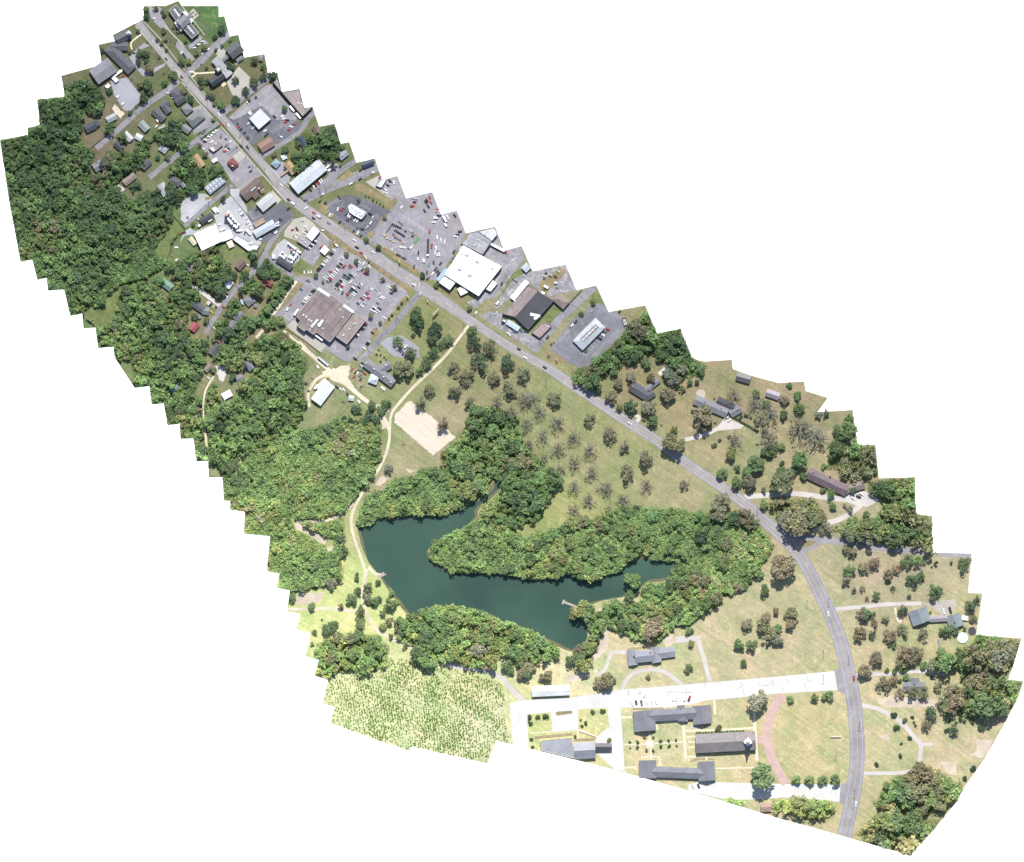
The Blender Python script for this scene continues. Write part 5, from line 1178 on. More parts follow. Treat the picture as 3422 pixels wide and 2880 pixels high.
building('shop_annex', 'brown flat-roofed annex beside the huge grocery store with pale roof stains', 'store', [('f', 'I', [(1192, 608), (1352, 715), (1085, 1048), (930, 940)], 6, (0.21, 0.175, 0.165), {'wall': (0.15, 0.14, 0.15), 'cap': (0.40, 0.38, 0.36)})], units=[('I', 1180, 765), ('I', 1215, 758), ('I', 1120, 835), ('I', 1040, 920, 0, 1.3)])
building('restaurant', 'grey gabled restaurant with a cross wing and many roof vents beside the big round tree', 'restaurant', [('g', 'I', 1345, 1300, 1740, 1595, 125, 4, SLATE_L), ('g', 'I', 1530, 1420, 1690, 1330, 110, 3.8, SLATE_L)], units=[('I', 1355, 1310), ('I', 1465, 1395), ('I', 1600, 1505), ('I', 1700, 1580), ('I', 1635, 1340, 1)])
building('pavilion', 'pale teal hip-roofed pavilion beside the grey restaurant', 'pavilion', [('h', 'I', 1405, 1520, 1515, 1560, 115, 3.6, (0.42, 0.50, 0.53), {'k': 'metal'})], units=[('I', 1490, 1545)])
ba, _, bb = building('barn', 'pale blue metal barn with a skylight row in the farm lot', 'barn', [('g', 'AD', 112, 385, 205, 262, 76, 4.5, (0.50, 0.55, 0.60), {'k': 'metal', 'p': 0.2}), ('g', 'AD', 130, 300, 185, 245, 46, 3.4, (0.72, 0.72, 0.72), {'k': 'metal', 'p': 0.12})])
for i in range(5):
    add_strip(ba, bb, 'skylight', 'AD', 128 + i * 14, 375 - i * 18, 136 + i * 14, 380 - i * 18, 4, 5.65, (0.65, 0.7, 0.72), 'plainroof', 0.15)
building('shed', 'small green-roofed shed at the end of the fenced pen', 'shed', [('g', 'AD', 332, 358, 362, 362, 30, 2.6, (0.35, 0.50, 0.45), {'k': 'metal', 'p': 0.3})])
# --- white supermarket and neighbours
sm, _, smb = building('supermarket', 'huge white flat-roofed supermarket with grey roof machines', 'store', [('f', 'H', [(830, 918), (1370, 1218), (1045, 1630), (565, 1330), (620, 1240), (690, 1140), (755, 1035)], 8, (0.80, 0.79, 0.77), {'k': 'white', 'wall': (0.30, 0.34, 0.38), 'cap': (0.78, 0.78, 0.78)})], units=[('H', 885, 1045, 0, 2), ('H', 1030, 1138, 0, 2), ('H', 783, 1242, 0, 2.2), ('H', 925, 1328, 0, 2.2), ('H', 1240, 1235, 0, 1.5), ('H', 820, 1032, 0, 1.2), ('H', 1140, 1262), ('H', 1103, 1338, 0, 0.9)], vents=[('H', 1220, 1300), ('H', 1222, 1322)])
add_strip(sm, smb, 'awning', 'H', 790, 1000, 815, 935, 62, 5.2, (0.24, 0.36, 0.45), 'metal', 0.5)
add_strip(sm, smb, 'awning', 'H', 475, 1415, 600, 1250, 62, 5.2, (0.27, 0.38, 0.47), 'metal', 0.5)
add_strip(sm, smb, 'entrance_roof', 'H', 670, 1130, 735, 1095, 70, 6.0, (0.10, 0.10, 0.12), 'metal', 0.5)
building('shop', 'small white flat shop at the supermarket corner by the road', 'shop', [('f', 'H', [(568, 1340), (728, 1440), (640, 1550), (482, 1438)], 6, (0.78, 0.78, 0.77), {'k': 'white', 'wall': (0.10, 0.11, 0.15)})], units=[('H', 615, 1398), ('H', 570, 1445)])
building('storage_shed', 'white gabled storage shed on the grass beside the supermarket', 'shed', [('g', 'H', 775, 1575, 870, 1530, 100, 4, (0.68, 0.71, 0.74), {'k': 'metal', 'p': 0.15, 'wall': (0.2, 0.3, 0.36)})])
building('loading_bay', 'white loading bay on the back corner of the supermarket', 'loading bay', [('f', 'H', [(1148, 1535), (1245, 1405), (1308, 1452), (1215, 1568)], 5, (0.78, 0.78, 0.76), {'k': 'white'})])
building('store_annex', 'grey weather-stained flat store joined to the white supermarket', 'store', [('f', 'H', [(803, 898), (925, 745), (1030, 722), (1228, 862), (1100, 1050), (840, 912)], 7, (0.26, 0.26, 0.275), {'wall': (0.2, 0.2, 0.22)}), ('f', 'H', [(1045, 725), (1270, 668), (1308, 770), (1230, 858)], 6, (0.42, 0.43, 0.45), {'wall': (0.2, 0.2, 0.22)})], units=[('H', 1050, 845), ('H', 990, 920), ('H', 1140, 770, 1)])
building('shed', 'blue-grey metal shed on the ragged edge behind the supermarket', 'shed', [('g', 'H', 1680, 1265, 1745, 1200, 92, 3.4, (0.34, 0.38, 0.42), {'k': 'metal', 'p': 0.15})])
wk, _, wkb = building('workshop', 'big workshop with one brown and one black roof half and a white lean-to', 'workshop', [('f', 'K', [(328, 1040), (690, 648), (828, 706), (812, 742), (508, 1085)], 6, (0.20, 0.165, 0.16), {'wall': (0.15, 0.15, 0.18)}), ('f', 'K', [(510, 1090), (832, 728), (1048, 858), (690, 1262)], 6.6, BLACK, {'k': 'metal', 'wall': (0.10, 0.10, 0.13)}), ('g', 'K', 470, 830, 672, 588, 62, 4, WHITE, {'k': 'white', 'p': 0.1})], units=[('K', 512, 865)])
for q in ((720, 1045, 860, 1075, 40), (770, 1110, 830, 1095, 30)):
    add_strip(wk, wkb, 'roof_patch', 'K', *q, 6.16, (0.55, 0.56, 0.58), 'plainroof', 0.04)
building('office_building', 'brown hip-roofed block attached behind the black workshop roof', 'office', [('h', 'K', 1075, 790, 1225, 920, 135, 5, BROWN_L, {'wall': (0.12, 0.12, 0.16)})])
building('shop', 'small brown flat shop on the corner below the workshop lawn', 'shop', [('f', 'K', [(742, 1308), (905, 1152), (1018, 1215), (855, 1382)], 4, (0.24, 0.19, 0.18), {'wall': (0.10, 0.09, 0.10)})], units=[('K', 970, 1218)])
building('canopy', 'pale blue flat canopy at the front of the workshop', 'canopy', [('g', 'K', 398, 1152, 560, 1255, 62, 3.4, (0.38, 0.45, 0.49), {'k': 'metal', 'p': 0.08})])
rs, _, rb = building('restaurant', 'light grey hip-roofed restaurant with a sunken roof well of machines', 'restaurant', [('h', 'K', 1388, 1482, 1700, 1168, 184, 4.2, (0.33, 0.36, 0.39), {'k': 'metal', 'p': 0.3})])
add_strip(rs, rb, 'roof_well', 'K', 1440, 1418, 1660, 1205, 62, 5.9, (0.16, 0.12, 0.11), 'plainroof', 0.35)
for t in (0.08, 0.3, 0.45, 0.55, 0.68, 0.9):
    p = wx(P('K', 1440 + 220 * t, 1418 - 213 * t))
    uo = link('roof_unit', UNITM, None, rs, (p[0] - rb[0], p[1] - rb[1], 6.25), 0.8)
    uo.scale = (1.3, 1.3, 1)
building('dumpster_enclosure', 'dark walled bin enclosure at the corner of the restaurant parking', 'enclosure', [('f', 'K', [(2003, 1105), (2065, 1092), (2088, 1190), (2035, 1215)], 2, (0.3, 0.3, 0.32), {'wall': (0.05, 0.05, 0.06), 'par': 1.6})], units=[('K', 2035, 1130), ('K', 2060, 1180)])
# --- houses east of the road
H('slate ranch house with three wings among brown trees', [('g', 'M', 905, 1180, 1095, 1300, 120, 3.3, SLATE), ('g', 'M', 1080, 1235, 1228, 1115, 58, 3.1, SLATE_L), ('g', 'M', 1065, 1335, 1170, 1265, 75, 3.1, SLATE)], chim=[('M', 920, 1195), ('M', 1112, 1225)])
H('long slate house with garage wing at the wide asphalt driveway', [('g', 'N', 425, 645, 805, 805, 110, 3.4, SLATE_L), ('g', 'N', 690, 655, 880, 745, 90, 3.2, SLATE_D), ('g', 'N', 840, 810, 955, 745, 100, 3.2, SLATE_L)], chim=[('N', 545, 670), ('N', 925, 760), ('N', 735, 745)])
building('barn', 'dark rusty-roofed barn on the ragged edge above the long slate house', 'barn', [('g', 'N', 915, 372, 1068, 415, 90, 3.4, (0.10, 0.095, 0.10), {'k': 'metal'})])
building('barn', 'lilac-grey barn behind a leafless tree', 'barn', [('g', 'N', 1262, 562, 1408, 612, 82, 3.2, (0.22, 0.20, 0.23), {'k': 'metal'})])
H('long purple-brown roofed house with dormers at the looping driveway', [('g', 'O', 700, 800, 1000, 945, 130, 3.8, (0.145, 0.115, 0.125), {'p': 0.55}), ('g', 'O', 960, 935, 1150, 1010, 128, 3.6, (0.145, 0.115, 0.125), {'p': 0.55}), ('g', 'O', 1190, 985, 1350, 935, 95, 3.4, BROWN_L), ('g', 'O', 1090, 1030, 1180, 980, 90, 3.5, BROWN_L)], chim=[('O', 762, 790), ('O', 960, 832), ('O', 1340, 905)])
H('teal-grey two-part house linked to a garage beside the round pool', [('g', 'Q', 850, 1000, 905, 1160, 215, 4, (0.17, 0.20, 0.215), {'p': 0.4}), ('g', 'Q', 1000, 1112, 1205, 1100, 68, 3.2, (0.27, 0.25, 0.27)), ('g', 'Q', 1265, 1062, 1310, 1205, 165, 3.6, (0.18, 0.205, 0.22), {'p': 0.4})], chim=[('Q', 958, 1130), ('Q', 1290, 1140)])
H('slate house half hidden by brown trees east of the road', [('g', 'R', 890, 432, 1110, 432, 88, 3.3, SLATE_L), ('g', 'R', 1000, 350, 1005, 420, 90, 3.2, SLATE_L)], chim=[('R', 995, 400)])
# --- seminary campus
H('slate manor house with four joined wings above the half-round driveway', [('g', 'S', 432, 508, 640, 488, 130, 5, (0.235, 0.245, 0.275)), ('g', 'S', 382, 425, 405, 600, 100, 3.8, (0.235, 0.245, 0.275)), ('g', 'S', 655, 392, 682, 568, 105, 4, (0.235, 0.245, 0.275)), ('g', 'S', 690, 468, 888, 442, 118, 3.6, (0.235, 0.245, 0.275))], chim=[('S', 415, 490), ('S', 605, 450)])
building('dormitory', 'long slate dormitory with broad end wings along the concrete road', 'dormitory', [('g', 'S', 520, 1200, 1140, 1160, 132, 4, SLATE_L, {'p': 0.45}), ('g', 'S', 526, 1138, 545, 1368, 245, 4.2, SLATE_L, {'p': 0.4}), ('g', 'S', 1195, 1078, 1212, 1285, 200, 4, SLATE_L, {'p': 0.4}), ('g', 'S', 960, 1075, 965, 1150, 82, 3.8, SLATE_L), ('g', 'S', 985, 1255, 990, 1190, 110, 3.7, SLATE_L)], vents=[('S', 695, 1200), ('S', 1038, 1178)])
c_, _, b_ = building('church', 'long brown-grey church with a tall white steeple beside the brick walk', 'church', [('g', 'S', 1140, 1520, 1830, 1482, 212, 6, (0.215, 0.195, 0.195), {'p': 0.5})])
tower(c_, b_, 'S', 1745, 1500, 7.0, 13, 0, (0.72, 0.74, 0.74), None)
p_ = wx(P('S', 1745, 1500)); m = MB(); m.cyl(0, 0, 13.3, 18, 2.9, 2.6, n=8); m.cyl(0, 0, 18, 18.5, 3.1, 3.1, n=8); m.cyl(0, 0, 18.5, 32, 2.4, 0.06, n=8)
link('steeple', m.mesh('steeple', [roof_mat((0.66, 0.68, 0.69), 'plainroof')]), None, c_, (p_[0] - b_[0], p_[1] - b_[1], 0))
building('dormitory', 'slate dormitory with end wings beside the lower concrete road', 'dormitory', [('g', 'px', 2165, 2578, 2368, 2586, 34, 4, SLATE_L, {'p': 0.45}), ('g', 'U', 1795, 1368, 1800, 1570, 195, 4.2, SLATE_L, {'p': 0.4}), ('g', 'T', 208, 1032, 220, 1250, 190, 4, SLATE_L, {'p': 0.4})], vents=[('T', 55, 1160), ('T', 135, 1160)])
building('long_shed', 'long weathered white shed beside the concrete yard', 'shed', [('g', 'U', 447, 562, 882, 543, 115, 4, (0.56, 0.57, 0.57), {'k': 'metal', 'p': 0.3})])
building('hall', 'wide blue-grey ribbed hall cut off by the ragged edge', 'hall', [('f', 'U', [(545, 1132), (918, 1098), (935, 1340), (800, 1312), (558, 1252)], 5.2, (0.24, 0.25, 0.275), {'k': 'metal', 'wall': (0.5, 0.44, 0.3)}), ('g', 'U', 938, 1258, 1182, 1242, 185, 4.8, (0.19, 0.205, 0.235), {'k': 'metal', 'p': 0.3, 'wall': (0.5, 0.44, 0.3)})], vents=[('U', 617, 1175), ('U', 852, 1150)])
building('porte_cochere', 'dark ribbed drive-through canopy at the end of the blue-grey hall', 'canopy', [('g', 'U', 1192, 1210, 1375, 1208, 85, 3.6, SLATE_D, {'k': 'metal', 'p': 0.25})])
H('brown-roofed house peeping from the trees below the concrete road', [('g', 'T', 850, 1565, 960, 1560, 95, 3.2, (0.33, 0.235, 0.19))])
# --- houses between grocery and woods
H('slate house with carport and five parked cars by the shaded lane', [('g', 'L', 610, 470, 752, 572, 90, 3.2, SLATE), ('g', 'L', 748, 575, 830, 590, 100, 3.0, SLATE_L)])
H('bright red metal-roofed house at the woods edge', [('g', 'L', 590, 850, 660, 760, 90, 3.1, PINK, {'k': 'metal', 'p': 0.4})])
H('grey hip house beside a pale blue camper', [('h', 'L', 1350, 475, 1445, 400, 112, 3.2, SLATE_L)])
H('grey house wedged between two tree crowns', [('g', 'L', 1190, 690, 1300, 612, 70, 3.1, SLATE_L)])
H('narrow grey house beside the big round tree on the lane', [('g', 'L', 1130, 850, 1182, 720, 72, 3.1, SLATE_L)])
H('dark brown house below the big round tree on the lane', [('g', 'L', 970, 1020, 1110, 922, 85, 3.2, (0.16, 0.11, 0.10))])
H('slate house at the lower end of the lane', [('g', 'L', 860, 1190, 970, 1060, 88, 3.2, SLATE)])
H('blue-slate house with a bare yard beside the woods', [('g', 'L', 1350, 1300, 1440, 1392, 100, 3.2, (0.14, 0.16, 0.19))])
H('plain grey house south of the blue-slate house', [('g', 'L', 1220, 1542, 1310, 1510, 100, 3.2, SLATE_L)])
H('small brown-grey house at the head of the dirt drive', [('g', 'L', 782, 1420, 858, 1342, 60, 3, BROWN_L)])
building('cabin', 'teal cabin in the woods beside a gravel spur', 'cabin', [('g', 'AB', 342, 288, 400, 242, 48, 3, TEAL, {'k': 'metal'})])
building('shed', 'white metal shed on bare ground south of the plain grey house', 'shed', [('g', 'AB', 825, 352, 900, 312, 58, 3, (0.66, 0.70, 0.73), {'k': 'metal', 'p': 0.2})])
building('shed', 'tiny grey shed beside the grey hip house', 'shed', [('g', 'L', 1462, 505, 1500, 515, 40, 2.4, SLATE_L, {'p': 0.3})])
building('shed', 'tiny grey shed above the bright red metal-roofed house', 'shed', [('g', 'L', 678, 645, 705, 680, 36, 2.4, SLATE_L, {'p': 0.3})])

# ------------------------------------------------------------------ vehicles
def veh_meshes():
    K = {}
    def cabin(m, x0, x1, t0, t1, w, wt, z0, z1):
        """glass sides of a cabin; returns the roof corners"""
        m.add([(x0, -w, z0), (x1, -w, z0), (x1, w, z0), (x0, w, z0), (t0, -wt, z1), (t1, -wt, z1), (t1, wt, z1), (t0, wt, z1)], [(0, 1, 5, 4), (1, 2, 6, 5), (2, 3, 7, 6), (3, 0, 4, 7)])
    def wheels(m, xs, w, r=0.33):
        for x in xs:
            for s in (-1, 1):
                m.wheel(x, s * w, r, 0.22)
    # saloon
    b = MB(); g = MB()
    b.add([(-2.2, -0.85, 0.28), (2.2, -0.80, 0.28), (2.2, 0.80, 0.28), (-2.2, 0.85, 0.28), (-2.25, -0.9, 0.72), (2.25, -0.82, 0.62), (2.25, 0.82, 0.62), (-2.25, 0.9, 0.72), (-2.1, -0.82, 0.92), (1.0, -0.84, 0.92), (1.0, 0.84, 0.92), (-2.1, 0.82, 0.92), (2.05, -0.74, 0.76), (2.05, 0.74, 0.76)],
          [(0, 1, 5, 4), (1, 2, 6, 5), (2, 3, 7, 6), (3, 0, 4, 7), (4, 5, 12, 9, 8), (6, 7, 11, 10, 13), (5, 6, 13, 12), (7, 4, 8, 11), (8, 9, 10, 11), (9, 12, 13, 10), (3, 2, 1, 0)])
    b.box(-1.25, 0.35, -0.62, 0.62, 1.40, 1.45, tx=0.05, ty=0.05); wheels(b, (-1.35, 1.4), 0.82)
    cabin(g, -1.75, 1.0, -1.22, 0.33, 0.80, 0.60, 0.90, 1.42)
    K['saloon'] = (b.mesh('car_body', [MAT['paint'], MAT['tyre']]), g.mesh('car_windows', [MAT['glass']]))
    # estate / suv
    b = MB(); g = MB()
    b.add([(-2.25, -0.88, 0.32), (2.2, -0.84, 0.32), (2.2, 0.84, 0.32), (-2.25, 0.88, 0.32), (-2.3, -0.93, 0.85), (2.28, -0.86, 0.75), (2.28, 0.86, 0.75), (-2.3, 0.93, 0.85), (-2.25, -0.88, 1.08), (0.95, -0.88, 1.08), (0.95, 0.88, 1.08), (-2.25, 0.88, 1.08), (2.1, -0.78, 0.96), (2.1, 0.78, 0.96)],
          [(0, 1, 5, 4), (1, 2, 6, 5), (2, 3, 7, 6), (3, 0, 4, 7), (4, 5, 12, 9, 8), (6, 7, 11, 10, 13), (5, 6, 13, 12), (7, 4, 8, 11), (8, 9, 10, 11), (9, 12, 13, 10), (3, 2, 1, 0)])
    b.box(-2.0, 0.4, -0.68, 0.68, 1.66, 1.72, tx=0.05, ty=0.05); wheels(b, (-1.4, 1.4), 0.84, 0.37)
    cabin(g, -2.2, 0.95, -1.98, 0.38, 0.85, 0.66, 1.06, 1.68)
    K['suv'] = (b.mesh('suv_body', [MAT['paint'], MAT['tyre']]), g.mesh('suv_windows', [MAT['glass']]))
    # pickup: open bed with side walls
    b = MB(); g = MB()
    b.box(-2.7, 2.6, -0.92, 0.92, 0.42, 0.82, ty=0.0); b.box(0.85, 2.6, -0.90, 0.90, 0.82, 1.10, tx=0.06, ty=0.06); b.box(-0.85, 0.85, -0.92, 0.92, 0.82, 1.15)
    for s in (-1, 1):
        b.box(-2.7, -0.85, s * 0.92 - 0.06, s * 0.92 + 0.06, 0.82, 1.15)
    b.box(-2.76, -2.66, -0.86, 0.86, 0.82, 1.15); b.box(-0.55, 0.5, -0.68, 0.68, 1.68, 1.74, tx=0.05, ty=0.05); b.box(-2.62, -0.9, -0.82, 0.82, 0.83, 0.86, 1); wheels(b, (-1.75, 1.7), 0.86, 0.4)
    cabin(g, -0.8, 1.05, -0.58, 0.48, 0.88, 0.68, 1.13, 1.70)
    K['pickup'] = (b.mesh('pickup_body', [MAT['paint'], MAT['tyre']]), g.mesh('pickup_windows', [MAT['glass']]))
    # van
    b = MB(); g = MB()
    b.box(-2.6, 1.7, -0.98, 0.98, 0.35, 2.1, tx=0.0, ty=0.08); b.box(1.7, 2.55, -0.94, 0.94, 0.35, 1.15, tx=0.0, ty=0.05); wheels(b, (-1.7, 1.7), 0.9, 0.38)
    cabin(g, 1.6, 2.45, 1.5, 1.78, 0.9, 0.82, 1.13, 1.98)
    K['van'] = (b.mesh('van_body', [MAT['paint'], MAT['tyre']]), g.mesh('van_windows', [MAT['glass']]))
    return K
VM = veh_meshes()
VCOL = {'w': ('white', (0.78, 0.78, 0.78)), 's': ('silver', (0.46, 0.47, 0.48)), 'g': ('grey', (0.16, 0.165, 0.17)), 'k': ('black', (0.018, 0.019, 0.022)), 'b': ('blue', (0.06, 0.12, 0.20)),
        'r': ('red', (0.42, 0.03, 0.035)), 't': ('tan', (0.40, 0.32, 0.22)), 'y': ('yellow', (0.60, 0.55, 0.05)), 'n': ('teal', (0.10, 0.28, 0.30))}
KIND = {'': 'saloon', 'S': 'suv', 'p': 'pickup', 'v': 'van'}
def vehicle(c, x, y, col, ang, kind, place, group):
    px, py = P(c, x, y)
    X, Y = wx((px, py))
    cn, cv = VCOL[col]
    names = {'saloon': 'parked_car', 'suv': 'parked_suv', 'pickup': 'pickup_truck', 'van': 'delivery_van'}
    word = {'saloon': 'car', 'suv': 'SUV', 'pickup': 'pickup truck', 'van': 'van'}[kind]
    s = kloc(px) * 13 * SC / 4.5 * 0.98
    o = empty(names[kind], (X, Y, LZ * LAYER[0] + 0.004), -math.radians(ang))
    o.scale = (s, s, s)
    bo = link('body', VM[kind][0], None, o, color=cv)
    wi = link('windows', VM[kind][1], None, o)
    tag(o, f'{cn} {word} {place}', {'saloon': 'car', 'suv': 'SUV', 'pickup': 'pickup truck', 'van': 'van'}[kind], group)
    return o

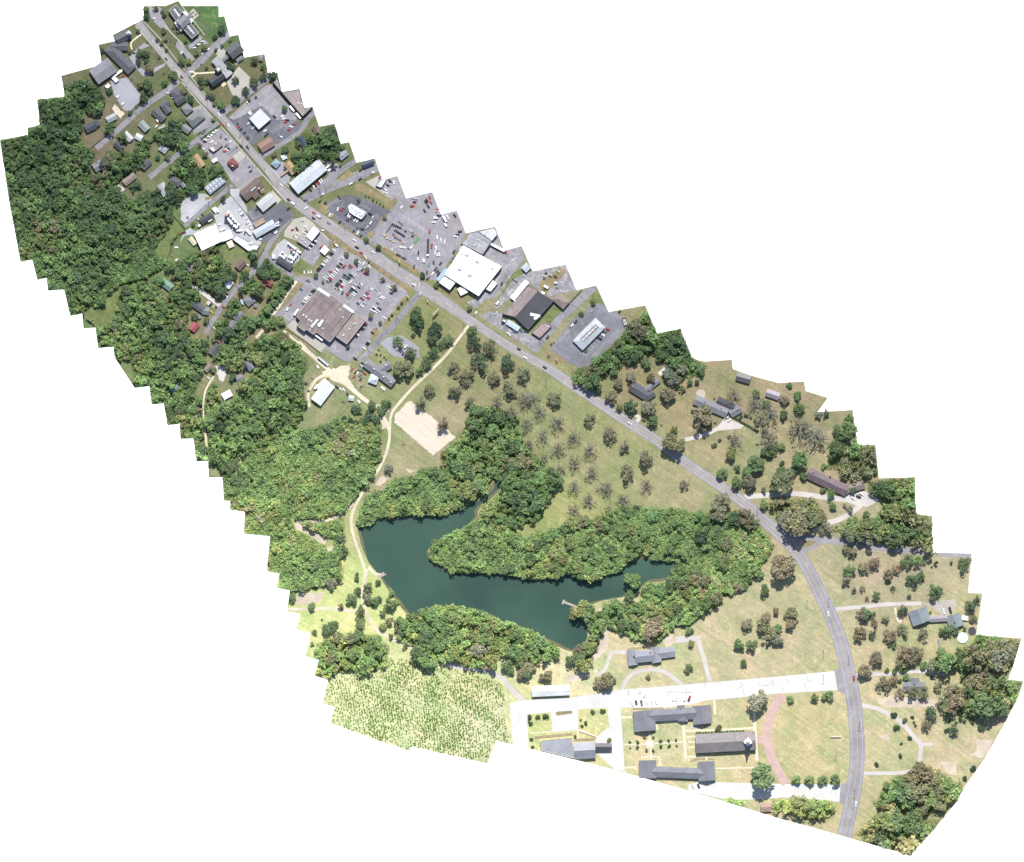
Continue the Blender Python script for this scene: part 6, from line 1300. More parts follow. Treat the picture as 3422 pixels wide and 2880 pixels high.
CARS = {
 ('parked in the grocery store parking', 'G', 36): """820 880 w;805 905 s;795 970 k S;762 1005 k p;838 1003 r p -40;743 1055 w S;712 1085 w;648 1078 r;705 1110 s;682 1130 w S;618 1118 s;592 1150 s S;572 1172 w;658 1152 w;645 1180 r;640 1206 k;622 1202 s;607 1226 g;
   848 1128 k;832 1150 g S;922 1116 b;938 1132 k S;912 1148 g;900 1165 k;880 1182 b;808 1192 s;790 1210 k S;775 1230 g;752 1252 k;735 1275 k S;858 1215 s;843 1240 w;822 1262 w S;800 1285 r;780 1322 w p;925 1228 w . -45;985 1135 s S -50;815 1378 k . -60;
   998 1258 s S;1045 1298 k;1075 1250 w p;968 1302 w;952 1325 k S;932 1347 b;912 1370 g;1000 1355 k;982 1380 w S;962 1402 w;942 1425 s;887 1395 r S;
   1210 1310 w p;1195 1334 s;1168 1375 r;1148 1395 g S;1132 1417 w;1178 1445 r S;1092 1457 r p;1128 1518 s;1035 1522 b S;1087 1558 w;1292 1328 s;1330 1400 s . -50;1390 1435 w;1365 1448 w S;1310 1520 g;1262 1580 w;1250 1605 k;1228 1617 w S;1272 1640 w;1335 1598 k p;1315 1622 w;1498 1380 k . 20;1480 1300 w;
   935 1000 r p;920 1020 g;1050 945 w;1110 968 w . -55;1185 948 k . -70;1192 1010 w . 60;1050 1052 s S -50;1095 1055 k . -50;1128 1105 r . 30;1140 875 w . 60;
   695 775 w;672 818 k;650 835 k S;618 880 w;590 915 w p;575 940 w;545 982 w S;527 1000 k;510 1020 g;490 1040 k S;470 1065 k""",
 ('standing on the grass verge of the grocery entrance', 'G', 82): "280 1075 w p;338 1075 w p;375 1070 w p 88;735 712 w v 40",
 ('at the petrol station forecourt', 'G', 35): "258 365 s . -20;300 455 w;178 482 k p 60;185 545 w;148 590 w p;285 535 w S 30;312 513 g . 30;525 497 w p 10;115 492 r . -15;517 735 r p -50",
 ('parked beside the convenience store', 'G', 35): "437 650 w;425 675 k S;392 697 w S;373 718 k;352 745 w;335 765 g",
 ('beside the white fast-food restaurant', 'G', -56): "748 205 w . -70;805 215 r . 35;835 185 g S 30;870 275 k;893 288 w;917 305 w S;945 325 g p;990 355 w;1023 367 w S;885 360 k . 25;780 380 k S;635 285 w;665 297 y;768 45 k . 60;975 508 k;1027 540 w S;1075 572 k;1030 460 g . 10;1095 483 k S 10;1160 455 s . -50;1210 395 w S -60;1237 325 s . -80;1205 270 k p 30",
 ('driving on the wide part of the main road', 'G', 36): "60 68 k S 45;125 125 w v 40;302 187 w . -35;415 255 r . 38;410 330 k S 40;487 307 w v 38;622 398 g;983 635 w . 28;1018 738 k p 30;1078 812 r . 30;1243 805 w . 30;1815 1260 w S 35",
 ('leaving the grocery side road', 'G', -55): "1895 1400 s",
 ('turning at the junction by the long white metal building', 'G', -40): "300 78 b p -10;500 92 k;60 195 k p",
 ('parked in the supermarket plaza lot', 'G', 60): "1640 180 w . -55;1805 48 s . 5;1860 58 s . 5;1825 103 k . 10;1795 160 r p -5;2035 38 r;2000 80 k S;1980 105 k;2055 112 r;2018 162 k S;1965 228 k;2035 520 r . 90;2065 720 r p 95;1880 815 k S 90;1873 882 w p 92;1952 922 s S 92;2027 980 n . 95;1820 1005 k . -85;2000 1087 k . -80;2072 1113 w . -50;2012 1175 k . -50",
 ('parked in the supermarket plaza lot ', 'H', 88): "490 500 k p 5;450 533 w v 5;415 597 w . 0;612 522 w S 60;712 502 k S 60;588 637 w v 55;785 725 k S 0;748 772 k . -5;725 795 w . 5;465 808 w S;520 842 w;570 868 w;450 957 w S;435 1025 w;467 1035 w p;497 1045 w S;277 1135 w v 85;415 1162 k;700 1007 k S -60;513 1173 k . -55;445 1250 k S -55;470 1283 k . -55;487 1318 k p -55;397 1322 w . -55;465 420 r . 5;458 440 s . 5",
 ('on the dirt lane behind the supermarket', 'H', -60): "1370 1455 k",
 ('parked along the brown annex of the grocery store', 'I', 34): "1355 755 r;1345 775 k S;1325 820 g;1297 835 k p;1235 912 w;1215 935 k S;1445 885 k . 30;1400 1012 s;1385 1030 k;1370 1050 k S;1330 1105 w;1205 1250 k p;1615 675 w",
 ('parked along the left wall of the grocery store', 'I', 30): "655 268 s;640 285 g;622 300 k S;605 315 k;592 330 g;575 345 s S;545 385 w;525 405 w S;510 420 w;490 455 w;470 475 g;445 275 b S 40;298 490 r . -55;255 550 w v -60",
 ('standing by the tall hedge', 'I', -40): "290 200 k . -50;208 342 w",
 ('parked at the grey gabled restaurant', 'I', 32): "1305 1315 k;1285 1345 w p;1350 1380 k S;1260 1410 g;1300 1420 b;1210 1440 k . -55;1232 1457 w . -55;1272 1482 g . -55;1335 1460 r;1160 1400 r . -50;1188 1500 r . -45;1283 1533 b p -55;1295 1625 t p -60",
 ('under the trees of the gravel lot', 'I', -58): "1908 1080 w S -50;1868 1072 w;1802 1110 w p;1875 1180 k;1910 1200 k S",
 ('near the big workshop', 'J', 45): "1212 618 w p -55;1502 615 s . -55;1600 715 w p 20;1600 752 k S 0;1680 905 w;1755 868 b S;1850 855 g p 50;1900 865 b . 60",
 ('driving on the narrow part of the main road', 'J', 30): "1820 1115 k;1907 1237 w",
 ('driving down the street beside the brown flat shop', 'K', -55): "965 1368 k",
 ('parked at the hip-roofed restaurant with the roof well', 'K', 28): "1360 1153 k . -45;1298 1212 w p -45;1810 1258 r . 25;1778 1285 g S 25;1730 1333 w p;1695 1383 k p",
 ('driving past the pecan orchard', 'P', 30): "1120 620 k",
 ('driving past the slate ranch house', 'M', 30): "890 1620 w",
 ('at the courthouse', 'A', -30): "895 260 w p;1285 735 w . -50;1318 765 k S 55;1330 790 k . 50;1465 665 w . -10;1497 637 k . -15;1525 620 w S -15;1577 578 w . -5;1585 745 w . -35;1655 690 w . -40",
 ('driving on the main road near the churches', 'A', 50): "1070 825 k;1288 1075 k S;1813 1603 w",
 ('in the pale church parking', 'A', -35): "470 1060 r . 55;397 1348 w v;470 1445 w v -40;615 740 k . 20",
 ('beside the houses on the church lane', 'A', 20): "1100 1300 w;1165 1370 w S;2060 895 w p -50",
 ('in the striped lot behind the bank', 'B', 50): "750 1440 w S;790 1575 w;770 1590 w S;1120 1630 k S;1225 1630 w p -20;1250 1662 w . -10",
 ('beside the western houses', 'D', 45): "112 222 w v 50;107 252 r . 55;93 300 w . -45;435 545 w . 10;500 855 w . 50",
 ('on the main road below the bank', 'D', 50): "1030 288 r;1105 290 w;1280 580 k p;1372 595 k p 55;1845 1125 w . 45",
 ('in the crowded diner parking', 'D', 10): "927 358 w;903 387 w v 0;852 420 w p;830 443 w S;1000 435 g p -85;780 490 w . 20;773 512 k p;872 520 w S -45;745 603 w p 50;1130 517 w . -50;1075 567 g p -45;1105 612 k . 35;1080 628 w . 30;1052 648 r S 15",
 ('on the asphalt below the red-roofed restaurant', 'D', -35): "1415 930 k",
 ('parked around the white bank', 'D', -40): "1395 122 w . 55;1415 110 w S 55;1385 258 w;1450 323 w;1250 305 r;1280 340 k S;1333 388 k;1615 362 w;1625 428 k S;1750 163 k S 45;1875 190 w . 20;1928 212 k p 15;1908 237 r S 10;2025 268 r . 15;1980 305 w S 15;1952 348 r . 15;1830 445 w p 10;1855 155 w . -20",
 ('at the tan-roofed office with the covered walk', 'D', 50): "1893 915 k;1950 970 k S",
 ('by the light grey metal-roofed shop', 'D', -45): "1500 1465 k;1833 1610 k . 30;1785 1655 w p -30",
 ('in the row along the supply yard fence', 'D', -45): "1255 1475 w;1290 1525 w S;1305 1543 g;1348 1590 w;1375 1650 w p",
 ('at the dark slate office in the supply yard', 'D', 50): "740 1540 k;690 1605 w",
 ('in the farm supply yard', 'F', -40): "1372 605 w p;1398 635 w;1415 680 w . 30;1333 750 k . -85;480 740 k p -25;438 748 r . -10;890 630 t . -20;970 630 w . -20",
 ('beside the pale blue metal building', 'F', -25): "1708 730 k . 40;1772 735 w v -45;1783 615 w;1790 642 w S -20;1795 667 k;1540 830 w p 10",
 ('by the houses below the supply yard', 'F', 30): "990 1390 w . -60;1085 1600 k;1075 1635 w S;1365 1190 w",
 ('in front of the slate house with the carport', 'L', -52): "810 465 w;830 480 w S;855 493 k p;893 522 s . -60;870 595 y . 40",
 ('on the shaded lane west of the grocery', 'L', 45): "1035 525 r . 20;1047 650 k S;912 828 w . 50;805 1120 w . -75;825 1520 w S 40",
 ('beside the pale blue barn', 'AD', 40): "250 285 k p;277 300 w;297 302 w S 60;400 385 w v 60",
 ('lined up along the long white metal building', 'E', 60): "735 1055 w;712 1078 w S;690 1100 r;650 1133 k;625 1150 w S;575 1190 k p 50",
 ('at the far end of the long white metal building', 'E', -40): "825 860 w v;845 908 w v;990 865 k . -55",
 ('on the road forking past the grass triangle', 'E', -30): "1283 910 k p -35;1442 952 w p;1272 1038 k S;1140 1103 w S;740 1255 w p",
 ('beside the small white cafe', 'E', 28): "1690 1065 k S 45;1745 1085 w . 75;1660 1125 k;1618 1182 w p;1632 1230 w;1548 1010 r . -60",
 ('at the long slate house with the garage wing', 'M', -38): "2010 1560 w;2050 1585 w",
 ('at the long purple-brown house', 'O', 30): "1225 1097 w;1290 1080 k S;1325 1047 w S",
 ('on the pale pad of the house beside the pool', 'Q', 80): "1160 1022 w;1235 1008 k p 75",
 ('driving on the curve of the main road', 'X', 78): "1635 355 w;1935 1105 r . 83",
 ('driving at the southern end of the main road', 'R', 92): "415 1605 w",
 ('by the slate house among brown trees', 'R', 12): "1185 345 g p 15;1260 275 k",
 ('parked on the white concrete by the long dormitory', 'S', 76): "352 915 w . 90;483 905 w S 90;540 955 w . -70;397 1050 w S 70;440 1040 k;503 1045 g p 80;568 1037 w;625 1027 w . 80;677 1028 w S;873 995 w . -80;912 1000 w . -80;1008 993 w S -78;1060 990 r p -70",
 ('parked at the lower dormitory', 'T', 65): "57 1315 w S;120 1315 k",
}
for (place, c, da), txt in CARS.items():
    place = place.strip()
    for it in txt.replace('\n', '').split(';'):
        q = it.split()
        kd = q[3] if len(q) > 3 else '.'
        ang = float(q[4]) if len(q) > 4 else da
        if len(q) == 4 and q[3].lstrip('-').isdigit():
            kd, ang = '.', float(q[3])
        vehicle(c, float(q[0]), float(q[1]), q[2], ang + random.uniform(-3, 3), KIND[kd.replace('.', '')], place, 'vehicles ' + place)

def truck(name, label, c, x, y, ang, L, boxcol, cabcol, cab_at='front', bed=False):
    px, py = P(c, x, y); X, Y = wx((px, py)); s = kloc(px) * 13 * SC / 4.5
    o = empty(name, (X, Y, LZ * LAYER[0] + 0.004), -math.radians(ang)); o.scale = (s, s, s)
    m = MB()
    if bed:
        m.box(-L / 2, L / 2 - 2.4, -1.2, 1.2, 1.0, 1.35)
    else:
        m.box(-L / 2, L / 2 - 2.4, -1.22, 1.22, 0.95, 3.5)
    link('flatbed' if bed else 'cargo_box', m.mesh('cargo_box', [MAT['paint']]), None, o, color=boxcol)
    if cab_at:
        m = MB(); m.box(L / 2 - 2.2, L / 2, -1.15, 1.15, 0.5, 2.6, tx=0.1, ty=0.08)
        cb = link('cab', m.mesh('cab', [MAT['paint']]), None, o, color=cabcol)
        m = MB(); m.box(L / 2 - 0.3, L / 2 + 0.03, -1.0, 1.0, 1.5, 2.4)
        link('windscreen', m.mesh('windscreen', [MAT['glass']]), None, cb)
    m = MB()
    for xx in [-L / 2 + 0.8, -L / 2 + 1.9] + ([L / 2 - 3.2, L / 2 - 1.0] if cab_at else [L / 2 - 3.4]):
        for sd_ in (-1, 1):
            m.wheel(xx, sd_ * 1.0, 0.48, 0.3, 0)
    link('wheels', m.mesh('wheels', [MAT['tyre']]), None, o)
    tag(o, label, 'truck' if cab_at else 'trailer')
W_, K_ = (0.78, 0.78, 0.77), (0.03, 0.03, 0.035)
truck('box_truck', 'white box truck against the blue store front, upper of two', 'B', 1365, 1520, 50, 8.5, W_, W_)
truck('box_truck', 'white box truck against the blue store front, lower of two', 'B', 1455, 1620, 50, 8.5, W_, W_)
truck('box_truck', 'white box truck among angled plaza stalls', 'H', 570, 548, 60, 7.5, W_, W_)
truck('flatbed_truck', 'long black flatbed truck standing across plaza stalls', 'H', 335, 950, 92, 19, K_, W_, bed=True)
truck('semi_truck', 'white semi-trailer with a red cab behind the supermarket', 'H', 1325, 955, 27, 19, W_, (0.45, 0.03, 0.05))
truck('trailer', 'white trailer docked at the back of the grocery store', 'I', 705, 960, 36, 14, W_, W_, cab_at=None)
truck('semi_truck', 'grey semi-trailer with a white cab on the sandy track', 'I', 755, 1285, 40, 15.5, (0.42, 0.42, 0.43), W_)
truck('box_truck', 'white truck beside the grocery store wall near the docks', 'I', 378, 598, -55, 9, W_, W_)
truck('box_truck', 'white truck beside the tree island in the supply yard', 'D', 908, 1480, 55, 8, W_, W_)
truck('box_truck', 'white truck parked outermost at the tree island in the supply yard', 'D', 940, 1468, 55, 8, W_, W_)
truck('tank_truck', 'silver truck by the dark slate office in the supply yard', 'D', 860, 1605, -38, 8.5, (0.6, 0.62, 0.63), W_)
truck('trailer', 'white covered trailer beside the dark slate office', 'F', 705, 635, -38, 6, W_, W_, cab_at=None)
truck('box_truck', 'white box truck below the tank cluster', 'F', 1385, 735, 50, 8.5, W_, W_)
truck('hopper_truck', 'white hopper truck under the loading frame by the tanks', 'F', 1255, 710, 0, 8, W_, W_)
truck('box_truck', 'white flatbed truck beside the white warehouse', 'F', 1020, 695, -20, 6.5, W_, W_, bed=True)
truck('trailer', 'pale utility trailer beside the supermarket lane', 'J', 1530, 455, -50, 7, (0.5, 0.5, 0.5), W_, cab_at=None, bed=True)
truck('trailer', 'white flat trailer lying on the lawn below the grey restaurant', 'AD', 565, 298, 40, 8, W_, W_, cab_at=None, bed=True)
truck('camper', 'pale blue camper parked under trees by the grey hip house', 'L', 1300, 470, 65, 9, (0.30, 0.42, 0.48), W_, cab_at=None)

# ------------------------------------------------------------------ tanks and silos
def tank(name, label, c, x, y, r_px, h, col, group):
    px, py = P(c, x, y); X, Y = wx((px, py)); r = r_px / CR[c][2] * SC
    o = empty(name, (X, Y, LZ * LAYER[0]))
    m = MB(); m.cyl(0, 0, 0, h, r, n=20, cap=False)
    for z in (h * 0.25, h * 0.5, h * 0.75):
        m.cyl(0, 0, z, z + 0.12, r + 0.05, n=20, cap=False)
    link('shell', m.mesh('shell', [MAT['thingc']]), None, o, color=col)
    m = MB(); m.cyl(0, 0, h, h + r * 0.4, r + 0.08, r * 0.18, n=20)
    rf_ = link('cone_roof', m.mesh('cone_roof', [MAT['thingc']]), None, o, color=sc3(col, 1.08))
    m = MB(); m.cyl(0, 0, h + r * 0.4, h + r * 0.4 + 0.3, r * 0.2, n=10)
    link('hatch', m.mesh('hatch', [MAT['unit']]), None, rf_)
    tag(o, label, 'tank', group)
    raster([(px - 6, py - 6), (px + 6, py - 6), (px + 6, py + 6), (px - 6, py + 6)], BLOCK)
TW = (0.70, 0.71, 0.71)
for x, y in [(1105, 460), (1140, 508), (1100, 550), (1170, 550), (1125, 580), (1205, 585), (1150, 610), (1240, 628), (1188, 645), (1215, 665)]:
    tank('fertiliser_tank', 'white cone-topped tank in the cluster beside the white warehouse', 'F', x, y, 19, 6.5, TW, 'tanks beside the white warehouse')
tank('silo', 'tall silo with an orange-red cap at the tank cluster', 'F', 1075, 492, 22, 12, (0.42, 0.20, 0.14), None)
for x, y in [(1945, 895), (1975, 918), (2005, 943), (2035, 965), (2018, 1018), (1860, 1018), (1833, 1060), (1858, 1078), (1885, 1098), (1905, 1068), (2065, 1050), (2042, 1083), (2018, 1115), (1993, 1155)]:
    tank('liquid_tank', 'pale round tank in the fenced yard beside the petrol station', 'F', x, y, 15 if x < 2000 else 17, 4.2, (0.60, 0.63, 0.65), 'tanks beside the petrol station')
tank('liquid_tank', 'rust-red tank among the pale tanks beside the petrol station', 'F', 1990, 985, 16, 4.2, (0.38, 0.16, 0.12), None)
for x, y in [(2085, 1005), (2110, 1020)]:
    tank('liquid_tank', 'white squat tank at the petrol station fence', 'F', x, y, 14, 3, TW, 'squat tanks at the petrol station fence')

# ------------------------------------------------------------------ poles, signs
pm = MB(); pm.cyl(0, 0, 0, 10.5, 0.2, 0.13, n=8); POLEM = pm.mesh('pole', [MAT['pole']])
pm = MB(); pm.box(-1.3, 1.3, -0.08, 0.08, 9.6, 9.78)
ARMM = pm.mesh('crossarm', [MAT['pole']])
pm = MB()
for xx in (-1.2, -0.6, 0.6, 1.2):
    pm.cyl(xx, 0, 9.78, 10.02, 0.06, n=6)
INSM = pm.mesh('insulators', [MAT['unit']])
lm = MB(); lm.cyl(0, 0, 0, 8.5, 0.11, 0.08, n=8); LPM = lm.mesh('lamp_post', [MAT['steel']])
lm = MB(); lm.box(-1.0, 1.0, -0.06, 0.06, 8.4, 8.5); lm.box(0.7, 1.4, -0.18, 0.18, 8.32, 8.46); lm.box(-1.4, -0.7, -0.18, 0.18, 8.32, 8.46); LHM = lm.mesh('lamp_head', [MAT['steel']])
def pole(c, x, y, label, group, ang=0.7):
    px, py = P(c, x, y); s = kloc(px)
    o = empty('utility_pole', (*wx((px, py)), 0), ang); o.scale = (s, s, s)
    link('pole', POLEM, None, o); a = link('crossarm', ARMM, None, o); link('insulators', INSM, None, a)
    tag(o, label, 'utility pole', group)
for c, L in {'A': [(860, 480), (930, 740), (1100, 960), (1185, 870), (1380, 1090), (1580, 1480), (1650, 1410)], 'D': [(1075, 230), (1220, 580), (1298, 500), (1345, 720), (1610, 880), (1790, 1060), (1710, 1130), (1440, 850), (1105, 1090), (825, 1350)], 'G': [(80, 330), (140, 250), (635, 590), (785, 680), (845, 470), (1330, 1090), (525, 250)], 'J': [(1040, 790), (1420, 570), (1520, 1080), (1100, 960)], 'P': [(1135, 770), (1690, 1130)], 'AF': [(400, 140), (645, 310)]}.items():
    for x, y in L:
        pole(c, x, y, 'dark utility pole along the main road north of the pond', 'utility poles along the upper main road', 0.6)
for c, L in {'O': [(600, 1620), (110, 1210)], 'X': [(1640, 175), (1390, 195), (1580, 775), (1875, 845), (1580, 1070), (2000, 1620)], 'R': [(450, 790), (215, 1090), (400, 1465), (1450, 1350)], 'Y': [(70, 1000)]}.items():
    for x, y in L:
        pole(c, x, y, 'dark utility pole along the curving south end of the road', 'utility poles along the lower main road', 0.2)
def lamp(c, x, y, label, group):
    px, py = P(c, x, y)
    o = empty('parking_lamp', (*wx((px, py)), LZ * LAYER[0]), 0.6)
    link('lamp_post', LPM, None, o); link('lamp_head', LHM, None, o)
    tag(o, label, 'lamp post', group)
for x, y in [(940, 1100), (1105, 1235), (735, 1395), (895, 1510), (320, 1285), (195, 1400), (1445, 1470), (510, 970)]:
    lamp('G', x, y, 'steel parking lamp in the grocery store parking', 'lamps in the grocery parking')
for x, y in [(1615, 120), (1930, 320), (2060, 1060)]:
    lamp('G', x, y, 'steel parking lamp in the plaza lot', 'lamps in the plaza lot')
for x, y in [(1590, 1000), (1185, 1080), (985, 1590)]:
    lamp('K', x, y, 'steel parking lamp near the hip-roofed restaurant', 'lamps near the restaurant with the roof well')
for x, y in [(1850, 310)]:
    lamp('D', x, y, 'steel parking lamp in the bank parking', None)
def sign(c, x, y, w, h, z, ang, col, label, posts=2, cat='sign', name='road_sign'):
    px, py = P(c, x, y); s = kloc(px)
    o = empty(name, (*wx((px, py)), LZ * LAYER[0]), -math.radians(ang)); o.scale = (s, s, s)
    m = MB(); m.box(-w / 2, w / 2, -0.2, 0.2, z, z + h); m.box(-w / 2 - 0.1, w / 2 + 0.1, -0.14, 0.14, z - 0.1, z + h + 0.1)
    link('sign_panel', m.mesh('sign_panel', [MAT['thingc']]), None, o, color=col)
    m = MB()
    for i in range(posts):
        xx = 0 if posts == 1 else (-w * 0.35 + i * w * 0.7 / (posts - 1))
        m.cyl(xx, 0, 0, z, 0.14, n=8)
    link('sign_posts', m.mesh('sign_posts', [MAT['pole']]), None, o)
    tag(o, label, cat)
sign('J', 655, 590, 9, 3.6, 5, -45, (0.68, 0.68, 0.68), 'white billboard on posts in the corner field', 3, 'billboard', 'billboard')
sign('J', 540, 445, 2.6, 1.8, 2.2, 60, (0.7, 0.7, 0.7), 'small white sign at the field corner', 2)
sign('J', 262, 375, 3, 2.2, 3.5, 60, (0.68, 0.68, 0.66), 'pale sign at the grocery side road corner', 2)
sign('G', 705, 660, 3, 2.4, 4, -60, (0.62, 0.6, 0.55), 'pole sign beside the petrol station verge', 2)
sign('G', 1615, 930, 3, 3, 4, 70, (0.6, 0.6, 0.6), 'tall sign on the plaza verge', 1)
sign('D', 1270, 400, 3.4, 2.6, 5, -70, (0.10, 0.11, 0.16), 'dark sign on the bank verge', 1)
sign('D', 1070, 440, 3, 2.2, 4, 10, (0.66, 0.66, 0.66), 'white sign beside the diner parking', 2)
sign('D', 1400, 825, 2.4, 2.4, 4, 0, (0.68, 0.62, 0.45), 'cream sign in the red restaurant forecourt corner', 1)
sign('P', 1258, 525, 2.2, 2, 3.5, 45, (0.6, 0.5, 0.5), 'sign in the flower bed at the restaurant entrance', 1)
sign('T', 1720, 742, 8.5, 1.1, 0.25, 0, (0.74, 0.74, 0.72), 'long low white monument sign on the campus lawn', 2, 'sign', 'monument_sign')

# ------------------------------------------------------------------ docks, pools, yard things
def dock(label, c, segs, w):
    a = wx(P(c, *segs[0][0])); o = empty('dock', (*a, -0.7)); 
    k = 0
    for (x1, y1), (x2, y2) in segs:
        p, q = Vector(wx(P(c, x1, y1))), Vector(wx(P(c, x2, y2)))
        d = (q - p); L = d.length; d.normalize(); rz = math.atan2(d.y, d.x)
        m = MB(); m.box(-0.32, 0.32, -w / 2, w / 2, 0.75, 0.85)
        pm_ = m.mesh('plank', [MAT['wood']])
        n = int(L / 0.72)
        for i in range(n):
            pt = p + d * (i + 0.5) * L / n
            link('plank', pm_, None, o, (pt.x - a[0], pt.y - a[1], 0), rz)
        m = MB()
        for i in range(0, n + 1, 4):
            for s in (-1, 1):
                m.cyl(i * L / n, s * w * 0.42, -1.0, 0.75, 0.12, n=6)
        m.box(0, L, -w * 0.42 - 0.06, -w * 0.42 + 0.06, 0.6, 0.75); m.box(0, L, w * 0.42 - 0.06, w * 0.42 + 0.06, 0.6, 0.75)
        link('dock_frame', m.mesh('dock_frame', [MAT['wood']]), None, o, (p.x - a[0], p.y - a[1], 0), rz)
    tag(o, label, 'dock')
    return o
dock('long narrow T-ended timber dock reaching into the pond', 'AG', [((838, 442), (776, 418)), ((776, 406), (766, 429))], 2.6)
dock('short wide timber dock beside the sandy shore track', 'W', [((1268, 1495), (1345, 1455))], 4.2)
def small_boat(c, x, y, ang, label):
    o = empty('rowing_boat', (*wx(P(c, x, y)), -0.72), -math.radians(ang))
    m = MB()
    m.add([(-1.8, -0.7, 0.5), (1.0, -0.7, 0.5), (2.2, 0, 0.6), (1.0, 0.7, 0.5), (-1.8, 0.7, 0.5), (-1.6, -0.45, 0), (0.8, -0.45, 0), (1.6, 0, 0), (0.8, 0.45, 0), (-1.6, 0.45, 0)],
          [(0, 1, 6, 5), (1, 2, 7, 6), (2, 3, 8, 7), (3, 4, 9, 8), (4, 0, 5, 9), (5, 6, 7, 8, 9)])
    link('hull', m.mesh('hull', [MAT['steel']]), None, o)
    m = MB(); m.box(-0.9, -0.5, -0.62, 0.62, 0.32, 0.38); m.box(0.4, 0.8, -0.62, 0.62, 0.32, 0.38)
    link('seats', m.mesh('seats', [MAT['wood']]), None, o)
    tag(o, label, 'boat')
small_boat('W', 1350, 1458, 20, 'small pale boat tied at the short wide dock')
def round_pool(c, x, y, r, h, rim, top, label, cat, name):
    o = empty(name, (*wx(P(c, x, y)), 0)); R = r / CR[c][2] * SC
    m = MB(); m.cyl(0, 0, 0, h, R, n=32, cap=False); m.cyl(0, 0, h - 0.02, h + 0.06, R + 0.15, R + 0.15, n=32, cap=False)
    n = 32
    m.add([((R + 0.15) * math.cos(6.28318 * i / n), (R + 0.15) * math.sin(6.28318 * i / n), h + 0.06) for i in range(n)] + [((R - 0.25) * math.cos(6.28318 * i / n), (R - 0.25) * math.sin(6.28318 * i / n), h + 0.06) for i in range(n)], [(i, (i + 1) % n, n + (i + 1) % n, n + i) for i in range(n)])
    link('rim', m.mesh('rim', [MAT['thingc']]), None, o, color=rim)
    m = MB(); m.cyl(0, 0, h - 0.2, h - 0.08, R - 0.1, n=32)
    link('surface', m.mesh('surface', [MAT[top]]), None, o)
    tag(o, label, cat)
round_pool('Q', 1380, 1330, 62, 1.2, (0.45, 0.6, 0.75), 'poolwater', 'round above-ground pool with pale cover on the lawn', 'pool', 'swimming_pool')
round_pool('Q', 1490, 1250, 46, 0.9, (0.1, 0.1, 0.12), 'dark', 'round black trampoline behind the linked garage', 'trampoline', 'trampoline')
round_pool('S', 600, 1522, 34, 0.5, (0.55, 0.52, 0.45), 'poolwater', 'round stone fountain where the garden paths cross', 'fountain', 'fountain')
round_pool('N', 495, 582, 52, 0.12, (0.45, 0.40, 0.34), 'wood', 'round paved patio behind the long slate house', 'patio', 'round_patio')
def slide(c, x1, y1, x2, y2, label):
    a, b = wx(P(c, x1, y1)), wx(P(c, x2, y2)); L = math.hypot(b[0] - a[0], b[1] - a[1])
    o = empty('play_slide', (*a, 0), math.atan2(b[1] - a[1], b[0] - a[0]))
    m = MB()
    m.add([(0, -0.6, 2.6), (L, -0.6, 0.3), (L, 0.6, 0.3), (0, 0.6, 2.6)], [(0, 1, 2, 3)])
    for s in (-0.6, 0.6):
        m.add([(0, s, 2.6), (L, s, 0.3), (L, s, 0.6), (0, s, 2.9)], [(0, 1, 2, 3)])
    link('chute', m.mesh('chute', [MAT['thingc']]), None, o, color=(0.15, 0.28, 0.38))
    m = MB()
    for s in (-0.6, 0.6):
        m.cyl(0, s, 0, 2.8, 0.08, n=6); m.cyl(-0.9, s, 0, 2.6, 0.08, n=6)
    m.box(-0.9, 0, -0.6, 0.6, 2.5, 2.6)
    link('ladder', m.mesh('ladder', [MAT['steel']]), None, o)
    tag(o, label, 'slide')
slide('Q', 1095, 1345, 1115, 1445, 'blue play slide on the lawn below the linked garage')

# farm implements on the fenced display of the plaza and elsewhere
def implement_meshes():
    out = {}
    m = MB(); m.box(-1.1, 0.9, -0.35, 0.35, 0.5, 1.05, ty=0.05); m.box(-1.0, -0.35, -0.5, 0.5, 1.0, 1.5, tx=0.1); m.wheel(-0.7, -0.75, 0.62, 0.35); m.wheel(-0.7, 0.75, 0.62, 0.35); m.wheel(0.75, -0.55, 0.38, 0.25); m.wheel(0.75, 0.55, 0.38, 0.25)
    out['tractor'] = m
    m = MB(); m.box(-1.6, 1.6, -0.9, 0.9, 0.45, 0.58); m.box(-1.6, 1.6, -0.94, -0.88, 0.58, 0.95); m.box(-1.6, 1.6, 0.88, 0.94, 0.58, 0.95); m.box(1.6, 2.6, -0.05, 0.05, 0.45, 0.55); m.wheel(-0.2, -1.05, 0.35, 0.2); m.wheel(-0.2, 1.05, 0.35, 0.2)
    out['utility_trailer'] = m
    m = MB(); m.box(-0.9, 0.9, -0.7, 0.7, 0.25, 0.42); m.box(-0.5, 0.1, -0.35, 0.35, 0.42, 0.8); m.box(-0.75, -0.45, -0.3, 0.3, 0.6, 1.1); m.wheel(-0.6, -0.7, 0.3, 0.2); m.wheel(-0.6, 0.7, 0.3, 0.2); m.wheel(0.7, -0.5, 0.2, 0.15); m.wheel(0.7, 0.5, 0.2, 0.15)
    out['ride_on_mower'] = m
    m = MB(); m.box(-1.5, 1.5, -0.1, 0.1, 0.7, 0.85)
    for i in range(7):
        m.box(-1.5 + i * 0.5 - 0.05, -1.5 + i * 0.5 + 0.05, -0.5, 0.1, 0.05, 0.75)
    m.box(-0.1, 0.1, 0.1, 1.2, 0.6, 0.75)
    out['cultivator'] = m
    return {k: v.mesh(k, [MAT['thingc'], MAT['tyre']]) for k, v in out.items()}
IMP = implement_meshes()
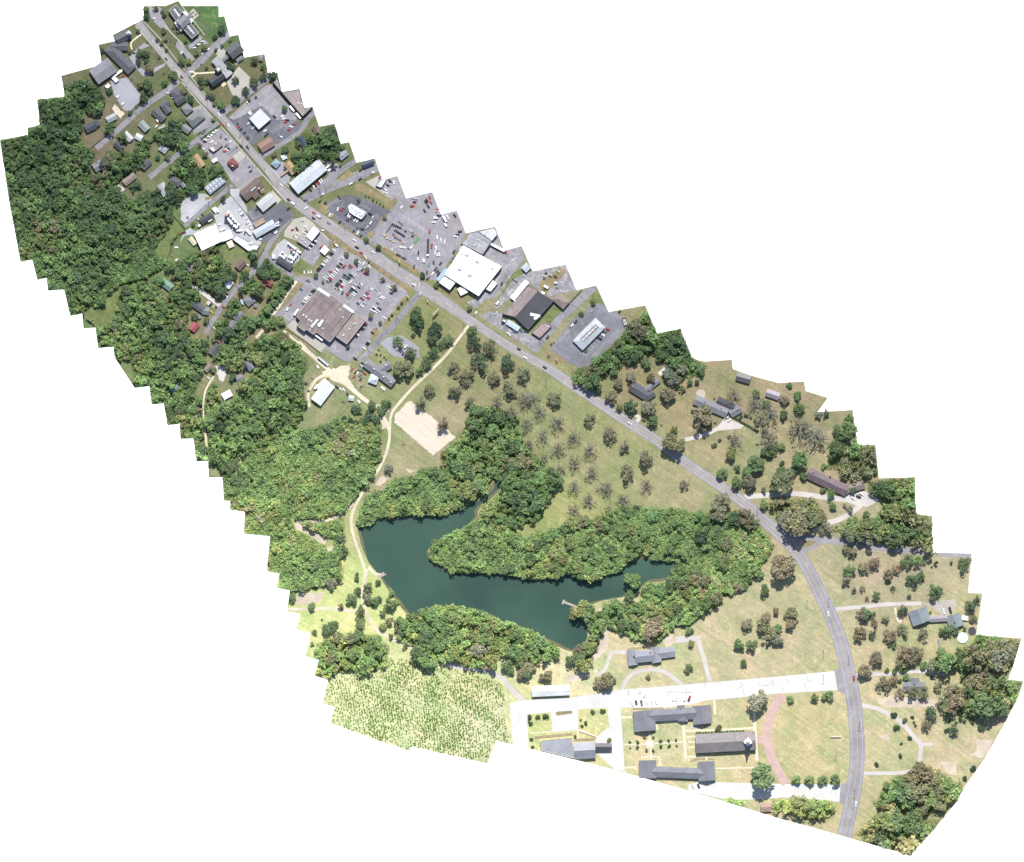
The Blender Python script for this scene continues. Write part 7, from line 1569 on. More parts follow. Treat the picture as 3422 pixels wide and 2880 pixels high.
IC = {'b': ('blue', (0.05, 0.08, 0.16)), 'k': ('dark', (0.03, 0.03, 0.035)), 'y': ('yellow', (0.55, 0.45, 0.05)), 'g': ('grey', (0.30, 0.30, 0.31)), 't': ('tan', (0.42, 0.34, 0.22)), 'r': ('red', (0.38, 0.06, 0.05)), 'n': ('green', (0.08, 0.28, 0.08)), 'w': ('pale', (0.55, 0.56, 0.56))}
IW = {'tractor': 'compact tractor', 'utility_trailer': 'utility trailer', 'ride_on_mower': 'ride-on mower', 'cultivator': 'tined cultivator'}
def imp(c, x, y, kind, col, ang, place, s=1.25):
    o = empty(kind, (*wx(P(c, x, y)), LZ * LAYER[0] + 0.004), -math.radians(ang)); o.scale = (s, s, s)
    link('machine_frame', IMP[kind], None, o, color=IC[col][1])
    tag(o, f'{IC[col][0]} {IW[kind]} {place}', IW[kind].split()[-1], f'farm machines {place}')
PD = 'in the fenced machinery display on the plaza'
for x, y, k, col, a in [(1520, 415, 'tractor', 'k', 30), (1545, 430, 'tractor', 'b', 30), (1575, 440, 'tractor', 'k', 30), (1605, 455, 'tractor', 'k', 30), (1635, 465, 'tractor', 'b', 30), (1560, 500, 'tractor', 'b', 35), (1590, 520, 'tractor', 'b', 35), (1620, 540, 'tractor', 'k', 35), (1650, 560, 'tractor', 'b', 35), (1680, 580, 'tractor', 'k', 35),
        (1770, 515, 'cultivator', 'y', 30), (1800, 530, 'cultivator', 'r', 30), (1840, 555, 'cultivator', 'y', 30), (1800, 580, 'tractor', 'k', 20), (1740, 600, 'cultivator', 'g', 10), (1870, 620, 'utility_trailer', 'n', -50), (1840, 655, 'utility_trailer', 'n', -50), (1530, 560, 'cultivator', 'k', 70), (1560, 600, 'tractor', 'r', 30), (1590, 620, 'cultivator', 'b', 30), (1620, 635, 'cultivator', 'k', 30),
        (1410, 570, 'utility_trailer', 't', 40), (1430, 600, 'utility_trailer', 't', 40), (1480, 620, 'utility_trailer', 'g', 30), (1510, 640, 'cultivator', 'g', 20), (1530, 650, 'utility_trailer', 't', 20), (1655, 670, 'cultivator', 'y', 40), (1690, 670, 'cultivator', 'w', 0), (1640, 730, 'utility_trailer', 'w', 20), (1680, 735, 'utility_trailer', 'w', 20), (1740, 755, 'cultivator', 'k', 20), (1775, 735, 'utility_trailer', 'w', -40), (1495, 435, 'cultivator', 'b', -50), (1465, 480, 'cultivator', 'k', -50), (1440, 510, 'cultivator', 'k', -50), (1700, 510, 'tractor', 'b', 30), (1660, 470, 'cultivator', 'w', 10), (1610, 385, 'cultivator', 'k', 35), (1650, 415, 'cultivator', 'k', 35)]:
    imp('G', x, y, k, col, a, PD)
PM = 'in the mower row on the plaza verge'
for x, y, col in [(1340, 700, 't'), (1362, 715, 't'), (1388, 730, 't'), (1430, 750, 't'), (1452, 762, 't'), (1475, 772, 't'), (1508, 765, 'w'), (1550, 820, 't'), (1578, 838, 'k'), (1600, 848, 'k'), (1622, 860, 'k'), (1660, 885, 'k'), (1690, 898, 'k')]:
    imp('G', x, y, 'ride_on_mower', col, 60, PM, 1.4)
for c, x, y, k, col, a, place in [('F', 532, 530, 'tractor', 'r', 80, 'on the pale gravel lot'), ('AD', 65, 310, 'tractor', 'n', 20, 'on the grass by the pale blue barn'), ('AD', 697, 667, 'cultivator', 'r', 30, 'on the grass below the ploughed plot'), ('AD', 125, 150, 'utility_trailer', 'w', 50, 'beside the sandy track'), ('AD', 85, 222, 'cultivator', 'g', 30, 'in the scrap heap near the barn'), ('AD', 195, 222, 'tractor', 'y', -30, 'at the barn door'), ('AD', 45, 262, 'utility_trailer', 'k', 10, 'on the grass left of the barn'),
                                   ('AD', 322, 333, 'utility_trailer', 'k', 70, 'by the fenced pen'), ('AD', 292, 385, 'cultivator', 'k', 20, 'along the fenced pen'), ('AD', 460, 280, 'cultivator', 'w', 20, 'on the lawn below the teal pavilion'), ('F', 375, 945, 'utility_trailer', 'w', 0, 'in the rough ground by the creek woods'), ('F', 312, 1072, 'cultivator', 'r', 10, 'in the rough ground by the creek woods'), ('F', 380, 1120, 'utility_trailer', 'w', -30, 'at the hedge end of the rough ground'),
                                   ('K', 945, 470, 'tractor', 'k', 20, 'in the scrap ground behind the workshop'), ('K', 1010, 490, 'utility_trailer', 'g', 30, 'in the scrap ground behind the workshop'), ('K', 915, 505, 'utility_trailer', 't', 20, 'in the scrap ground behind the workshop'), ('K', 1075, 520, 'utility_trailer', 'k', 35, 'in the scrap ground behind the workshop'), ('K', 1120, 440, 'utility_trailer', 'g', 40, 'in the scrap ground behind the workshop'), ('K', 1000, 518, 'cultivator', 'k', 30, 'in the scrap ground behind the workshop'), ('K', 1100, 685, 'cultivator', 'k', 20, 'on the stained yard behind the workshop'), ('K', 915, 705, 'cultivator', 'k', 20, 'beside the white container behind the workshop'), ('K', 920, 545, 'tractor', 'b', 10, 'in the scrap ground behind the workshop')]:
    imp(c, x, y, k, col, a, place)
def container(c, x, y, L, w, h, ang, col, label):
    o = empty('storage_container', (*wx(P(c, x, y)), LZ * LAYER[0] + 0.004), -math.radians(ang))
    m = MB(); m.box(-L / 2, L / 2, -w / 2, w / 2, 0.1, h)
    n = int(L / 0.5)
    for i in range(n):
        xx = -L / 2 + (i + 0.5) * L / n
        m.box(xx - 0.08, xx + 0.08, -w / 2 - 0.06, w / 2 + 0.06, 0.15, h + 0.05)
    link('container_shell', m.mesh('container_shell', [MAT['thingc']]), None, o, color=col)
    m = MB(); m.box(L / 2, L / 2 + 0.05, -w / 2 + 0.08, w / 2 - 0.08, 0.2, h - 0.1)
    link('container_door', m.mesh('container_door', [MAT['thingc']]), None, o, color=sc3(col, 0.8))
    tag(o, label, 'container')
container('K', 942, 662, 5.5, 2.6, 2.7, 30, (0.62, 0.68, 0.72), 'white-blue container in the scrap ground behind the workshop')
container('K', 900, 748, 4.5, 2.2, 2.4, 30, (0.72, 0.72, 0.72), 'white container against the back corner of the workshop')
container('K', 1078, 605, 3.6, 2.2, 2.2, 0, (0.45, 0.45, 0.45), 'grey container on the fence line behind the workshop')
container('AD', 113, 285, 6, 2.6, 2.6, -50, (0.72, 0.72, 0.72), 'white container beside the pale blue barn')
container('F', 1975, 1085, 5, 3, 2.6, 25, (0.7, 0.72, 0.73), 'white cabin among the pale round tanks')
container('Q', 1405, 1100, 7, 5, 2.4, 10, (0.72, 0.73, 0.74), 'white carport tent beside the linked garage')
# fenced pen and greenhouse frame
def pen(c, pts, label, name, cat, h=1.3, gap=1.6):
    W0 = [wx(P(c, x, y)) for x, y in pts]; a = W0[0]
    o = empty(name, (*a, 0))
    for p, q in zip(W0, W0[1:] + W0[:1]):
        L = math.hypot(q[0] - p[0], q[1] - p[1]); rz = math.atan2(q[1] - p[1], q[0] - p[0])
        m = MB(); m.box(0, L, -0.05, 0.05, h * 0.45, h * 0.55); m.box(0, L, -0.05, 0.05, h * 0.88, h)
        link('rail', m.mesh('rail', [MAT['wood']]), None, o, (p[0] - a[0], p[1] - a[1], 0), rz)
        n = max(1, int(L / (gap * 2)))
        m = MB()
        for i in range(n):
            m.box(i * L / n - 0.09, i * L / n + 0.09, -0.09, 0.09, 0, h + 0.1)
        link('posts', m.mesh('posts', [MAT['wood']]), None, o, (p[0] - a[0], p[1] - a[1], 0), rz)
    tag(o, label, cat)
pen('AD', [(255, 455), (325, 370), (352, 385), (280, 470)], 'long narrow timber pen below the green-roofed shed', 'timber_pen', 'pen')
pen('N', [(1085, 785), (1130, 735), (1262, 800), (1210, 855)], 'bare greenhouse frame on the lawn among leafless trees', 'greenhouse_frame', 'frame', 2.2)
pen('N', [(315, 565), (355, 530), (405, 555), (362, 592)], 'small white-framed bed of dark panels behind the long slate house', 'panel_frame', 'frame', 0.6)
def fence(c, pts, label, h=1.6, col=(0.10, 0.09, 0.08)):
    W0 = [wx(P(c, x, y)) for x, y in pts]; a = W0[0]
    o = empty('fence', (*a, 0))
    for p, q in zip(W0[:-1], W0[1:]):
        L = math.hypot(q[0] - p[0], q[1] - p[1]); rz = math.atan2(q[1] - p[1], q[0] - p[0])
        n = max(1, int(L / 3))
        m = MB(); m.box(0.05, L / n - 0.05, -0.03, 0.03, 0.05, h)
        pm_ = m.mesh('panel', [MAT['thingc']])
        m = MB(); m.box(-0.07, 0.07, -0.07, 0.07, 0, h + 0.12); po = m.mesh('post', [MAT['thingc']])
        for i in range(n):
            t = i / n
            link('panel', pm_, None, o, (p[0] - a[0] + (q[0] - p[0]) * t, p[1] - a[1] + (q[1] - p[1]) * t, 0), rz, col)
            link('post', po, None, o, (p[0] - a[0] + (q[0] - p[0]) * t, p[1] - a[1] + (q[1] - p[1]) * t, 0), rz, col)
    tag(o, label, 'fence')
fence('C', [(1260, 825), (1460, 660)], 'dark panel fence along the dead-end lane')
fence('F', [(330, 505), (495, 690)], 'dark fence at the edge of the pale gravel lot')
fence('K', [(1280, 880), (1445, 700)], 'tall dark fence beside the street behind the workshop', 2.4)
fence('F', [(1120, 190), (1440, 580)], 'low brown fence between the supply yard and the dark asphalt', 1.2, (0.2, 0.15, 0.1))
fence('F', [(1510, 1110), (1605, 970)], 'dark fence at the end of the pale loading shed')
fence('I', [(240, 830), (500, 1000), (720, 1170)], 'thin brown fence behind the grocery store docks', 1.4, (0.25, 0.2, 0.14))
fence('K', [(470, 550), (545, 600)], 'short black screen on the grass strip by the supermarket', 1.8, (0.03, 0.03, 0.035))

# ------------------------------------------------------------------ trees
def quads_mesh(name, C, U, V, mat, col=None):
    """many small leaf faces: centres C, half axes U and V (n x 3)"""
    n = len(C)
    pts = np.empty((n, 4, 3), np.float32)
    pts[:, 0] = C - U - V * 0.6; pts[:, 1] = C + U * 0.9 - V; pts[:, 2] = C + U + V * 0.7; pts[:, 3] = C - U * 0.8 + V
    me = bpy.data.meshes.new(name)
    me.vertices.add(n * 4); me.loops.add(n * 4); me.polygons.add(n)
    me.vertices.foreach_set('co', pts.ravel())
    me.loops.foreach_set('vertex_index', np.arange(n * 4, dtype=np.int32))
    me.polygons.foreach_set('loop_start', np.arange(0, n * 4, 4, dtype=np.int32))
    me.update(calc_edges=True)
    if col is not None:
        a = me.color_attributes.new('Col', 'FLOAT_COLOR', 'POINT')
        cc = np.concatenate([np.repeat(col, 4, axis=0), np.ones((n * 4, 1))], 1).astype(np.float32)
        a.data.foreach_set('color', cc.ravel())
    me.materials.append(mat)
    return me

def leaf_axes(n, size, up=0.95):
    nrm = rng.normal(size=(n, 3)); nrm[:, 2] = np.abs(nrm[:, 2]) + up
    nrm /= np.linalg.norm(nrm, axis=1, keepdims=True)
    t = rng.normal(size=(n, 3))
    U = np.cross(nrm, t); U /= np.linalg.norm(U, axis=1, keepdims=True)
    V = np.cross(nrm, U)
    s = (size * rng.uniform(0.6, 1.35, (n, 1)))
    return U * s, V * s * rng.uniform(0.6, 1.0, (n, 1))

def crown_points(n, lobes, squash=0.8, inner=0.45):
    """leaf positions on and in a cluster of lobes; unit crown radius 1, height about 1.5"""
    k = len(lobes)
    w = lobes[:, 3] ** 2
    ix = rng.choice(k, n, p=w / w.sum())
    d = rng.normal(size=(n, 3)); d /= np.linalg.norm(d, axis=1, keepdims=True)
    d[:, 2] = np.where(rng.random(n) < 0.7, np.abs(d[:, 2]), d[:, 2])
    r = lobes[ix, 3] * rng.uniform(inner, 1.05, n) ** 0.6
    p = lobes[ix, :3] + d * r[:, None] * np.array([1, 1, squash])
    return p

def make_lobes(k, spread=0.62, size=(0.3, 0.5), h=(0.75, 1.35)):
    L = []
    for i in range(k):
        a = rng.uniform(0, 6.283); r = spread * math.sqrt(rng.uniform(0.02, 1))
        s = rng.uniform(*size)
        z = rng.uniform(*h) - 0.35 * r
        L.append((r * math.cos(a), r * math.sin(a), z, s))
    return np.array(L)

def trunk_mesh(name, h=1.0, r=0.06, nb=5, spread=0.45):
    m = MB()
    m.tube((0, 0, -0.02), (0.01, 0.02, h * 0.45), r * 1.3, r * 0.9, 7); m.tube((0.01, 0.02, h * 0.45), (0.03, -0.01, h * 0.9), r * 0.9, r * 0.4, 6)
    for i in range(nb):
        a = 6.283 * i / nb + random.uniform(-0.4, 0.4); z = random.uniform(0.35, 0.6) * h
        p = Vector((0.01, 0.02, z)); q = Vector((math.cos(a) * spread, math.sin(a) * spread, z + random.uniform(0.2, 0.4) * h))
        m.tube(p, q, r * 0.55, r * 0.2, 5)
    return m.mesh(name, [MAT['bark']])

def branch_mesh(name, nb=13):
    """spreading limbs and twigs of a nearly bare tree, unit radius"""
    m = MB()
    for i in range(nb):
        a = 6.283 * i / nb + random.uniform(-0.25, 0.25)
        p = Vector((0, 0, random.uniform(0.25, 0.5)))
        ln = random.uniform(0.7, 1.05); r = 0.042
        pos = p
        up = random.uniform(0.35, 0.9)
        for k in range(4):
            a += random.uniform(-0.3, 0.3)
            q = pos + Vector((math.cos(a), math.sin(a), up * (1 - k * 0.2))) * ln / 4
            m.tube(pos, q, r, r * 0.68, 4)
            for t in range(3):
                b = a + random.uniform(-1.1, 1.1)
                s = pos.lerp(q, random.uniform(0.3, 1))
                e = s + Vector((math.cos(b), math.sin(b), random.uniform(-0.1, 0.6))) * random.uniform(0.12, 0.32)
                m.tube(s, e, r * 0.45, r * 0.12, 3)
                e2 = e + Vector((math.cos(b + 0.6), math.sin(b + 0.6), 0.3)) * 0.12
                m.tube(s.lerp(e, 0.7), e2, r * 0.25, r * 0.08, 3)
            pos = q; r *= 0.68
    return m.mesh(name, [MAT['pale_bark']])

TK = {}
def tkind(key, n, k, leaf, spread=0.62, size=(0.3, 0.5), squash=0.8, variants=4, bare=False, h=(0.75, 1.35), inner=0.45):
    out = []
    for i in range(variants):
        lob = make_lobes(k, spread, size, h)
        C = crown_points(n, lob, squash, inner)
        U, V = leaf_axes(n, leaf)
        cr = quads_mesh(key + '_crown', C, U, V, MAT['leaf'])
        tr = trunk_mesh(key + '_trunk', 1.1, 0.05)
        br = branch_mesh(key + '_branches') if bare else None
        out.append((tr, cr, br))
    TK[key] = out
tkind('broad', 640, 13, 0.08, 0.74, (0.2, 0.44), variants=6)
tkind('dense', 900, 16, 0.078, 0.70, (0.22, 0.40), variants=4)
tkind('open', 430, 10, 0.07, 0.72, (0.22, 0.36), variants=5, bare=True)
tkind('sparse', 110, 11, 0.05, 0.78, (0.16, 0.3), variants=5, bare=True)
tkind('conifer', 520, 8, 0.075, 0.45, (0.25, 0.4), 1.1, variants=3, h=(0.6, 2.0))
SHRUB = []
for i in range(4):
    lob = make_lobes(6, 0.5, (0.4, 0.55), (0.35, 0.6))
    C = crown_points(260, lob, 0.8, 0.6); U, V = leaf_axes(260, 0.12)
    SHRUB.append(quads_mesh('shrub_foliage', C, U, V, MAT['leaf']))
sm_ = MB()
for i in range(5):
    a = 6.283 * i / 5
    sm_.tube((0, 0, 0), (0.35 * math.cos(a), 0.35 * math.sin(a), 0.55), 0.04, 0.02, 4)
STEMM = sm_.mesh('shrub_stems', [MAT['bark']])

LEAFC = {k: tuple((x * 0.87 + 0.13 * (0.3 * v[0] + 0.6 * v[1] + 0.1 * v[2])) * 1.85 + 0.006 for x in v) for k, v in {'green': (0.050, 0.086, 0.034), 'dark green': (0.032, 0.060, 0.030), 'bright green': (0.062, 0.112, 0.037), 'yellow-green': (0.088, 0.116, 0.038), 'olive': (0.080, 0.090, 0.045), 'brown-green': (0.096, 0.092, 0.056), 'grey-green': (0.085, 0.100, 0.068), 'rust-brown': (0.125, 0.085, 0.056), 'pine green': (0.045, 0.085, 0.045)}.items()}
TREES = []
def one_tree(px, py, rpx, kind, col, label, group, name='tree', jit=True):
    X, Y = wx((px, py)); r = rpx * SC
    tr, cr, br = random.choice(TK[kind])
    o = empty(name, (X, Y, 0), random.uniform(0, 6.283))
    hz = r * random.uniform(0.95, 1.2)
    if kind == 'conifer':
        hz *= 1.15
    o.scale = (r, r, hz)
    link('trunk', tr, None, o)
    if br is not None:
        link('branches', br, None, o)
    c = LEAFC[col]
    f = random.uniform(0.78, 1.22)
    g = random.uniform(0.92, 1.08)
    t_ = min(1, max(0, (py - 0.25 * px - 500) / 1500)); f *= 1 + 0.6 * t_  # sunlit brightness of the region put into the crown colour
    link('crown', cr, None, o, color=(c[0] * f * g * (1 + 0.14 * t_) + 0.012 * t_, c[1] * f + 0.012 * t_, c[2] * f + 0.006 * t_))
    tag(o, label, 'tree', group)
    TREES.append((px, py, rpx))
    raster([(px + rpx * 0.75 * math.cos(a), py + rpx * 0.75 * math.sin(a)) for a in (0, 0.8, 1.6, 2.4, 3.1, 3.9, 4.7, 5.5)], BLOCK)
def one_shrub(px, py, rpx, col, label, group):
    X, Y = wx((px, py)); r = rpx * SC
    o = empty('shrub', (X, Y, LZ * LAYER[0]), random.uniform(0, 6.283))
    o.scale = (r, r, r * random.uniform(0.9, 1.2))
    link('stems', STEMM, None, o)
    c = LEAFC[col]; f = random.uniform(0.85, 1.2)
    link('foliage', random.choice(SHRUB), None, o, color=tuple(x * f for x in c))
    tag(o, label, 'shrub', group)

# single trees: "x y radius colour" per window; radius in window pixels
CW = {'g': 'green', 'd': 'dark green', 'b': 'bright green', 'y': 'yellow-green', 'o': 'olive', 'n': 'brown-green', 'e': 'grey-green', 'r': 'rust-brown', 'p': 'pine green'}
def plant(c, kind, place, txt, word=None, kname='tree'):
    for it in txt.split(';'):
        x, y, r, k = it.split()
        px, py = P(c, float(x), float(y)); rp = float(r) / CR[c][2]
        cn = CW[k]
        if kind == 'shrub':
            sz = 'small ' if rp * SC < 1.7 else ('' if rp * SC < 3 else 'big ')
            one_shrub(px, py, rp, cn, f'{sz}{cn} shrub {place}', f'shrubs {place}')
        else:
            rp *= 1.15 if kind == 'sparse' else 1.0
            w = word or {'broad': 'broad tree', 'dense': 'dense round tree', 'open': 'open-crowned tree', 'sparse': 'nearly bare spreading tree', 'conifer': 'tall narrow tree'}[kind]
            sz = 'small ' if rp * SC < 3.6 else ('' if rp * SC < 6 else 'large ')
            kn = kname if kname != 'tree' else ({'dense': 'round_tree', 'sparse': 'bare_tree', 'open': 'open_crowned_tree'}.get(kind) or ('west_tree' if px < 1500 else 'east_tree'))  # remaining trees named only by side of the site, not by setting
            one_tree(px, py, rp, kind, cn, f'{sz}{cn} {w} {place}', f'trees {place}', kn)
OR = 'standing in the orchard beside the main road'
plant('P', 'open', OR, "285 195 80 g;300 345 98 d;490 385 100 o;355 560 118 d;50 625 85 o;215 730 105 o;690 565 108 d;860 690 102 o;525 735 92 o;710 860 105 o;75 890 92 o;245 1030 76 o;1240 970 102 o;1650 1230 84 o;1880 1400 100 n;2050 1540 80 n", 'pecan tree', 'orchard_tree')
plant('P', 'sparse', OR, "880 985 100 e;985 975 85 e;560 1020 90 o;395 1110 58 e;735 1120 82 o;1060 1130 85 e;905 1265 82 o;1265 1250 100 e;1095 1410 86 e;1460 1430 90 o;930 1520 56 e;1270 1570 95 o;1650 1570 90 e;255 1210 50 o", 'nearly bare pecan tree', 'orchard_tree')
plant('AF', 'open', OR, "415 212 48 n;310 285 46 n;615 352 28 n", 'pecan tree', 'orchard_tree')
plant('AF', 'sparse', OR, "30 230 38 e;125 285 42 o;200 365 45 e;30 355 36 e;415 350 38 o;110 425 38 e;295 430 42 o;30 485 38 n;215 480 30 e", 'nearly bare pecan tree', 'orchard_tree')
plant('AE', 'sparse', OR, "590 135 24 o;670 205 25 o;755 265 30 e", 'nearly bare pecan tree', 'orchard_tree')
plant('AD', 'open', OR, "870 305 48 o;810 392 50 o;960 530 52 n;600 830 38 e", 'pecan tree', 'orchard_tree')
GV = 'in the grove by the sandy track junction'
plant('J', 'open', GV, "835 970 92 g;740 1060 70 g;620 1170 98 g;130 1020 92 g;310 1160 102 g;540 1290 95 g;430 1410 80 g")
plant('J', 'broad', GV, "420 640 125 g;400 790 105 d;650 810 112 d;630 950 100 d")
plant('J', 'dense', 'beside the grey gabled restaurant', "190 1390 155 o")
plant('AD', 'broad', 'at the meeting of the sandy tracks', "575 400 38 g;540 440 35 g;480 410 35 g;380 430 40 d;450 480 40 d;510 500 34 d;350 500 28 d;300 490 22 d")
CK = 'round the courthouse and its parking'
plant('A', 'broad', CK, "790 220 55 d;790 130 45 g;920 120 45 g;1025 160 35 g;1040 220 35 d;1290 850 58 g;1385 860 48 y;1600 670 50 o;1500 740 45 o;1870 400 75 d;1750 510 42 d;1335 585 32 g;1040 430 48 g")
plant('A', 'broad', 'on the verges of the upper main road', "950 550 32 d;1010 600 38 n;1075 695 30 d;970 790 28 n;1170 380 30 n;1235 440 30 n;1060 570 28 g")
CH = 'round the churches on the main road'
plant('A', 'broad', CH, "690 740 62 g;690 860 50 d;780 760 60 d;800 860 45 d;820 960 80 n;820 1180 82 g;710 1190 60 y;840 1270 55 n;770 1360 72 d;1160 1060 75 b;1050 1165 55 b;270 1260 55 d;180 700 45 d;570 1580 40 d;680 430 35 g;560 740 30 d;1640 960 28 d;1770 700 25 d")
plant('A', 'broad', CH, "1565 1120 62 d;1660 1140 45 d;1640 1320 45 g;1715 1350 52 d;1750 1455 40 y;1850 1480 70 b;2050 1400 70 d;1565 1220 35 y;1325 1270 60 n;1420 1390 60 d;1290 1500 25 d")
plant('B', 'dense', 'on the pale church forecourt', "510 940 62 d;470 890 45 d;575 1120 55 d;715 1270 58 d;580 1390 60 d")
plant('B', 'broad', 'round the playground lawn behind the church', "845 1140 75 g;970 1060 60 d;1090 1060 70 d;830 860 60 d;970 930 50 g;390 640 30 d;300 700 28 d;500 560 30 b")
plant('B', 'broad', 'in the striped lot behind the bank', "1255 1525 52 g;765 1410 28 d;860 1360 22 g")
plant('D', 'broad', 'beside the main road lots', "880 210 34 n;780 690 48 n;700 570 35 n;1040 1310 50 d;250 720 50 n;110 740 40 d;1750 700 45 n;1900 630 62 g;2010 700 50 b;1650 400 20 g;1230 260 18 g;1380 450 25 g")
plant('G', 'dense', 'on the verges of the wide main road', "1150 635 42 b;1318 740 44 d;1935 1135 42 d")
plant('J', 'dense', 'on the verges of the wide main road', "470 75 42 d;660 220 40 b;1130 540 42 n")
plant('G', 'broad', 'in the islands of the grocery parking', "870 840 42 n;1005 930 46 g;1175 1065 50 n;1375 1195 42 n;1535 1305 52 o;440 1125 45 g;545 1215 28 n")
plant('I', 'broad', 'in the islands of the grocery parking', "1430 640 48 n;1560 745 34 n;1100 1090 36 d")
plant('I', 'dense', 'in the clipped row along the grocery side road', "1855 472 22 d;1810 530 26 d;1720 635 22 d;1678 688 20 d", 'clipped round tree')
plant('G', 'broad', 'round the drive-through lot', "1040 85 36 n;1405 320 38 n;1140 20 14 d;1185 35 15 d;1240 75 16 d;1290 100 15 d;1338 130 16 d;1388 165 16 d;575 110 28 n")
plant('F', 'broad', 'at the farm supply yard', "605 635 34 g;320 1375 40 y;1300 1310 30 d;1780 1490 42 y")
plant('L', 'broad', 'on the lawns west of the grocery', "800 715 50 g;640 660 60 g;905 980 45 b;1130 1010 40 b;760 1040 70 d;890 1390 50 y;1160 1500 62 d;1090 1340 65 g;900 1630 50 b;930 525 16 d;825 935 20 g")
MX = 'round the houses east of the main road'
plant('M', 'broad', MX, "930 850 75 d;1090 910 68 g;1265 850 80 g;715 1020 62 g;770 1150 70 n;905 1090 70 n;680 1310 85 n;1330 1270 100 n;1130 1090 65 n;905 1410 85 d;1110 1450 100 n;1150 1590 75 g;760 1440 50 y;500 1205 48 y;1710 1000 60 g;1580 1130 45 g;1500 1230 45 b;1670 1145 32 d;1410 1100 90 e;1480 1000 90 e;1340 1060 80 e;235 -0 1 d".replace(';235 -0 1 d', ''))
plant('N', 'dense', MX, "530 830 130 n;180 1150 140 o;1650 1350 100 b;1565 1490 60 d;1130 1390 110 g;1290 1250 70 g;850 1265 78 y;1460 1560 125 o;1690 1540 45 b;740 1510 75 g")
plant('N', 'broad', MX, "520 930 110 n;1480 1480 100 g;1400 1640 110 o;1050 1500 80 b;900 1620 75 b;920 1450 45 d;1060 1600 90 n;1350 1180 60 g;1440 1200 50 y;1620 590 60 b;1640 740 70 b;1145 560 52 b;1470 640 65 n;1260 700 55 g;1460 810 60 g;1700 1030 60 g;1720 940 45 g;490 320 55 g;185 990 50 y;450 440 32 d;1240 1030 38 d")
plant('N', 'sparse', MX, "880 590 90 n;1120 690 110 e;1310 790 110 e;1200 880 90 n;1290 1090 120 n;1640 960 130 n;1840 1060 150 e;900 1110 100 n")
plant('N', 'broad', 'at the ragged edge above the leafless trees', "1870 820 50 e;1950 800 45 g;1530 480 40 g")
plant('O', 'broad', 'along the looping driveway', "420 920 150 o;330 950 110 o;470 850 90 o;100 690 95 g;40 950 80 e;180 560 60 g;310 540 50 g;530 780 60 d;600 640 105 b;650 840 48 b;950 1040 60 b;870 1010 40 b;1230 1010 45 g;990 1180 52 b;890 1310 42 y;1130 1180 28 n;1180 1230 48 e;1380 1300 52 b;180 1170 60 b;180 1000 40 n;1110 320 130 b;1200 300 90 b;1180 170 60 b;1060 380 60 d;880 720 40 b")
plant('O', 'open', 'round the side road junction', "900 1450 90 n;760 1560 20 n".replace(';760 1560 20 n', ''))
plant('AF', 'dense', 'at the road bend above the pond woods', "810 450 62 n;945 520 50 n;550 115 72 o".replace(';550 115 72 o', ''))
SE = 'on the dry grass south-east of the pond'
plant('AH', 'dense', SE, "985 305 75 n;1060 60 85 o;1120 50 60 o")
plant('AH', 'broad', SE, "890 435 32 g;865 355 25 b;640 25 45 n;745 420 30 n")
plant('X', 'broad', SE, "690 480 75 n;920 390 70 n;880 480 85 o;990 590 95 o;930 640 80 n;1200 360 90 o;1200 470 70 n;1030 320 45 n;580 710 75 b;740 710 75 g;640 930 48 g;1040 520 60 b;1030 660 80 e")
plant('X', 'broad', 'round the slate manor house', "180 385 30 d;40 550 30 d;40 700 45 y;20 980 40 g")
plant('S', 'broad', 'round the slate manor house', "1060 615 45 g;1030 670 40 n;580 738 34 o;110 800 90 n;30 830 60 n;650 190 130 n;590 270 90 n;410 150 80 g;1050 210 45 b;690 90 80 n;250 130 80 g")
plant('T', 'dense', 'on the campus lawns beside the brick walk', "815 310 135 e;870 1210 165 g")
plant('T', 'dense', 'at the campus lawn corners', "1190 300 48 b;1475 285 50 b;1650 255 58 b;1590 270 45 b;1260 1240 60 b;1415 1245 62 b;1565 1245 66 b;1715 1235 70 b")
plant('X', 'broad', 'east of the curving road', "2060 350 80 g;2000 560 70 n;1980 620 60 o;2080 850 50 n;2060 1020 80 n".replace(';2080 850 50 n', ''))
EY = 'in the dry yards east of the road'
plant('Q', 'open', EY, "60 550 85 b;20 650 70 n;200 1060 80 n;330 1065 50 b;350 1160 50 o;480 1110 55 o;190 1270 75 n;330 1290 55 d;540 1290 95 n;680 1240 80 o;580 1410 48 b;360 1560 85 n;700 1500 115 n;850 1500 100 o;910 1290 75 n;1210 1240 85 g;1140 1260 60 g;1290 1240 60 g;720 430 90 b;840 430 80 b;920 440 40 b;600 520 70 r;500 590 70 n;800 640 95 g;890 600 65 g;1040 790 95 b;1110 770 60 b;1380 480 85 g;1450 430 45 o;1470 950 85 d;1540 890 60 d;1500 1110 60 o;370 830 60 g;260 875 30 y;210 760 40 n;110 770 40 n;760 850 34 d;560 755 38 g;230 500 80 n;360 460 85 n;1090 1600 60 g;750 1610 80 e;20 290 60 n;90 330 70 n;680 1000 70 d;640 1050 40 d")
plant('R', 'open', EY, "510 270 78 n;700 400 80 n;640 430 50 n;800 370 60 n;920 335 45 g;960 130 90 n;880 170 85 o;620 150 80 n;850 480 60 n;980 490 70 o;1100 490 70 o;1240 430 60 o;1350 500 90 n;1430 560 110 n;1360 640 90 n;1560 480 80 g;1820 380 80 g;1700 320 60 n;1500 320 60 g;1580 330 50 n;1160 700 80 d;1120 820 60 n;1840 580 60 b;1400 860 60 d")
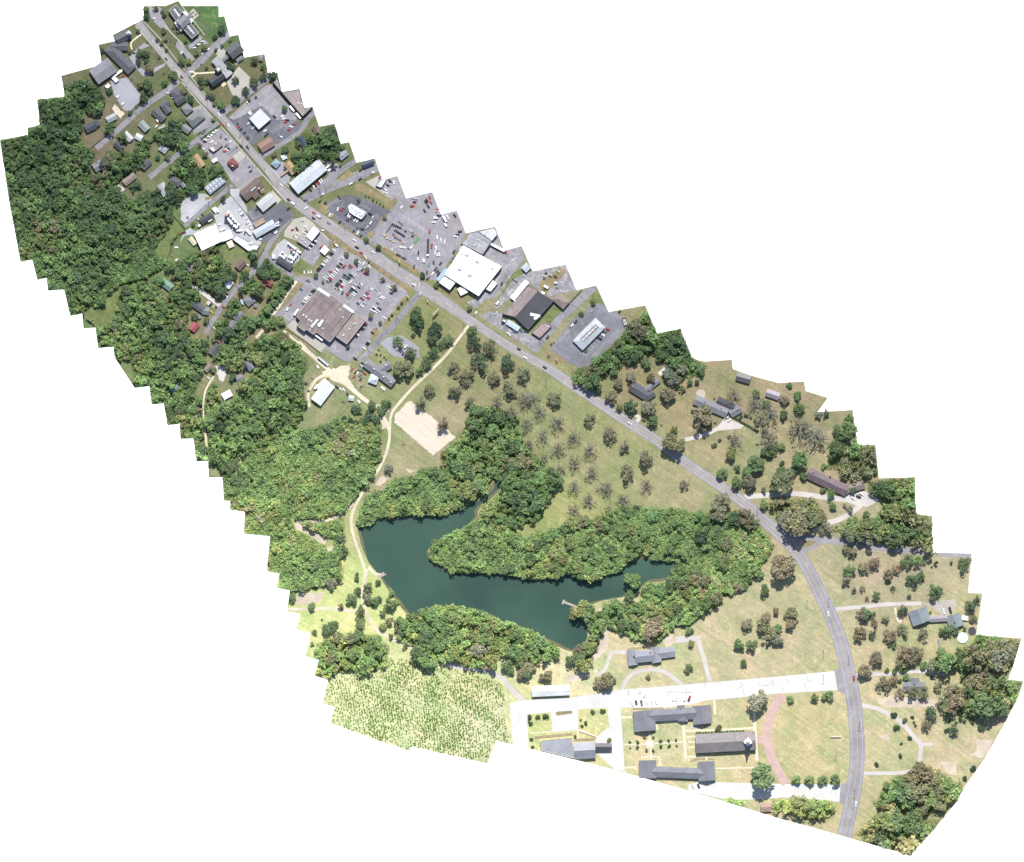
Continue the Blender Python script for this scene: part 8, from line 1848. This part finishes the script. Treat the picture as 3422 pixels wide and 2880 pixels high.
plant('AC', 'broad', 'on the pale lawns west of the pond', "628 370 16 g;630 350 12 d;630 440 22 g;600 475 34 g;690 420 28 g;680 470 30 o;720 490 28 g;740 390 18 d;740 480 22 g;805 445 22 b;805 510 38 g;840 500 18 y;765 560 20 g;800 590 26 o;765 625 24 y;845 615 22 n;865 665 30 g;805 680 16 g;640 540 32 g;635 680 38 g;650 610 34 g;480 640 40 g;500 630 34 g;530 680 26 g;390 520 24 g;290 475 26 g;540 522 18 n;490 400 30 e;470 395 20 e;390 720 14 b;400 660 16 g;440 590 7 b;690 500 16 n;715 510 14 d;835 640 18 o")
plant('V', 'broad', 'on the pale lawns west of the pond', "430 270 60 o".replace('430 270', '350 230'))
plant('U', 'broad', 'round the long weathered white shed', "150 260 75 g;340 270 85 n;430 290 80 o;320 370 70 n;390 340 75 g;620 370 72 o;570 400 55 n;200 310 50 g;1310 420 95 o;1230 440 75 n;1370 430 60 g;1050 100 85 g;1000 170 70 g;900 200 70 g;1000 260 45 b;1160 40 60 g;1000 60 70 n")
plant('AG', 'broad', 'on the bank by the long dock', "870 465 55 y;830 470 40 y;905 490 40 b;1150 300 52 b;1130 380 35 g;1100 540 40 g;1060 440 50 b;1170 460 40 b")
plant('U', 'shrub', 'round the blue-grey ribbed hall', "420 865 36 d;515 860 36 g;605 850 45 g;425 930 34 g;440 1118 28 g;450 1210 26 g;1155 800 34 o;1285 790 30 g;1075 925 28 g;1030 965 24 g;1015 895 18 g;1345 1130 34 y;950 1090 24 g")
CG = 'in the campus garden beds'
plant('S', 'shrub', CG, "365 1500 20 g;455 1500 26 g;725 1488 26 g;820 1485 22 g;905 1478 20 g;455 1565 26 g;370 1570 14 g;730 1550 26 g;825 1548 26 g;915 1545 18 b;540 1450 22 n;640 1450 22 n;560 1595 24 n;640 1600 24 n;1410 1330 45 n;1380 1365 25 r;45 1140 34 g")
plant('S', 'shrub', 'in the hedge along the steeple church', ';'.join(f"{1145 + i * 36} {1396 - i * 1.6:.0f} 20 b" for i in range(16)))
plant('R', 'shrub', 'on the open lawn of the curved drive', "795 715 40 d;820 840 40 d;900 770 32 o;950 943 28 d;868 1002 18 d;858 1126 26 d;622 1210 28 d;995 792 18 d;1012 820 18 g;980 738 22 d;1505 1352 30 d;1590 1250 38 d;1415 792 20 g;1580 782 30 g;1675 850 45 d;1645 825 20 g;670 355 20 d;725 270 32 b;800 285 36 b;880 265 44 b;1090 225 50 b;850 380 28 d;1310 790 14 g;1355 765 24 g;1460 760 30 d;1330 865 30 d;1310 880 22 g")
plant('Q', 'shrub', 'on the lawns by the teal-grey house', "1080 450 20 d;1245 460 24 d;1000 1035 22 b;500 670 45 d;1400 1235 30 g")
plant('N', 'shrub', 'in the yard of the long slate house', "395 785 26 d;655 638 14 d;960 850 32 d;1020 830 30 d;1080 858 20 d;1135 898 36 d;1160 945 30 d;1230 950 20 d;1250 1025 38 d;1235 1060 30 g;715 1122 26 d;825 1080 28 g;655 1180 40 n;1440 1390 38 d;1150 1170 16 r;660 915 20 b;35 945 14 d")
plant('N', 'shrub', 'in the clipped hedge beside the wide driveway', ';'.join(f"{895 + i * 20} {862 + i * 12} 18 d" for i in range(14)))
plant('K', 'shrub', 'in the kerbed islands of the restaurant parking', "1435 1045 48 g;1500 1565 28 b;1595 895 44 d;1015 1470 20 g;1050 1445 14 b;980 1640 18 d;1970 1010 26 d")
plant('A', 'shrub', 'in the red flower beds round the courthouse', "1215 65 14 r;1240 90 14 r;1260 110 12 g;1130 200 12 r;1150 245 12 r;1165 280 12 r;1490 360 16 r;1510 395 16 r;1550 450 16 r;1585 550 20 r;1375 520 14 r;1400 555 14 r;1130 570 16 r;1195 610 14 r;1080 160 10 r;1415 190 18 g;1450 170 16 n;1485 200 16 n;1440 230 16 g")
plant('A', 'shrub', 'on the church lawns', "650 1490 26 g;695 1455 28 g;1040 1035 18 d;595 1110 14 g;1555 900 14 d;810 590 16 g;860 660 14 g;470 1015 14 d")
plant('I', 'shrub', 'in the beds of the grocery entrance', "545 155 18 o;520 160 16 g;565 175 16 o;925 265 14 o;960 290 14 o;1085 385 14 o;1110 410 14 o;1500 830 16 y;1500 1190 20 d;1530 1130 18 d;1560 1200 18 d;1610 1230 18 d;1560 1290 20 g;1640 1260 16 d")
plant('G', 'shrub', 'along the verges of the grocery parking', "908 765 12 o;998 825 12 o;1085 880 12 o;1230 980 12 o;1310 1035 12 o;1400 1100 12 o;1495 1160 12 o;1600 1235 12 o")

# tall clipped hedge and scattered woodland trees
def in_grid(grid, px, py):
    return grid[min(grid.shape[0] - 1, max(0, int(py / MR))), min(grid.shape[1] - 1, max(0, int(px / MR)))]
def lowf(x, y, s):
    return (math.sin(x * 0.021 * s + 2.1 * math.sin(y * 0.013 * s + 1)) + math.sin(y * 0.026 * s + 1.7 * math.sin(x * 0.017 * s)) + math.sin((x + y) * 0.011 * s + 4)) / 6 + 0.5
DRYW = ('trees on the eastern edge', 'grove in the south-east corner', 'woods by the side road')
SCRUB = np.zeros_like(BLOCK)
for q in WOODPX['thicket of bright scrub by the creek']:
    raster(q, SCRUB)
CAND = []
for wname, L in WOODPX.items():
    for q in L:
        x0, x1 = min(p[0] for p in q), max(p[0] for p in q); y0, y1 = min(p[1] for p in q), max(p[1] for p in q)
        kk = kloc((x0 + x1) / 2) * (0.62 if 'scrub' in wname else 0.80 if wname.startswith(('thicket', 'wooded', 'woods east', 'pond-side')) else 1.3 if wname.startswith(('trees on the eastern', 'grove in the south')) else 1.05)
        st = 13.5 * kk
        gx, gy = np.meshgrid(np.arange(x0, x1, st), np.arange(y0, y1, st * 0.9))
        gx = gx.astype(float); gx[1::2] += st / 2
        gx = gx.ravel() + rng.uniform(-0.42, 0.42, gx.size) * st; gy = gy.ravel() + rng.uniform(-0.42, 0.42, gy.size) * st
        ok = pip(q, gx, gy) & pip(OUT, gx, gy)
        for a, b in zip(gx[ok], gy[ok]):
            if in_grid(BLOCK, a, b):
                continue
            if 'scrub' not in wname and in_grid(SCRUB, a, b):
                continue
            if wname in DRYW and rng.random() < 0.22:
                continue
            if not wname.startswith('trees') and lowf(a * 1.0 + 77, b - 40, 2.3) > 0.78 and rng.random() < 0.8:
                continue
            big = rng.random()
            r = kk * (rng.uniform(7, 10) if big < 0.6 else rng.uniform(10, 14) if big < 0.9 else rng.uniform(15, 24))
            CAND.append((a, b, r, wname))
# drop trees of overlapping polygons that crowd each other
seen = {}
KEPT = []
for t in sorted(CAND, key=lambda t: -t[2]):
    g = (int(t[0] / 10), int(t[1] / 10))
    if any((t[0] - u[0]) ** 2 + (t[1] - u[1]) ** 2 < (0.62 * min(t[2], u[2]) + 2) ** 2 for dx in (-1, 0, 1) for dy in (-1, 0, 1) for u in seen.get((g[0] + dx, g[1] + dy), ())):
        continue
    seen.setdefault(g, []).append(t)
    KEPT.append(t)
print('woodland trees', len(KEPT), 'of', len(CAND))

def patch(px, py):
    return 0.80 + 0.42 * lowf(px * 1.0 + 900, py + 350, 1.6)
def wood_col(px, py, wname=''):
    t = min(1, max(0, (py - 0.25 * px - 500) / 1500))
    pal = ['dark green', 'green', 'bright green', 'yellow-green', 'olive', 'grey-green', 'brown-green', 'rust-brown']
    w0 = [0.30, 0.64, 0.85, 0.88, 0.945, 0.985, 1.0, 1.0]; w1 = [0.02, 0.22, 0.60, 0.83, 0.93, 0.98, 1.0, 1.0]
    if wname in DRYW:
        w0 = w1 = [0.10, 0.34, 0.44, 0.50, 0.74, 0.86, 0.985, 1.0]
    u = 0.42 * lowf(px, py, 1.0) + 0.20 * lowf(px + 300, py - 200, 3.1) + 0.38 * rng.random()
    u = min(0.999, max(0, (u - 0.5) * 1.5 + 0.5))
    for n, a, b in zip(pal, w0, w1):
        if u <= a * (1 - t) + b * t:
            return n, t
    return pal[0], t
THICK = {'thicket of bright scrub by the creek', 'thicket west of the sandy track', 'thicket round the sandy clearing', 'wooded peninsula in the pond', 'woods east of the pond', 'pond-side woods north of the water'}
# the largest 300 stand as trees of their own, the rest of each wood is one mass
def edge_dist(px, py):
    bp = np.array(OUT); a = bp; b = np.roll(bp, -1, axis=0); d = b - a
    t = np.clip(((px - a[:, 0]) * d[:, 0] + (py - a[:, 1]) * d[:, 1]) / (d ** 2).sum(1), 0, 1)
    return math.sqrt((((px - a[:, 0] - t * d[:, 0]) ** 2 + (py - a[:, 1] - t * d[:, 1]) ** 2)).min())
SINGLE, MASS, nsing = [], {}, 0
for t in KEPT:
    if nsing < 300 and edge_dist(t[0], t[1]) > t[2] * 1.1:
        nsing += 1
        cn, _ = wood_col(t[0], t[1], t[3])
        one_tree(t[0], t[1], t[2] * 1.12, 'broad' if random.random() < 0.8 else 'dense', cn, f'large {cn} tree within the {t[3]}', f'trees within the {t[3]}', 'woodland_tree')
    else:
        MASS.setdefault(t[3], []).append(t)
PROTO = []
for i in range(10):
    lob = make_lobes(9, 0.7, (0.22, 0.5))
    PROTO.append(crown_points(120, lob, 0.8, 0.5))
ntri = 0
for wname, L in MASS.items():
    Cs, Us, Vs, Co = [], [], [], []
    for px, py, r, _ in L:
        X, Y = wx((px, py)); R = r * SC * 1.1
        pr = PROTO[rng.integers(10)]
        n = len(pr)
        a = rng.uniform(0, 6.283); ca, sa = math.cos(a), math.sin(a)
        hz = (R * rng.uniform(0.8, 1.1) + 0.8) if wname in THICK else (R * rng.uniform(0.9, 1.5) + 1.5)
        p = np.stack([pr[:, 0] * ca - pr[:, 1] * sa, pr[:, 0] * sa + pr[:, 1] * ca, pr[:, 2]], 1) * np.array([R, R, hz]) + np.array([X, Y, 0])
        U, V = leaf_axes(n, 0.135 * R)
        cn, t = wood_col(px, py, wname)
        if 'scrub' in wname:
            cn = 'bright green' if rng.random() < 0.75 else 'yellow-green'
        c = np.array(LEAFC[cn]) * rng.uniform(0.76, 1.26) * (1 + 1.25 * t) * patch(px, py) * np.array([1 + 0.24 * t, 1 + 0.04 * t, 0.92])  # regional brightness painted into the leaves, along with a yellower tint
        Cs.append(p); Us.append(U); Vs.append(V); Co.append(np.repeat(c[None, :], n, 0))
    for q in WOODPX[wname]:                              # undergrowth between the crowns
        qx = np.array([a[0] for a in q]); qy = np.array([a[1] for a in q])
        area = abs(np.dot(qx, np.roll(qy, 1)) - np.dot(qy, np.roll(qx, 1))) / 2 * SC * SC
        n = int(area * (1.5 if wname in THICK else 0.2 if wname in DRYW else 0.75))
        xs = rng.uniform(qx.min(), qx.max(), n * 3); ys = rng.uniform(qy.min(), qy.max(), n * 3)
        ok = pip(q, xs, ys) & ~BLOCK[np.clip((ys / MR).astype(int), 0, BLOCK.shape[0] - 1), np.clip((xs / MR).astype(int), 0, BLOCK.shape[1] - 1)]
        xs, ys = xs[ok][:n], ys[ok][:n]
        n = len(xs)
        if n == 0:
            continue
        hh = rng.uniform(0.5, 3.0, n) + (2.5 + 1.5 * np.sin(xs * 0.21) * np.cos(ys * 0.19) if wname in THICK else 0)
        Cs.append(np.stack([(xs - SX0) * SC, (SY0 - ys) * SC, hh], 1))
        U, V = leaf_axes(n, 0.75); Us.append(U); Vs.append(V)
        cc = np.empty((n, 3))
        for i in range(n):
            cn, tt = wood_col(xs[i], ys[i], wname)
            if cn in ('rust-brown', 'brown-green'):
                cn = 'olive'
            cc[i] = np.array(LEAFC[cn]) * 1.12 * (1 + 1.25 * tt) * patch(xs[i], ys[i]) * np.array([1 + 0.24 * tt, 1 + 0.04 * tt, 0.92])  # undergrowth gets the same painted regional brightness
        Co.append(cc)
    C = np.concatenate(Cs); U = np.concatenate(Us); V = np.concatenate(Vs); K_ = np.concatenate(Co)
    ok = pip(OUTW, C[:, 0], C[:, 1])
    C, U, V, K_ = C[ok], U[ok], V[ok], K_[ok]
    o = link('woodland', quads_mesh('woodland', C, U, V, MAT['leaf_attr'], K_))
    o['kind'] = 'stuff'
    o['label'] = f'mass of tree crowns of the {wname}'
    o['category'] = 'woodland'
    ntri += 2 * len(C)
print('woodland triangles', ntri)

# tall hedge beside the grocery back lane: one clipped hedge
def hedge(c, pts, w, h, col, label):
    Cs = []
    W0 = [wx(P(c, x, y)) for x, y in pts]
    for p, q in zip(W0[:-1], W0[1:]):
        L = math.hypot(q[0] - p[0], q[1] - p[1]); n = int(L * w * 16)
        t = rng.random(n); s = rng.uniform(-0.5, 0.5, n)
        dx, dy = (q[0] - p[0]) / L, (q[1] - p[1]) / L
        bump = 0.8 + 0.2 * np.sin(t * L * 1.3)
        Cs.append(np.stack([p[0] + dx * t * L - dy * s * w * bump, p[1] + dy * t * L + dx * s * w * bump, h * bump * (1 - 1.2 * np.abs(s) ** 2.5) * np.where(rng.random(n) < 0.7, 1, rng.random(n))], 1))
    C = np.concatenate(Cs); a = np.array([*W0[0], 0])
    U, V = leaf_axes(len(C), 0.45)
    o = empty('hedge', (*W0[0], 0))
    link('foliage', quads_mesh('hedge_foliage', C - a, U, V, MAT['leaf']), None, o, color=LEAFC[col])
    m = MB()
    for p, q in zip(W0[:-1], W0[1:]):
        n = max(2, int(math.hypot(q[0] - p[0], q[1] - p[1]) / 3))
        for i in range(n):
            m.tube((p[0] + (q[0] - p[0]) * i / n - a[0], p[1] + (q[1] - p[1]) * i / n - a[1], 0), (p[0] + (q[0] - p[0]) * i / n - a[0], p[1] + (q[1] - p[1]) * i / n - a[1], h * 0.6), 0.15, 0.08, 5)
    link('stems', m.mesh('hedge_stems', [MAT['bark']]), None, o)
    tag(o, label, 'hedge')
hedge('L', [(1490, 760), (1640, 590), (1800, 400), (1900, 240), (1990, 120)], 9, 6, 'bright green', 'tall bright clipped hedge along the lane behind the grocery store')
hedge('D', [(720, 480), (850, 385), (985, 285)], 2.2, 1.2, 'green', 'low clipped hedge along the street above the diner parking')
hedge('S', [(1290, 1070), (1305, 1290)], 2.0, 1.2, 'green', 'low hedge at the east end of the long dormitory')

# planted field: thousands of young bushes in rows, too many to count
FIELD = PL('V', [(850, 415), (1160, 440), (1200, 500), (1480, 520), (1720, 600), (1900, 660), (1920, 900), (1960, 1210), (1835, 1185), (1755, 1395), (1047, 1235), (1025, 1275), (660, 1150), (295, 1015), (345, 870), (225, 840), (275, 630), (400, 540), (560, 590), (720, 560), (820, 480)])
th = math.radians(-8)
ux, uy = math.cos(th), math.sin(th)
pts = []
for i in range(-40, 130):
    for j in range(-40, 130):
        x = 1120 + i * 8.2 * ux - j * 6.6 * uy + 4 * math.sin(j * 0.05); y = 2180 + i * 8.2 * uy + j * 6.6 * ux
        pts.append((x + rng.normal(0, 1.3), y + rng.normal(0, 1.3)))
pts = np.array(pts)
ok = pip(FIELD, pts[:, 0], pts[:, 1]) & pip(OUT, pts[:, 0], pts[:, 1])
pts = pts[ok]
dens = 0.5 + 0.5 * np.sin(pts[:, 0] * 0.035 + 2 * np.sin(pts[:, 1] * 0.02)) * np.cos(pts[:, 1] * 0.03 + np.sin(pts[:, 0] * 0.013) * 2)
keep = rng.random(len(pts)) < 0.66 + 0.30 * dens
pts, dens = pts[keep], dens[keep]
Cs, Us, Vs, Ks = [], [], [], []
for (x, y), d in zip(pts, dens):
    X, Y = wx((x, y)); s = rng.uniform(0.65, 1.05) * (0.8 + 0.5 * d)
    n = 12
    dd = rng.normal(size=(n, 3)); dd /= np.linalg.norm(dd, axis=1, keepdims=True); dd[:, 2] = np.abs(dd[:, 2])
    Cs.append(dd * s * 0.8 + np.array([X, Y, 0.15])); U, V = leaf_axes(n, 0.42 * s); Us.append(U); Vs.append(V)
    c = np.array((0.16, 0.27, 0.05)) * rng.uniform(0.8, 1.25)
    Ks.append(np.repeat(c[None], n, 0))
o = link('crop_bushes', quads_mesh('crop_bushes', np.concatenate(Cs), np.concatenate(Us), np.concatenate(Vs), MAT['leaf_attr'], np.concatenate(Ks)))
o['kind'] = 'stuff'; o['label'] = 'rows of young green bushes planted across the pale field'; o['category'] = 'crop'

# ------------------------------------------------------------------ labels: tell look-alikes apart by a landmark near them
LM = {'the courthouse': ('A', 1315, 295), 'the long church hall': ('A', 430, 820), 'the gymnasium': ('A', 190, 1000), 'the square church tower': ('B', 335, 965), 'the white bank': ('D', 1545, 195), 'the diner': ('D', 930, 590),
      'the red-roofed restaurant': ('D', 1165, 815), 'the storage units': ('D', 920, 1115), 'the silo': ('F', 1075, 490), 'the white warehouse': ('F', 830, 810), 'the petrol canopy': ('G', 400, 545), 'the white kiosk': ('G', 565, 780),
      'the fast-food restaurant': ('E', 1235, 1490), 'the cafe': ('E', 1565, 1100), 'the grocery store': ('I', 760, 650), 'the pale blue barn': ('AD', 158, 323), 'the teal pavilion': ('I', 1455, 1540), 'the white supermarket': ('H', 960, 1270),
      'the workshop': ('K', 690, 950), 'the restaurant roof well': ('K', 1545, 1320), 'the billboard': ('J', 655, 590), 'the ploughed plot': ('AD', 840, 550), 'the long dock': ('AG', 800, 425), 'the short wide dock': ('W', 1310, 1475),
      'the sandy clearing': ('W', 470, 980), 'the teal cabin': ('AB', 370, 265), 'the bright red roof': ('L', 625, 805), 'the green metal roof': ('F', 235, 1470), 'the dead-end lane': ('C', 1400, 790), 'the ranch house': ('M', 1020, 1250),
      'the wide driveway': ('N', 850, 940), 'the greenhouse frame': ('N', 1175, 790), 'the purple-brown house': ('O', 950, 920), 'the round pool': ('Q', 1380, 1330), 'the manor house': ('S', 600, 490), 'the steeple': ('S', 1745, 1500),
      'the fountain': ('S', 600, 1522), 'the monument sign': ('T', 1720, 742), 'the ribbed hall': ('U', 850, 1230), 'the weathered white shed': ('U', 665, 550), 'the curved drive': ('R', 990, 930), 'the road bend': ('AH', 1060, 230), 'the slide': ('Q', 1100, 1390)}
LMW = {k: Vector((*wx(P(*v)), 0)) for k, v in LM.items()}
ORD = ['nearest', 'second nearest', 'third nearest', 'fourth nearest', 'fifth nearest', 'sixth nearest', 'seventh nearest', 'eighth nearest']
for lab, L in list(LABELS.items()):
    if 1 < len(L) <= 8:
        cen = sum((o.location for o in L), Vector((0, 0, 0))) / len(L)
        lm = min((k for k in LMW if k[4:] not in lab), key=lambda k: (LMW[k] - cen).length)
        if len(lab.split()) + len(lm.split()) + 2 <= 16:
            for o, w in zip(sorted(L, key=lambda o: (o.location.xy - LMW[lm].xy).length), ORD):
                o['label'] = f'{lab}, {w} {lm}'
    elif len(L) > 8:
        for o in L:
            if 'group' not in o:
                o['group'] = 'look-alikes, ' + lab
print('objects', len(bpy.data.objects))
